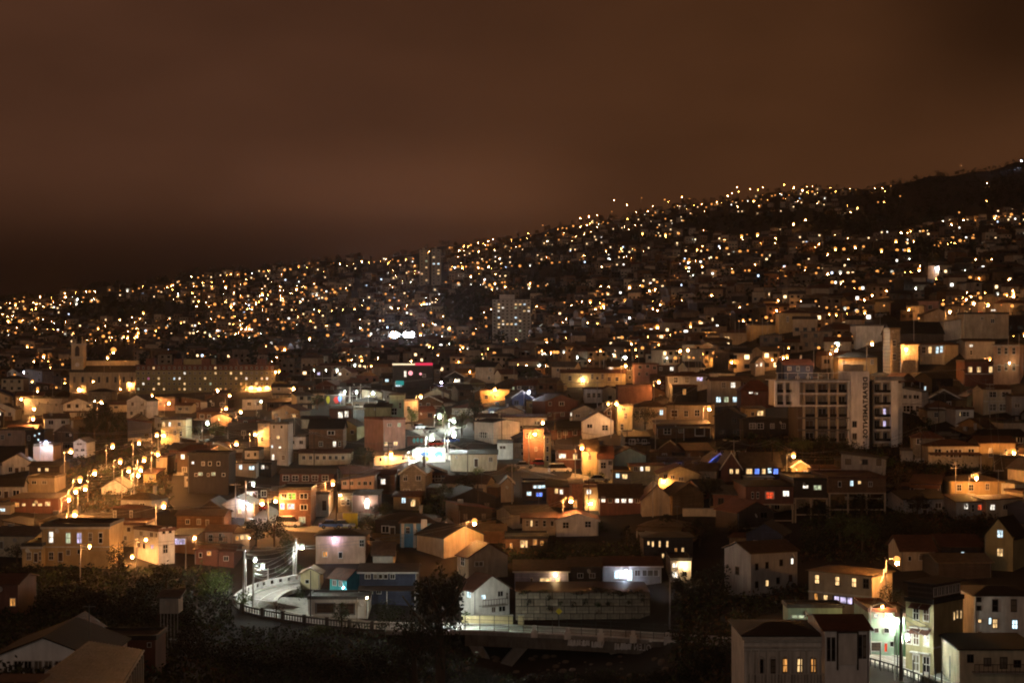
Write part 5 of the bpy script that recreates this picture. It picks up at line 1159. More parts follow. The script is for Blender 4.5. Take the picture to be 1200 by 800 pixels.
# terrace wall above the bridge: coursed blocks
D0 = 233.5; k = D0 / F
tw2 = thing('retaining_wall', 'weathered block retaining wall with dark tufts of plants above the bridge', 'retaining wall', P(683, 735, D0))
b = MB(); b.box(-79 * k, 79 * k, .12, 11, -4, 42 * k, 'trim_dark'); b.build('core', tw2)
bl_ = {}
for r in range(5):
    n = 11
    for c in range(n + (r % 2)):
        w = 158 * k / n; x0 = -79 * k + (c - (.5 if r % 2 else 0)) * w; x1 = min(x0 + w, 79 * k); x0 = max(x0, -79 * k)
        key = (round(x1 - x0, 2), (c * 3 + r) % 3)
        if key not in bl_:
            m_ = MB(); hw = (x1 - x0) / 2 - .06; pz = .08 * key[1]; m_.box(-hw, hw, -pz, .117, .06, 8.4 * k - .06, 'wall_stone'); bl_[key] = m_.mesh('block')
        link('block', bl_[key], tw2, ((x0 + x1) / 2, 0, r * 8.4 * k))
LAND.append((683, 712, 'the block retaining wall'))
for x, y, w, h, kd in ((620, 705, 9, 9, 'd'), (642, 699, 10, 10, 'd'), (644, 711, 11, 11, 'd'), (657, 706, 6, 7, 'm'), (672, 708, 8, 9, 'd'), (686, 704, 9, 10, 'd'), (700, 707, 10, 10, 'm'), (713, 706, 8, 9, 'd'), (700, 716, 7, 7, 'd'), (728, 728, 9, 9, 'd'), (742, 726, 8, 9, 'm'), (736, 705, 8, 7, 'd'), (680, 694, 26, 7, 'd'), (720, 694, 40, 9, 'd'), (753, 700, 8, 12, 'd'), (615, 693, 18, 8, 'd'), (640, 692, 24, 7, 'm'), (700, 690, 30, 8, 'd'), (745, 692, 26, 9, 'd')):
    tree('AUTO', x, y + h / 2, h, w, 'leaf_dark' if kd == 'd' else 'leaf_mid', 'bush', 350, D=D0 - .1, group='plants on the retaining wall', cat='shrub')
# yellow-green road sign and a tall dark pole
sg = thing('road_sign', 'yellow-green warning sign on a thin post beside the bridge', 'sign', P(655, 738, 229))
b = MB(); b.tube([(0, 0, -.5), (0, 0, 2.6)], .04, 'metal_grey', 6); b.build('post', sg)
b = MB(); b.poly([(0, -.06, 2.2), (.48, -.06, 2.68), (0, -.06, 3.16), (-.48, -.06, 2.68), (0, -.09, 2.2), (.48, -.09, 2.68), (0, -.09, 3.16), (-.48, -.09, 2.68)], 'sign_yellow', [(4, 5, 6, 7), (3, 2, 1, 0), (0, 1, 5, 4), (1, 2, 6, 5), (2, 3, 7, 6), (3, 0, 4, 7)]); b.build('sign_plate', sg)
def pole(label, x, yt, yb, D=None, r=.13, mat='pole_concrete', cross=0, dx=0, group='utility poles', name='utility_pole'):
    if D is None: D = depth(x, yb) - .6
    b0 = P(x, yb, D); h = (yb - yt) * D / F
    o = thing(name, label, 'pole', b0, 0, group)
    b = MB(); b.tube([(0, 0, -1), (dx * D / F, 0, h)], r, mat, 8, r * .65); b.build('pole', o)
    for c in range(cross):
        b = MB(); z = h - .25 - c * .8; b.box(-.95, .95, -.2, -.08, z - .06, z + .06, 'wood_dark' if mat == 'wood_dark' else mat); b.build('crossarm', o)
        for s in (-.8, -.35, .35, .8):
            b = MB(); b.tube([(s, -.14, z + .063), (s, -.14, z + .22)], .05, 'metal_grey', 6); b.build('insulator', o)
    return o, b0 + Vector((dx * D / F, -.2, h))
_, pA = pole('tall pale pole with a crossarm at the outside of the hairpin', 285, 642, 704, cross=1, r=.2, dx=1.5)
_, pB = pole('slim pole with a lamp arm just inside the hairpin', 296, 652, 713, r=.13, dx=1)
_, pC = pole('short pale pole behind the white parapet', 314, 665, 688, r=.13)
_, pD = pole('thick white concrete pole carrying a strong white lamp', 346, 630, 684, r=.24, dx=1)
_, pE = pole('pale pole with a lamp arm at the white-lit street corner', 288, 563, 610, r=.17)
_, pF = pole('dark pole left of the white-lit street corner', 276, 566, 606, r=.12, cross=1)
_, pG = pole('dark wooden pole in front of the white-lit street', 314, 572, 618, r=.16, mat='wood_dark')
_, pH = pole('slender black pole standing in front of the teal cottage', 364, 668, 722, r=.1, mat='metal_black')
_, pI = pole('tall grey pole rising from the end of the bridge', 785, 674, 746, D=222, r=.13, mat='metal_grey')
_, pJ = pole('thick dark wooden pole before the glaring mint house', 1056, 712, 795, r=.24, mat='wood_dark')
_, pK = pole('thin lamp-post in front of the mint strip building', 932, 700, 736, r=.08, mat='metal_black')
_, pL = pole('twin white pole with branching arms in the bright junction', 410, 453, 477, r=.3, mat='paint_white')
_, pM = pole('white pole right of the branching pole', 418, 457, 477, r=.16, mat='paint_white')
_, pN = pole('tall white pole above the branching pole', 422.5, 450, 477, r=.16, mat='paint_white')
_, pO = pole('dark pole in the middle of the red galleried street', 394, 565, 617, r=.14, mat='wood_dark', cross=1)
_, pP = pole('pole standing in the bright concrete street', 521, 496, 538, r=.12, mat='metal_grey')
_, pQ = pole('slim mast beside the narrow blank gable', 611, 557, 582, r=.08, mat='metal_grey')
def cable(label, a, c, sag, r=.028, mat='metal_grey'):
    b = MB(); pts = []
    for i in range(13):
        t = i / 12; p = a.lerp(c, t); pts.append(p - Vector((0, 0, sag * 4 * t * (1 - t))) - a)
    b.tube(pts, r, mat, 4, caps=False)
    tag(b.build('power_cable', None, a), label, 'cable', 'overhead power cables')
dz = Vector((0, 0, 1))
ORD = ['topmost', 'second highest', 'third highest', 'fourth highest', 'fifth highest', 'lowest']
for i in range(6): cable(ORD[i] + ' cable sagging between the thick white pole and the hairpin poles', pD - dz * (.6 + i * .55), (pA if i < 3 else pB) - dz * (.3 + i * .5), .5 + .16 * i)
for i in range(3): cable(['upper', 'middle', 'lower'][i] + ' cable between the hairpin poles and the short parapet pole', pB - dz * (.8 + i * .5), pC - dz * (.2 + i * .4), .3 + .1 * i)
for i in range(5): cable(['topmost', 'second highest', 'third highest', 'fourth highest', 'lowest'][i] + ' sagging cable over the white-lit street corner', pE - dz * (.7 + i * .6), (pG if i % 2 else pF) - dz * (.3 + i * .45), .45 + .12 * i)
for i in range(3): cable(['upper', 'middle', 'lower'][i] + ' cable stretched from the street corner to the red galleried street', pG - dz * (.3 + i * .5), pO - dz * (.3 + i * .5), .7)
for i in range(3): cable(['upper', 'middle', 'lower'][i] + ' cable running off the thick dark pole on the right road', pJ - dz * (.4 + i * .6), P(1150, 752 + i * 8, 186), .5)
UP = []
for x, y in ((40, 500), (72, 545), (118, 500), (205, 535), (245, 560), (300, 525), (345, 520), (368, 545), (455, 560), (478, 575), (548, 560), (588, 520), (650, 520), (672, 545), (735, 545), (768, 530), (790, 500), (700, 480), (640, 470), (860, 560), (905, 560), (960, 575), (1080, 545), (1120, 590), (1170, 600), (1100, 500), (1160, 490), (830, 470), (520, 470), (440, 500), (250, 490), (600, 590), (560, 600), (690, 610), (765, 605), (410, 590), (1015, 520), (1130, 470)):
    o, top = pole('AUTO%d' % len(UP), x, y - 7.6 * F / depth(x, y), y, r=.11, mat=random.choice(['wood_dark', 'pole_concrete', 'wood_dark']), cross=random.choice([1, 1, 2]))
    UP.append((o, x, y, top))
# murals
def wall_panel(name, label, cat, x0, x1, yt, yb, D, mat, patches=()):
    k = D / F; o = thing(name, label, cat, P((x0 + x1) / 2, yb, D)); w = (x1 - x0) * k; h = (yb - yt) * k
    b = MB(); b.box(-w / 2, w / 2, 0, .3, -2, h, mat); b.build('wall', o)
    b = MB(); b.box(-w / 2 - .05, w / 2 + .05, -.05, .35, h + .003, h + .14, 'concrete'); b.build('coping', o)
    for (u0, u1, v0, v1, m) in patches:
        b = MB(); n = 7; cx, cz = (u0 + u1) / 2 * w - w / 2, (v0 + v1) / 2 * h; rx, rz = (u1 - u0) / 2 * w, (v1 - v0) / 2 * h
        b.poly([(cx + rx * math.cos(6.283 * q / n + .3) * (1 if q % 2 else .8), -.005 - .001 * len(o.children), cz + rz * math.sin(6.283 * q / n + .3)) for q in range(n)], m); b.build('painted_patch', o)
    BOX.append((x0, x1, yt, yb, D)); return o
wall_panel('mural_wall', 'white wall painted with a bright blue and green mural beside the street', 'mural', 487, 522, 525, 541, depth(505, 541) - .5, 'paint_white', [(.15, .5, .4, .75, 'mural_blue'), (.2, .48, .05, .4, 'sign_yellow'), (.22, .5, .7, .95, 'mural_green'), (.6, .95, .3, .8, 'mural_teal'), (.7, .9, .1, .5, 'paint_white')])
LAND.append((505, 533, 'the bright mural wall'))
wall_panel('mural_wall', 'dark wall with teal spray lettering shapes above the mural', 'mural', 477, 498, 511, 521, depth(488, 521) - .5, 'wall_darkred', [(.3, .5, .2, .8, 'mural_teal'), (.5, .7, .25, .85, 'mural_teal'), (.7, .92, .2, .8, 'mural_teal')])
wall_panel('mural_wall', 'dark wall with a yellow patch and a red and blue painted sphere', 'mural', 380, 405, 463, 474, depth(392, 474) - .5, 'wall_dark', [(.08, .28, .1, .95, 'sign_yellow'), (.42, .72, .1, .9, 'paint_red'), (.62, .85, .3, .95, 'mural_blue')])
wall_panel('mural_wall', 'yellow painted base wall under the dark red cube house', 'mural', 402, 419, 601, 617, depth(410, 618) - .6, 'sign_yellow')
wall_panel('garden_wall', 'pale yellow wall along the road below the white gabled house', 'wall', 541, 601, 721, 733, 229.6, 'wall_yellow')
wall_panel('garden_wall', 'short pale wall stub right of the yellow road wall', 'wall', 607, 614, 721, 733, 229.6, 'wall_yellow')
wall_panel('garden_wall', 'low white wall and fence at the bottom right bank', 'wall', 968, 1012, 790, 800, 156, 'concrete_pale')
wall_panel('garden_wall', 'grey gate and wall beside the cream low building', 'wall', 1111, 1124, 776, 790, 186, 'concrete_dark')
wall_panel('garden_wall', 'long low lit wall on the dark slope under the yellow board shed', 'wall', 800, 850, 596, 603, depth(825, 604) - .5, 'wall_cream')
# iron fence along the right road
rf_ = [P(x, y, clearD(x, y, z)) for x, y, z in ((1010, 778, 21.4), (1045, 788, 21.2), (1078, 800, 21.0), (1110, 814, 20.8))]
fo = thing('fence', 'dark iron fence with tall posts along the right-hand road', 'fence', rf_[0]); L0 = rf_[0]
fm_ = MB(); fm_.box(-.06, .06, -.06, .06, -.4, 2.3, 'metal_black'); fm_ = fm_.mesh('post'); bm2 = MB(); bm2.box(-.05, .05, -.05, .05, .05, .9, 'metal_black'); bm2 = bm2.mesh('baluster')
for p, i in along(rf_, 2.1): link('post', fm_, fo, p - L0)
for p, i in along(rf_, .5): link('baluster', bm2, fo, p - L0)
b = MB(); strip(b, rf_, .14, .9, 1.02, 'metal_black'); b.build('rail', fo)
# vehicles
car('blue car parked before the glaring mint house', 1026, 764, 'paint_blue', False, -.5, D=193)
car('white van parked by the three-storey brick house', 339, 617.5, 'paint_white', True, -.2)
car('white car parked on the bright concrete street', 505, 507, 'paint_white', False, .9)
car('silver car parked above the white car on the bright street', 492, 503, 'paint_silver', False, .7)
car('dark car in the glow of the twin orange lamps', 633, 546, 'paint_red', False, .1)
car('small car parked beside the peach hip-roofed house', 432, 639, 'paint_silver', False, .3)
car('pale car among the shadows left of the yellow pavilion bush', 855, 749, 'paint_silver', False, 0, D=212)
CARS = []
for x, y, p, v, a in ((614, 549, 'paint_silver', 0, .1), (656, 554, 'paint_white', 1, .2), (301, 598, 'paint_red', 0, -.4), (402, 619, 'paint_silver', 0, 0), (388, 619, 'paint_blue', 0, .1), (1032, 370.5, 'paint_silver', 0, 0), (1092, 372, 'paint_white', 0, 0), (1150, 371, 'paint_red', 0, .1), (702, 565, 'paint_silver', 0, .1), (528, 519, 'paint_blue', 0, .7), (512, 523, 'paint_red', 0, .8)):
    CARS.append((car('AUTOCAR%d' % len(CARS), x, y, p, bool(v), a, D=depth(x, y) - .9), {'paint_silver': 'silver', 'paint_white': 'white', 'paint_red': 'red', 'paint_blue': 'blue'}[p] + (' van' if v else ' car'), x, y))
for x, p, t in ((1136, 'paint_silver', 'pale blue-white container at the kerb below the cream low building'), (1154, 'paint_blue', 'deep blue container in the middle of the row at the kerb'), (1171, 'mural_blue', 'blue container under the iron balcony')):
    kx_ = 183 / F; o = thing('waste_container', t, 'container', P(x, 806, 183), 0, 'containers at the kerb')
    b = MB(); b.hexa([(-.55, 0, 0), (.55, 0, 0), (.55, .9, 0), (-.55, .9, 0)], [(-.68, -.1, 1.05), (.68, -.1, 1.05), (.68, 1, 1.05), (-.68, 1, 1.05)], p); b.build('bin', o)
    b = MB(); b.slab([(-.72, -.14, 1.2), (.72, -.14, 1.2), (.72, 1.04, 1.42), (-.72, 1.04, 1.42)], .1, p); b.build('lid', o)

BOX += [(478, 558, 493, 541, 420), (283, 345, 586, 616, 330), (84, 190, 524, 560, 420), (78, 112, 560, 598, 330), (1008, 1050, 400, 438, 400)]
# ================================================================== trees
T = tree
T('yellow-green conifer lit from the hairpin road', 247, 724, 60, 46, 'leaf_lit', 'round', 2600, D=237, lm='the lit conifer')
T('tall black tree rising before the bridge, darkest of the ravine', 515, 812, 168, 74, 'leaf_dark', 'round', 2600, D=205, lm='the tall black tree')
T('black tree leaning at the left of the tall black tree', 487, 806, 96, 62, 'leaf_dark', 'round', 2000, D=208)
T('green shrub lit by the hairpin lamps in front of the garage', 455, 732, 32, 44, 'leaf_mid', 'bush', 1800, D=218, cat='shrub')
T('small lit tree at the left of the green shrub', 400, 737, 34, 26, 'leaf_mid', 'round', 900, D=219)
T('bright green bush on the bank below the balustrade', 372, 746, 16, 46, 'leaf_lit', 'bush', 1400, D=216, cat='shrub')  # lamplight put into its leaf colour, as no lamp reaches the bank
T('round green bush beside the teal cottage', 352, 701, 16, 17, 'leaf_mid', 'bush', 900, D=233, cat='shrub')
T('leafless grey shrub on the inside of the curve', 324, 722, 20, 22, 'leaf_dry', 'bare', 1200, D=226, cat='shrub')
T('leafy sapling at the outside of the hairpin', 285, 716, 26, 24, 'leaf_lit', 'round', 700, D=230)
T('slim yellow-green cypress by the peach hip-roofed house', 413, 655, 26, 11, 'leaf_lit', 'cone', 700)
T('dark tree in front of the ochre townhouse', 139, 682, 52, 32, 'leaf_dark', 'round', 1600, D=245, lm='the tree before the townhouse')
for x, y, h, w, D in ((20, 735, 62, 60, 215), (62, 742, 64, 70, 212), (105, 745, 76, 66, 214), (150, 750, 70, 66, 208), (185, 752, 60, 56, 210), (215, 748, 52, 46, 212), (222, 790, 66, 60, 190), (262, 800, 60, 70, 196), (300, 806, 56, 66, 198), (345, 808, 58, 70, 200), (390, 808, 50, 66, 201), (430, 812, 62, 66, 200), (560, 815, 40, 60, 206), (640, 818, 36, 70, 206), (700, 820, 40, 66, 204), (760, 822, 46, 60, 200), (812, 818, 66, 60, 188), (852, 800, 62, 56, 182), (90, 700, 44, 54, 236), (40, 695, 40, 50, 238), (195, 690, 36, 44, 236), (170, 715, 50, 50, 226)):
    T('AUTO', x, y, h * .9, w, 'leaf_shaded', 'round', 1500, D=D, group='dark trees of the ravine')
T('big dark tree standing left of the pale two-storey house', 838, 738, 84, 66, 'leaf_dark', 'round', 2400, D=236, lm='the big dark tree')
T('dark leafy tree below the slit-windowed black house', 800, 722, 58, 44, 'leaf_dark', 'round', 1600, D=240)
T('small yellow bush at the foot of the pale two-storey house', 880, 752, 13, 16, 'leaf_lit', 'bush', 500, D=206, cat='shrub')
T('round dark tree on the orange-lit corner', 1043, 717, 36, 34, 'leaf_dark', 'round', 1600, D=196, lm='the round corner tree')
T('dark round tree in front of the seven-windowed row house', 427, 552, 32, 34, 'leaf_dark', 'round', 1500, lm='the round tree by the row house')
T('dark tree at the end of the glowing yellow gable', 832, 592, 40, 38, 'leaf_dark', 'round', 1500, lm='the tree by the yellow gable')
T('dark bushy tree among the stair lamps in the middle', 756, 506, 36, 30, 'leaf_dark', 'round', 1400)
T('green-lit tree on the left of the bright street', 483, 500, 26, 17, 'leaf_lit', 'round', 1100)
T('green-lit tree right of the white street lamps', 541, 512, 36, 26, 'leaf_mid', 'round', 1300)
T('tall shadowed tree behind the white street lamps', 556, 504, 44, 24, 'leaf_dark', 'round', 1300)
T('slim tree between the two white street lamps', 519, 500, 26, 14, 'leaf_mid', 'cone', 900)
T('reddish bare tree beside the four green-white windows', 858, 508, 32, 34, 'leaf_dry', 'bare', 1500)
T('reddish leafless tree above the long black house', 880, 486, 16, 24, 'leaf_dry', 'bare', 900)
T('bush glowing beside the tall brick annex', 684, 600, 16, 13, 'leaf_lit', 'bare', 900)
T('lamplit tree below the lettered sign tower', 1030, 556, 30, 26, 'leaf_lit', 'bare', 1300, lm='the lamplit tree below the sign')
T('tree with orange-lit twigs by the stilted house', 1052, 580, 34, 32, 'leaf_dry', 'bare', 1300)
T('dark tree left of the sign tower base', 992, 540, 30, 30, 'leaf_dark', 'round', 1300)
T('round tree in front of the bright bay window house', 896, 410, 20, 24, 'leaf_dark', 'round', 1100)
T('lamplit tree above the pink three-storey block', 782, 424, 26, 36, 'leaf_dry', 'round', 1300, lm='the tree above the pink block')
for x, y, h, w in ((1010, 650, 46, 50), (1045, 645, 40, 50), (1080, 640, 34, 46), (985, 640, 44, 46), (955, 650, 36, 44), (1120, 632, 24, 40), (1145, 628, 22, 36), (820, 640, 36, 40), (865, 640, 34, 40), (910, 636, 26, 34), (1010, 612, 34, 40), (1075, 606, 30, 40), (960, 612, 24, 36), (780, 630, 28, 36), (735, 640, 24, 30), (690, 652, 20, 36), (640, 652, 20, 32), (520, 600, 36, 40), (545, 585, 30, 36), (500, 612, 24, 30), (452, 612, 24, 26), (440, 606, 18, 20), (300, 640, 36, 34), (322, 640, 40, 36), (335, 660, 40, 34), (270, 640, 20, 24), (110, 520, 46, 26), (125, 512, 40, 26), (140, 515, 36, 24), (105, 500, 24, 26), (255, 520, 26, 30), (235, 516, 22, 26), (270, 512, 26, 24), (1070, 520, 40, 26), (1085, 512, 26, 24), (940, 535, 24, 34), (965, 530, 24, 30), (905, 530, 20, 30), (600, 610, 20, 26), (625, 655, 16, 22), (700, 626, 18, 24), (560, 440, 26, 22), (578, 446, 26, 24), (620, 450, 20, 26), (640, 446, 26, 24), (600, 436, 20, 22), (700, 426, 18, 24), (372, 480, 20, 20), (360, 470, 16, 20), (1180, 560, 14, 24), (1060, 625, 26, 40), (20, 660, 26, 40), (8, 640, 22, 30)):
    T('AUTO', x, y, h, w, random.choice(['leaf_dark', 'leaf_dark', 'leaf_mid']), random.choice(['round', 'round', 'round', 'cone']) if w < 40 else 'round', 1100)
for x, y, h, w in ((175, 545, 8, 14), (150, 533, 9, 18), (160, 540, 8, 16), (118, 541, 10, 14), (125, 558, 10, 20), (145, 560, 9, 16), (100, 562, 8, 14), (475, 690, 14, 18), (545, 735, 22, 16), (880, 515, 10, 16), (860, 520, 12, 20), (1045, 548, 12, 18), (1165, 560, 12, 20), (705, 560, 8, 10), (692, 560, 9, 9), (560, 556, 10, 16), (600, 553, 9, 18), (1105, 552, 10, 30), (1140, 555, 9, 26), (345, 668, 8, 24), (330, 672, 9, 22)):
    T('AUTO', x, y, h, w, random.choice(['leaf_mid', 'leaf_lit', 'leaf_mid']), 'bush', 500, cat='shrub', group='shrubs between the houses')
# undergrowth of the ravine and of the steep banks: nobody could count it
rg = random.Random(11); b = MB(); b.m('leaf_dark'); b.m('leaf_mid'); b.m('leaf_dry')
def scatter(x0, x1, y0, y1, n, mx, s=1.0):
    for q in range(n):
        x, y = rg.uniform(x0, x1), rg.uniform(y0, y1); d = depth(x, y); c = P(x, y, d) + Vector((0, 0, rg.uniform(0, .9) * s)); mi = 2 if rg.random() < mx else (1 if rg.random() < .25 else 0)
        for l in range(7):
            p = c + Vector((rg.gauss(0, .5), rg.gauss(0, .5), rg.gauss(0, .3))) * s; u = Vector((rg.gauss(0, 1), rg.gauss(0, 1), rg.gauss(0, 1))).normalized(); w = u.orthogonal().normalized(); r = rg.uniform(.12, .4) * s
            o = len(b.v); b.v.extend([tuple(p - u * r), tuple(p + w * r * .5), tuple(p + u * r), tuple(p - w * r * .5)]); b.f.append((o, o + 1, o + 2, o + 3)); b.mi.append(mi)
scatter(-20, 560, 738, 830, 2400, .06); scatter(560, 900, 795, 830, 700, .2); scatter(-20, 270, 668, 740, 1500, .0); scatter(790, 880, 700, 790, 700, .15); scatter(940, 1110, 590, 660, 1200, .15)
scatter(1090, 1170, 606, 645, 500, .6); scatter(840, 1080, 510, 560, 900, .45); scatter(80, 200, 500, 600, 2200, .35, .8); scatter(1040, 1190, 545, 566, 500, .35); scatter(590, 780, 640, 660, 500, .1); scatter(490, 570, 560, 620, 500, .1)
scatter(880, 1000, 690, 720, 350, .2); scatter(415, 470, 605, 625, 250, .1, .7)
o = b.build('undergrowth'); o['kind'] = 'stuff'; o['label'] = 'dark undergrowth covering the ravine and the steep banks'
rk = MB(); rg = random.Random(2)
for q in range(60):
    x, y = rg.uniform(540, 800), rg.uniform(768, 800); c = P(x, y, depth(x, y)); rk.ball((c.x, c.y, c.z), rg.uniform(.2, .7), 'rock', 6, 4, .6)
o = rk.build('rubble'); o['kind'] = 'stuff'; o['label'] = 'pale rubble on the bank under the bridge'
HAZE = 0.000025
# ================================================================== lamps read off the photograph
rs_ = random.Random(8)
for q in '''100,570,o 89,573,o 81,582,o 88,600,o 105,638,o 171,630,o 192,590,o 25,466,o 44,457,o 66,454,o 40,477,o 39,489,o 54,517,b 83,527,o 132,521,o 163,517,o 141,539,o 151,549,o 162,554,o 165,548,o 169,537,o 185,530,o 111,552,o 94,560,o 119,470,o 111,470,d 178,462,o 141,455,o 109,446,o
228,628,o 297,565,w 307,587,o 323,584,o 354,639,w 308,661,w 390,564,o 556,610,o 669,584,o 1051,655,o 1034,709,o 243,494,w 277,518,o 299,507,o 265,477,o 306,469,w 344,454,o 269,462,o 255,456,o 198,471,o 282,481,o 184,508,o 192,508,o
493,463,o 515,486,w 532,491,w 532,507,w 458,530,o 506,511,w 486,529,w 437,459,w 404,458,w 418,458,w 580,455,o 620,458,b 636,493,o 627,506,o 682,522,o 713,472,o 722.5,471,o 831,477,o 930,532,o 1025,530,o 1188,528,o 1144,557,o 1022,345,o 1036,358,o 1113,364,o 1141,354,o 1149,349,o 1158,356,o 1188,346,o 1022,401,o 1062,407,o 1160,420,o
898,372,o 956,353,o 982,402,w 980,409,o 918,418,o 756,384,o 768,384,o 813,392,o 797,410,o 806,409,o 820,377,o 745,402,o 772,403,o 733,418,w 733,427,o 772,446,o 771,376,b 738,372,b 720,372,b 834,345,o 845,360,o 765,361,o 697,407,o 682,366,o 698,361,o 707,357,o 725,352,o 700,342,o
527,411,o 540,412,o 549,412,o 572,408,o 590,400,o 605,397,o 620,401,o 629,397,o 635,410,o 641,400,o 655,394,o 663,395,o 552,373,o 527,387,o 519,383,o 448,406,o 443,419,o 435,428,o 423,417,o 416,427,w 368,433,w 382,433,w 395,433,w 384,393,o 377,406,o 363,396,o 494,407,o 496,380,o 470,378,o 449,375,o 482,422,o 502,397,o 507,397,o
300,355,o 233,352,o 233,378,o 220,414,o 324,408,o 323,435,o 327,434,o 326,374,o 283,384,o 292,384,o 186,384,o 17,350,o 28,349,o 47,347,o 43,355,o 62,353,o 56,357,o 76,343,o 77,347,o 101,341,o 111,341,o 91,350,w 18,372,o 140,374,o 168,366,o 186,396,o 162,389,o 176,393,o 181,393,o 145,390,o 128,390,o 115,384,o 109,388,o 106,392,o 42,386,o 18,390,o 45,403,o 37,408,o 32,405,o 21,411,o 57,419,o 59,430,o 126,418,o 133,410,o 17,439,o 28,435,b 38,446,o 44,455,o 76,444,o 76,448,o
680,255,o 720,234,o 735,240,o 752,232,o 690,253,o 700,252,o 717,248,o 745,248,o 759,247,o 765,241,o 779,234,o 783,236,o 799,230,o 808,233,o 822,239,o 840,236,o 853,229,o 858,226,o 864,219,o 866,224,o 879,221,o 888,222,o 894,219,o 919,216,o 930,219,o 945,218,o 952,218,o 973,220,o 979,224,o 996,221,o 1025,220,o 1034,220,o 1037,224,o 1044,218,o 1126,194,o 1157,214,o 619,273,o 636,264,o 654,268,o 671,278,o 655,281,o 660,275,o 705,263,o 720,264,o 735,256,o 744,293,o 753,273,o
817,292,o 829,293,o 852,291,o 879,295,o 893,299,o 807,306,o 804,313,o 822,311,o 823,312,o 848,315,o 878,317,o 845,334,o 834,341,o 1005,243,o 944,257,o 930,262,o 997,248,o 1029,237,o 1036,236,o 1055,230,o 1056,272,o 1067,270,o 1074,267,o 1082,271,o 1050,282,o 1115,262,o 1129,257,o 1151,252,o 1156,235,o 1124,249,o 979,291,o 989,292,o 1002,289,o 1012,289,o 970,297,o 1033,293,o 1065,292,o 1127,309,o 1162,303,o 1180,313,w 1067,318,o 1098,313,b 970,320,o 988,329,o 1030,324,o 936,311,o 1147,325,o 1097,326,o 1195,277,o 560,284,o 549,288,o 538,293,o 527,290,o 533,313,b 568,327,b 592,335,o 578,280,o 572,282,o'''.split():
    a = q.split(','); x, y = float(a[0]), float(a[1])
    n = len(LAMPS); near = y > 440
    r = {'o': .34, 'w': .34, 'b': .28, 'd': .14}[a[2]] * (1.3 if y < 330 else 1.0)
    if 100 < x < 235 and 620 < y < 642: r = .2
    if x == 1034: r = .13
    if a[2] == 'w' and 280 < x < 360: r = .24
    if a[2] == 'w' and 478 < x < 540 and 480 < y < 535: r = .44
    if depth(x, y + 8) > 620 and a[2] in 'ow': a[2] = {'o': rs_.choice('mmfe'), 'w': 'n'}[a[2]]; r = rs_.choice([.5, .6, .7, .85]) * (.5 if depth(x, y + 8) < 1000 else 1)
    lamp(x, y, a[2], r, 6.5 if not near else 6.0, side=1 if n % 2 else -1)
LAMPS.sort(key=lambda l: l[5])
for nm_, x, kd in (('left one of two dazzling white floodlights on the playing field', 462, 'w'), ('right one of two dazzling white floodlights on the playing field', 479, 'w')):
    D = depth(470, 407); bpos = P(x, 394, D); o = thing('floodlight', nm_, 'floodlight', bpos - Vector((0, 0, 14)), 0, 'field floodlights')
    b = MB(); b.tube([(0, 0, -2), (0, 0, 14)], .25, 'metal_grey', 8, .15); b.build('mast', o)
    b = MB(); b.box(-4, 4, .3, .6, 13.6, 16.6, 'metal_grey'); b.build('crossbar', o)
    PANE['fl'] = emit('flood_white', (0.86, 0.88, 1.0), 2000.0)
    for s in range(4 if x < 470 else 6):
        b = MB(); nx_ = 2 if x < 470 else 3; u_ = (s % nx_ - (nx_ - 1) / 2) * 2.2; v_ = (s // nx_) * 2.1; b.tube([(u_, .29, 14.1 + v_), (u_, 0, 13.9 + v_)], .65, PANE['fl'], 12); b.build('lamp', o)
LAND.append((470, 394, 'the white floodlights')); BOX.append((452, 492, 386, 403, 1500))
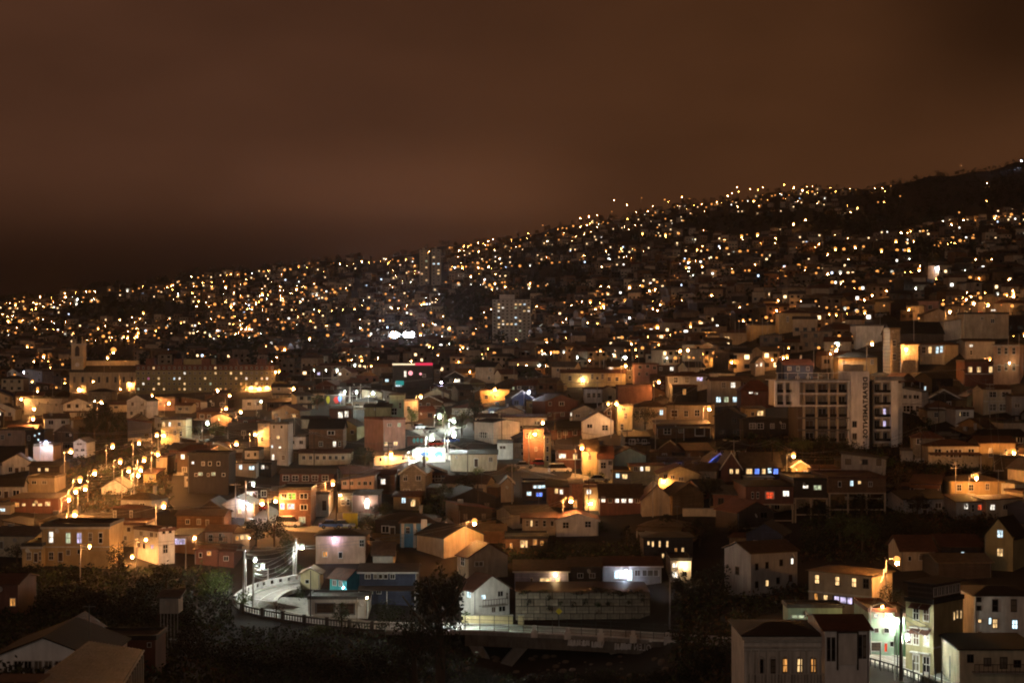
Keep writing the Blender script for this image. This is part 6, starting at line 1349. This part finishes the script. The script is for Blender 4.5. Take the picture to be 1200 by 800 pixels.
for args in (('white globe lamp over the bright window of the dark red cube house', 430, 584.5, 'w', .16), ('warm porch lamp on the lavender bungalow', 651, 673.5, 'd', .2), ('cold white porch lamp on the long bungalow', 733, 668, 'b', .14), ('warm lamp beside the white corner shop', 802, 662, 'd', .2),
             ('violet-white lamp on the peach hip-roofed house', 392, 631.5, 'v', .2), ('orange lamp low on the white corner house', 155, 650.5, 'o', .2), ('yellow lamp by the bush under the ochre house', 692, 590, 'd', .24), ('deep blue lamp on the dark house left of the dark red gable', 839, 546, 'B', .35),
             ('warm lamp on the long yellow floodlit house', 683, 445, 'd', .3), ('warm lamp on the glowing yellow gable', 777.5, 562, 'o', .2), ('small white lamp on the teal cottage', 402, 687.5, 'b', .07), ('white lamp on the white cube house', 340, 506, 'w', .16),
             ('cold lamp in the yard of the low dark house', 505, 551, 'b', .12), ('small orange lamp on the peach house with a sloping roof', 399, 580, 'd', .16), ('orange glow lamp at the foot of the white corner house', 139, 641, 'd', .12), ('blue-white lamp under the pole at the street corner', 288, 587, 'b', .2),
             ('white lamp at the end of the flat roof by the slim flats', 268, 524, 'd', .14), ('pale lamp over the concrete wing of the large dark building', 513, 437, 'b', .22), ('violet-white lamp high on the windowless block', 517, 448, 'v', .3), ('warm lamp on the dark block beside the violet lamp', 534, 446, 'd', .3),
             ('orange lamp on the slim peach house', 1183, 425, 'd', .14), ('left orange lamp added to warm the foot of the long apartment slab', 294, 453, 'o', .3), ('middle orange lamp added to warm the foot of the long apartment slab', 304, 454, 'o', .34), ('right orange lamp added to warm the foot of the long apartment slab', 313, 453, 'o', .3), ('orange lamp on the church nave wall', 152, 449, 'o', .3), ('orange lamp low beside the church door', 93, 455, 'o', .3), ('orange lamp above the ochre lamp house', 1009, 535, 'd', .1), ('white lamp above the glaring mint house door', 1052, 725, 'w', .18), ('small lamp over the arches of the peach annex', 292, 630, 'd', .1)):  # the three slab lamps are added to warm its wall
    wall_light(args[0], args[1], args[2], args[3], args[4], D=(min([q[4] for q in BOX if q[0] - 1 <= args[1] <= q[1] + 1 and q[2] - 3 <= args[2] <= q[3] + 3] or [depth(args[1], args[2] + 10)])))
# white lamps added to brighten the lower right street, and hairpin and hidden ones
lamp(1063, 744, 'w', .25, 6.0, D=179, side=1); lamp(530, 708, 'w', .32, 6.0, D=226); lamp(1008, 717, 'd', .2, 5.0, D=196); lamp(1128, 768, 'w', .26, 6.0, D=176, side=-1); lamp(299, 654, 'w', .22, 7.5, D=238, side=-1); lamp(430, 700, 'd', .12, 5, D=226); lamp(1165, 812, 'w', .3, 4.0, D=171); lamp(1085, 812, 'w', .3, 4.0, D=174); lamp(1197, 188, 'b', 1.0, 7.0, D=depth(1197, 196))

# ================================================================== ordinary houses that fill the slope
rf2 = random.Random(21)
def ell(x, y, L): return any(((x - a) / c) ** 2 + ((y - b_) / d) ** 2 < 1 for a, b_, c, d in L)
NOHOUSE = [(110, 700, 190, 45), (380, 760, 220, 40), (700, 780, 160, 60), (1010, 630, 110, 42), (140, 545, 55, 28), (115, 508, 36, 22), (840, 660, 60, 40), (1130, 625, 50, 20), (520, 600, 34, 30), (700, 735, 120, 60), (1060, 800, 130, 30), (310, 650, 50, 25), (330, 700, 80, 20), (1105, 548, 70, 8), (905, 525, 60, 10), (500, 515, 26, 20), (310, 603, 22, 14)]
fillers = []
y = 652.0; nfill = 0
while y > 402:
    dmid = depth(600, y); x = -20 + rf2.uniform(0, 30)
    while x < 1215:
        D = depth(x, y + 0); k = F / D
        wm = rf2.uniform(4.5, 9.0); hm = rf2.choice([2.6, 2.8, 3.1, 4.9, 5.3, 3.0])
        w, h = wm * k, hm * k
        yy = y + rf2.uniform(-4, 4) * k / 7
        x0, x1 = x, x + w; ok = not ell((x0 + x1) / 2, yy - h * .3, NOHOUSE)
        rise = 1.6 * k
        if ok:
            for (a, b_, c, d, DD_) in BOX:
                ox = max(0, min(x1, b_) - max(x0, a)); oy = max(0, min(yy, d) - max(yy - h - rise, c))
                if ox * oy <= 0: continue
                ar = (b_ - a) * (d - c); mine = w * (h + rise)
                if D < DD_ + 4 and ox * oy > (.08 * min(ar, 700) if d - c < 45 else 4): ok = False; break      # would hide a house of the photograph
                if D >= DD_ + 4 and ox * oy > .62 * mine: ok = False; break
        if ok and nfill < 150:
            fillers.append((x0, x1, yy, D, wm, hm)); BOX.append((x0, x1, yy - h, yy, D)); nfill += 1
            x = x1 + rf2.uniform(0.5, 5) * k
        else:
            x += 3.0 * k
    if nfill >= 150: break
    y -= 2.5 * F / dmid
YSTOP = y
print('fill stopped at', y)
WN = ['charcoal', 'charcoal', 'dark', 'dark', 'brown', 'mud', 'mud', 'darkred', 'stone', 'navy', 'olive', 'wood', 'cream', 'beige', 'grey', 'white']
WD = dict(darkred='dark red', corr='bare metal', lightblue='light blue', brick='brick', wood='timber', stone='stone', dark='black', charcoal='sooty black', mud='mud brown')
RN = ['rust', 'brown', 'darkgrey', 'grey', 'red', 'black', 'tan']
RD = dict(darkgrey='dark grey')
FILL = []
for x0, x1, yy, D, wm, hm in fillers:
    k = F / D; wall = rf2.choice(WN); rc = rf2.choice(RN); roof = rf2.choice(['gf', 'gf', 'gs', 'gs', 'gs', 'flat', 'shed', 'hip', 'hip', 'shl'])
    fl = 2 if hm > 4 else 1; n = max(2, int(wm / 2.6)); wins = []; nlit = 0
    for f in range(fl):
        for c in range(n):
            if rf2.random() < .2: continue
            kd = 'd'
            if rf2.random() < .10: kd = rf2.choice('wwwWWcocyvw'); nlit += 1
            wins.append('%.2f,%.2f,%.2f,%.2f,%s' % (x0 + (x1 - x0) * (c + .5 + rf2.uniform(-.12, .12)) / n, yy - (f * 2.75 + 1.55) * k, rf2.choice([.9, 1.1, 1.4]) * k, rf2.choice([1.1, 1.3]) * k, kd))
    if D < 430: wins.append('%.2f,%.2f,%.2f,%.2f,d,door' % (x0 + (x1 - x0) * rf2.choice([.5, .34, .66]), yy - 1.05 * k, .95 * k, 2.1 * k)) if rf2.random() < .5 else None
    ex = ' '.join(e for e, p in (('band', .15), ('tank', .14), ('mast', .5), ('chim', .15), ('balc', .12 if fl == 2 else 0), ('trim', .3), ('lean', .45), ('yard', .45), ('steps', .3), ('porch', .12)) if rf2.random() < p)
    rise = {'gf': 1.7, 'gs': 1.5, 'flat': 0, 'shed': 1.0, 'hip': 1.5, 'shl': .9}[roof] * k
    o = H('AUTO%d' % len(FILL), x0, x1, yy - hm * k, yy, roof, rise, wall, rc, ' '.join(wins), D=D, d=rf2.uniform(6, 9), yaw=rf2.uniform(-22, 22), ex=ex, split=False, fr=rf2.choice(['trim_white', 'trim_white', 'trim_dark']))
    FILL.append((o, '%s %s house with a %s %s roof' % ('one-storey' if fl == 1 else 'two-storey', WD.get(wall, wall), RD.get(rc, rc), {'gf': 'gabled', 'gs': 'pitched', 'flat': 'flat', 'shed': 'lean-to', 'hip': 'hipped', 'shl': 'tilted'}[roof])))

# ================================================================== unique labels from look and neighbours
LAND += [(1130, 225, 'the bare dark ridge'), (880, 262, 'the dark slope under the ridge lamps'), (150, 364, 'the dark wood on the left slope'), (722, 308, 'the cold bluish lamps'), (640, 322, 'the dark wood in mid slope'), (960, 218, 'the line of lamps on the ridge'), (30, 348, 'the left end of the skyline'), (400, 302, 'the middle of the skyline')]
USED = set(k for k in LABELS if not k.startswith('AUTO'))
def where(x, y, nth):
    L = sorted(LAND, key=lambda l: ((l[0] - x) ** 2 + ((l[1] - y) * 1.6) ** 2))
    l = L[nth]; dx, dy = x - l[0], y - l[1]; d = math.hypot(dx, dy * 1.6)
    a = math.degrees(math.atan2(-dy * 1.3, dx)) % 360
    rel = ['right of', 'up and right of', 'above', 'up and left of', 'left of', 'down and left of', 'below', 'down and right of'][int((a + 22.5) // 45) % 8]
    how = 'just' if d < 26 else ('' if d < 60 else ('well' if d < 110 else 'far'))
    return (how + ' ' + rel).strip() + ' ' + l[2]
def autolabel(o, desc, x, y, cat, group, shared=None):
    for nth in range(14):
        t = desc + ' ' + where(x, y, nth)
        if t not in USED and len(t.split()) <= 16: break
    else:
        L = [l[2] for l in sorted(LAND, key=lambda l: ((l[0] - x) ** 2 + ((l[1] - y) * 1.6) ** 2))[:12]]
        for i in range(1, 12):
            for j in range(i):
                t = desc + ' between ' + L[j] + ' and ' + L[i]
                if t not in USED and len(t.split()) <= 16: break
            else: continue
            break
    USED.add(t); o['label'] = t; o['category'] = cat
    if group: o['group'] = group
for o, ds in FILL: autolabel(o, ds, o['px'][0], o['px'][1], 'house', 'houses of the hillside town')
for o in TREES:
    if o['label'] == 'AUTO':
        autolabel(o, {'leafy_tree': 'dark leafy tree', 'conifer_tree': 'pointed conifer', 'sparse_tree': 'bare tree', 'shrub': 'low shrub'}[o.name.split('.')[0]], o['px'][0], o['px'][1], o['category'], o['group'])
for o, ds, x, y in CARS: autolabel(o, ds + ' parked', x, y, ds.split()[-1], 'parked vehicles')
for o, x, y, top in UP: autolabel(o, ('dark wooden' if o.children[0].data.materials[0] == MATS['wood_dark'] else 'pale concrete') + ' utility pole', x, y - 15, 'pole', 'utility poles')
for i, (o, x, y, top) in enumerate(UP):
    nb = sorted((q for q in UP if q[1] > x and 6 < (q[3] - top).length < 75), key=lambda q: (q[3] - top).length)[:1]
    for q in nb:
        for j in (0, 2):
            a_ = Vector((-.7 + .7 * j, 0, -.1)); c_ = q[3] - top + a_; b = MB(); sg_ = .9 + .15 * j
            b.tube([a_.lerp(c_, t / 8) - Vector((0, 0, sg_ * 4 * (t / 8) * (1 - t / 8))) for t in range(9)], .028, 'metal_grey', 4, caps=False)
            autolabel(b.build('power_cable', None, top), ('left', 'middle', 'right')[j] + ' wire of a pair', (x + q[1]) / 2, (y + q[2]) / 2 - 22, 'cable', 'overhead power cables')
# ================================================================== distant town: lamps along its streets, small houses
rd = random.Random(77)
DARK = [(150, 364, 80, 10), (262, 412, 56, 13), (120, 368, 50, 9), (372, 411, 30, 12), (540, 366, 26, 20), (640, 322, 55, 11), (640, 296, 30, 6), (860, 262, 60, 12), (930, 260, 70, 10), (985, 268, 40, 12), (1100, 235, 110, 22), (1040, 262, 60, 14), (1150, 205, 90, 18), (1190, 225, 60, 14), (1010, 300, 60, 5), (760, 284, 40, 6), (1085, 300, 22, 14), (640, 345, 40, 8), (560, 350, 30, 12), (410, 372, 24, 7), (330, 396, 24, 8), (1050, 205, 60, 18)]
from mathutils import noise
def far_ok(x, y): return y > skyline(x) + 2 and not ell(x, y, DARK)
def crowd(x, y): return noise.noise(Vector((x / 48.0, (y - skyline(x)) / 15.0, 3.3)))
pts = []
for s in range(210):
    x = rd.uniform(-10, 1205); t = rd.random() ** .85; sk = skyline(x); y = sk + 3 + (425 - sk) * t
    dx = rd.uniform(7, 15); sl_ = (skyline(x + 30) - skyline(x - 30)) / 60 * (1 - t * .8) + rd.uniform(-.12, .12); n = rd.randint(3, 11)
    for q in range(n):
        xx = x + dx * q + rd.uniform(-2.5, 2.5); yy = y + sl_ * dx * q + rd.uniform(-1.2, 1.2)
        if not (-10 < xx < 1210 and skyline(xx) + 2 < yy < 430) or not far_ok(xx, yy): continue
        if any(a - 2 <= xx <= b_ + 2 and c - 2 <= yy <= d + 4 and D_ < depth(xx, yy) for a, b_, c, d, D_ in BOX): continue
        if crowd(xx, yy) < rd.uniform(-.35, .05): continue
        pts.append((xx, yy))
for xx in range(0, 1060, 7):        # the string of lamps along the ridge
    if rd.random() < .75 and not ell(xx, skyline(xx) + 3, DARK): pts.append((xx + rd.uniform(-3, 3), skyline(xx) + rd.uniform(.8, 5)))
nhand = len(LAMPS)
for xx, yy in pts:
    D_ = depth(xx, yy); lamp(xx, yy, rd.choice('fffeeeeeeeemF'), rd.choice([.3, .4, .5, .65, .8, 1.1]) * min(1.0, D_ / 1600), 6.0)
hand, rest = LAMPS[:300], LAMPS[300:]
far_mesh = {}
POLES = []
for i, (x, y, kind, r, hh, D, side, mat, base) in enumerate(hand):
    if D < 480: POLES.append((x, y, base + Vector((0, 0, hh - .2))))
    nm = {'o': 'orange street lamp', 'w': 'white street lamp', 'b': 'cold bluish street lamp', 'd': 'small warm lamp post', 'f': 'faint orange street lamp', 'F': 'faint white street lamp', 'm': 'amber street lamp', 'e': 'dull amber street lamp', 'n': 'white street lamp'}[kind]
    if D < 620:
        o = link('street_lamp', None, None, base)
        pm, am, hm = pole_parts(hh, mat)
        link('pole', pm, o); link('arm', am, o); hd = link('lamp_head', hm, o)
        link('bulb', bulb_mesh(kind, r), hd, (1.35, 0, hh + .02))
    else:
        key = (kind, round(r, 2), hh)
        if key not in far_mesh:
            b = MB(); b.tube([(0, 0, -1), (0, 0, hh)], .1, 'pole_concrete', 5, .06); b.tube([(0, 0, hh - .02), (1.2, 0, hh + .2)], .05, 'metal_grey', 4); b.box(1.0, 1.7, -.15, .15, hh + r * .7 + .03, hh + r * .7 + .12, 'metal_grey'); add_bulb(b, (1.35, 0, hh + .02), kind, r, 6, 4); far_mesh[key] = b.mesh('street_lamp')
        o = link('street_lamp', far_mesh[key], None, base)
    grp = {'o': 'orange street lamps', 'w': 'white street lamps', 'b': 'cold bluish street lamps', 'd': 'small warm lamp posts', 'f': 'faint orange street lamps', 'F': 'faint white street lamps', 'm': 'amber street lamps', 'e': 'dull amber street lamps', 'n': 'white street lamps'}[kind]
    autolabel(o, nm, x, y, 'street lamp', grp)
POLES.sort(key=lambda p: p[0]); ncab = 0
for i, (x, y, p) in enumerate(POLES):
    near_ = sorted((q for q in POLES if q[0] > x and (q[2] - p).length < 42), key=lambda q: (q[2] - p).length)[:1]
    for q in near_:
        if (q[2] - p).length < 6: continue
        for j in range(2):
            b = MB(); c0_, c1_ = Vector((0, 0, -.35 * j)), q[2] - p + Vector((0, 0, -.35 * j)); b.tube([c0_.lerp(c1_, t / 8) - Vector((0, 0, (.5 + .2 * j) * 4 * (t / 8) * (1 - t / 8))) for t in range(9)], .03, 'metal_grey', 4, caps=False)
            autolabel(b.build('power_cable', None, p), ('upper' if j == 0 else 'lower') + ' cable strung from lamp post', (x + q[0]) / 2, y, 'cable', 'overhead power cables')
b = MB()
for (x, y, kind, r, hh, D, side, mat, base) in rest:
    p = base; b.tube([(p.x, p.y, p.z - 1), (p.x, p.y, p.z + hh)], .08, 'pole_concrete', 3, caps=False)
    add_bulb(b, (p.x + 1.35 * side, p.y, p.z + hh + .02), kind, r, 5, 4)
if rest:
    o = b.build('distant_lamps'); o['kind'] = 'stuff'; o['label'] = 'countless small street lights strung over the farthest slopes'
# small houses of the distant slopes
b = MB(); rh = random.Random(9)
FW = [MATS[q] for q in ('far_wall', 'far_wall', 'far_wall_pale', 'far_wall_dark', 'far_wall_dark', 'wall_brown', 'wall_beige')]; FR = [MATS['roof_' + q] for q in ('rust', 'brown', 'grey', 'tan', 'darkgrey')]
FP = [emit('far_pane_warm', (1.0, .66, .32), 3.0, False), emit('far_pane_white', (1.0, .95, .85), 3.5, False), emit('far_pane_cold', (.6, .75, 1.0), 4.0, False), MATS['glass_dark']]
nh = 0
def far_house(x, y):
    D = depth(x, y); p = P(x, y, D); w = rh.uniform(5, 9.5); d = rh.uniform(6, 9); h = rh.choice([2.8, 3.2, 5.0, 5.4] + ([7.5] if D > 700 else [])); a = rh.uniform(-.5, .5)
    ca, sa = math.cos(a), math.sin(a)
    q = lambda u, v, z: (p.x + u * ca - v * sa, p.y + u * sa + v * ca, p.z + z)
    W_ = rh.choice(FW); R_ = rh.choice(FR); X = w / 2
    b.hexa([q(-X, 0, -4), q(X, 0, -4), q(X, d, -4), q(-X, d, -4)], [q(-X, 0, h), q(X, 0, h), q(X, d, h), q(-X, d, h)], W_)
    r = rh.uniform(.9, 1.8)
    if rh.random() < .6:
        b.poly([q(-X - .3, -.3, h + .03), q(X + .3, -.3, h + .03), q(X + .3, d + .3, h + .03), q(-X - .3, d + .3, h + .03), q(-X - .3, d / 2, h + r), q(X + .3, d / 2, h + r)], R_, [(0, 1, 5, 4), (2, 3, 4, 5), (0, 4, 3), (1, 2, 5), (3, 2, 1, 0)])
    else:
        b.hexa([q(-X - .2, -.2, h + .02), q(X + .2, -.2, h + .02), q(X + .2, d + .2, h + .02), q(-X - .2, d + .2, h + .02)], [q(-X - .2, -.2, h + .3), q(X + .2, -.2, h + .3), q(X + .2, d + .2, h + .3), q(-X - .2, d + .2, h + .3)], R_)
    for f in range(int(h / 2.7)):
        for c in range(int(w / 2.4)):
            u = -X + (c + .5) * w / int(w / 2.4); z = f * 2.7 + 1.6; t = rh.random()
            m = FP[0] if t < .07 else FP[1] if t < .09 else FP[2] if t < .098 else FP[3]
            s = rh.uniform(.5, .8); b.poly([q(u - s, -.05, z - .6), q(u + s, -.05, z - .6), q(u + s, -.05, z + .6), q(u - s, -.05, z + .6)], m)
cand = []
for q in range(9000):
    x = rh.uniform(-60, 1260); sk = skyline(x); t = rh.random() ** .8; y = sk + 2 + (max(436, YSTOP + 6) - sk) * t
    if not far_ok(x, y): continue
    D = depth(x, y)
    if any(a - 1 <= x <= b2 + 1 and c - 1 <= y <= d2 + 3 for a, b2, c, d2, D2 in BOX): continue
    k = F / D
    if y > 392:      # keep the hand-placed houses in view
        hit = False
        for a, b2, c, d2, D2 in BOX:
            ox = min(x + 4.5 * k, b2) - max(x - 4.5 * k, a); oy = min(y, d2) - max(y - 6 * k, c)
            if ox > 0 and oy > 0 and D < D2 + 2 and ox * oy > .10 * min(700, (b2 - a) * (d2 - c)): hit = True; break
        if hit: continue
    if any(a - 4 * k < x < b2 + 4 * k and d2 - 3 < y < d2 + 6 * k and d2 - c > 28 for a, b2, c, d2, D2 in BOX if y < 440): continue
    cell = (int(x / (9.5 * k)), int(y / (2.6 * k)))
    if cell in far_mesh: continue
    far_mesh[cell] = 1; cand.append((x, y))
fl = MB()  # glow balls added before distant house fronts for orange light spill
for x, y in cand:
    far_house(x, y)
    if rh.random() < (.2 if y < 350 else .42) and crowd(x, y) > -.3:
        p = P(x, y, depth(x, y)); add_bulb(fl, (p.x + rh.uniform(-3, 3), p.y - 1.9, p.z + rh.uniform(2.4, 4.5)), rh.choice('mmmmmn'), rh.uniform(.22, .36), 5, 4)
o = fl.build('distant_spill_lamps'); o['kind'] = 'stuff'; o['label'] = 'small added lamps that spill light on the fronts of distant houses'
o = b.build('distant_houses'); o['kind'] = 'stuff'; o['label'] = 'hundreds of small houses crowding the distant hillside'
# woods on the dark distant slopes
b = MB(); b.m('leaf_dark'); rw_ = random.Random(4)
def wood(x, y):
    D = depth(x, y); p = P(x, y, D); h = rw_.uniform(4, 10); r = h * rw_.uniform(.3, .5)
    for q in range(26):
        c = p + Vector((rw_.gauss(0, r * .5), rw_.gauss(0, r * .5), h * rw_.uniform(.25, 1))); u = Vector((rw_.gauss(0, 1), rw_.gauss(0, 1), rw_.gauss(0, .6))).normalized(); w = u.orthogonal().normalized(); s = h * rw_.uniform(.08, .2)
        o = len(b.v); b.v.extend([tuple(c - u * s), tuple(c + w * s * .6), tuple(c + u * s), tuple(c - w * s * .6)]); b.f.append((o, o + 1, o + 2, o + 3)); b.mi.append(0)
for a, b2, c, d in DARK:
    for q in range(int(c * d * .09)):
        t = rw_.uniform(0, 6.283); s = math.sqrt(rw_.random()) * 1.05; x, y = a + c * s * math.cos(t), b2 + d * s * math.sin(t)
        if y > skyline(x) and -60 < x < 1260 and depth(x, y) > 700: wood(x, y)
for q in range(1500):
    x = rw_.uniform(-50, 1250); sk = skyline(x); y = sk + .5 + (440 - sk) * rw_.random()
    if rw_.random() < .2: y = sk + rw_.uniform(.2, 2)
    if depth(x, y) > 750: wood(x, y)
o = b.build('distant_trees'); o['kind'] = 'stuff'; o['label'] = 'dark trees scattered over the distant hillside'
# ================================================================== the night air
b = MB(); b.box(-1500, 2300, -60, 3300, -9, 520, 'earth')
hz = b.build('haze'); hz['kind'] = 'stuff'; hz['label'] = 'thin night haze over the town'
hm_ = bpy.data.materials.new('haze'); hm_.use_nodes = True; t = hm_.node_tree
for n in list(t.nodes): t.nodes.remove(n)
o = t.nodes.new('ShaderNodeOutputMaterial'); pv_ = t.nodes.new('ShaderNodeVolumePrincipled')
pv_.inputs['Color'].default_value = (0.95, 0.92, 0.9, 1); pv_.inputs['Density'].default_value = HAZE; pv_.inputs['Anisotropy'].default_value = 0.8
t.links.new(pv_.outputs[0], o.inputs['Volume']);
hz.data.materials.clear(); hz.data.materials.append(hm_)
for o in SC.objects:
    if 'px' in o: del o['px']
print('objects', len(SC.objects), 'lamps', len(LAMPS), 'hand', nhand, 'fill', len(FILL), 'far', len(cand), 'trees', len(TREES))
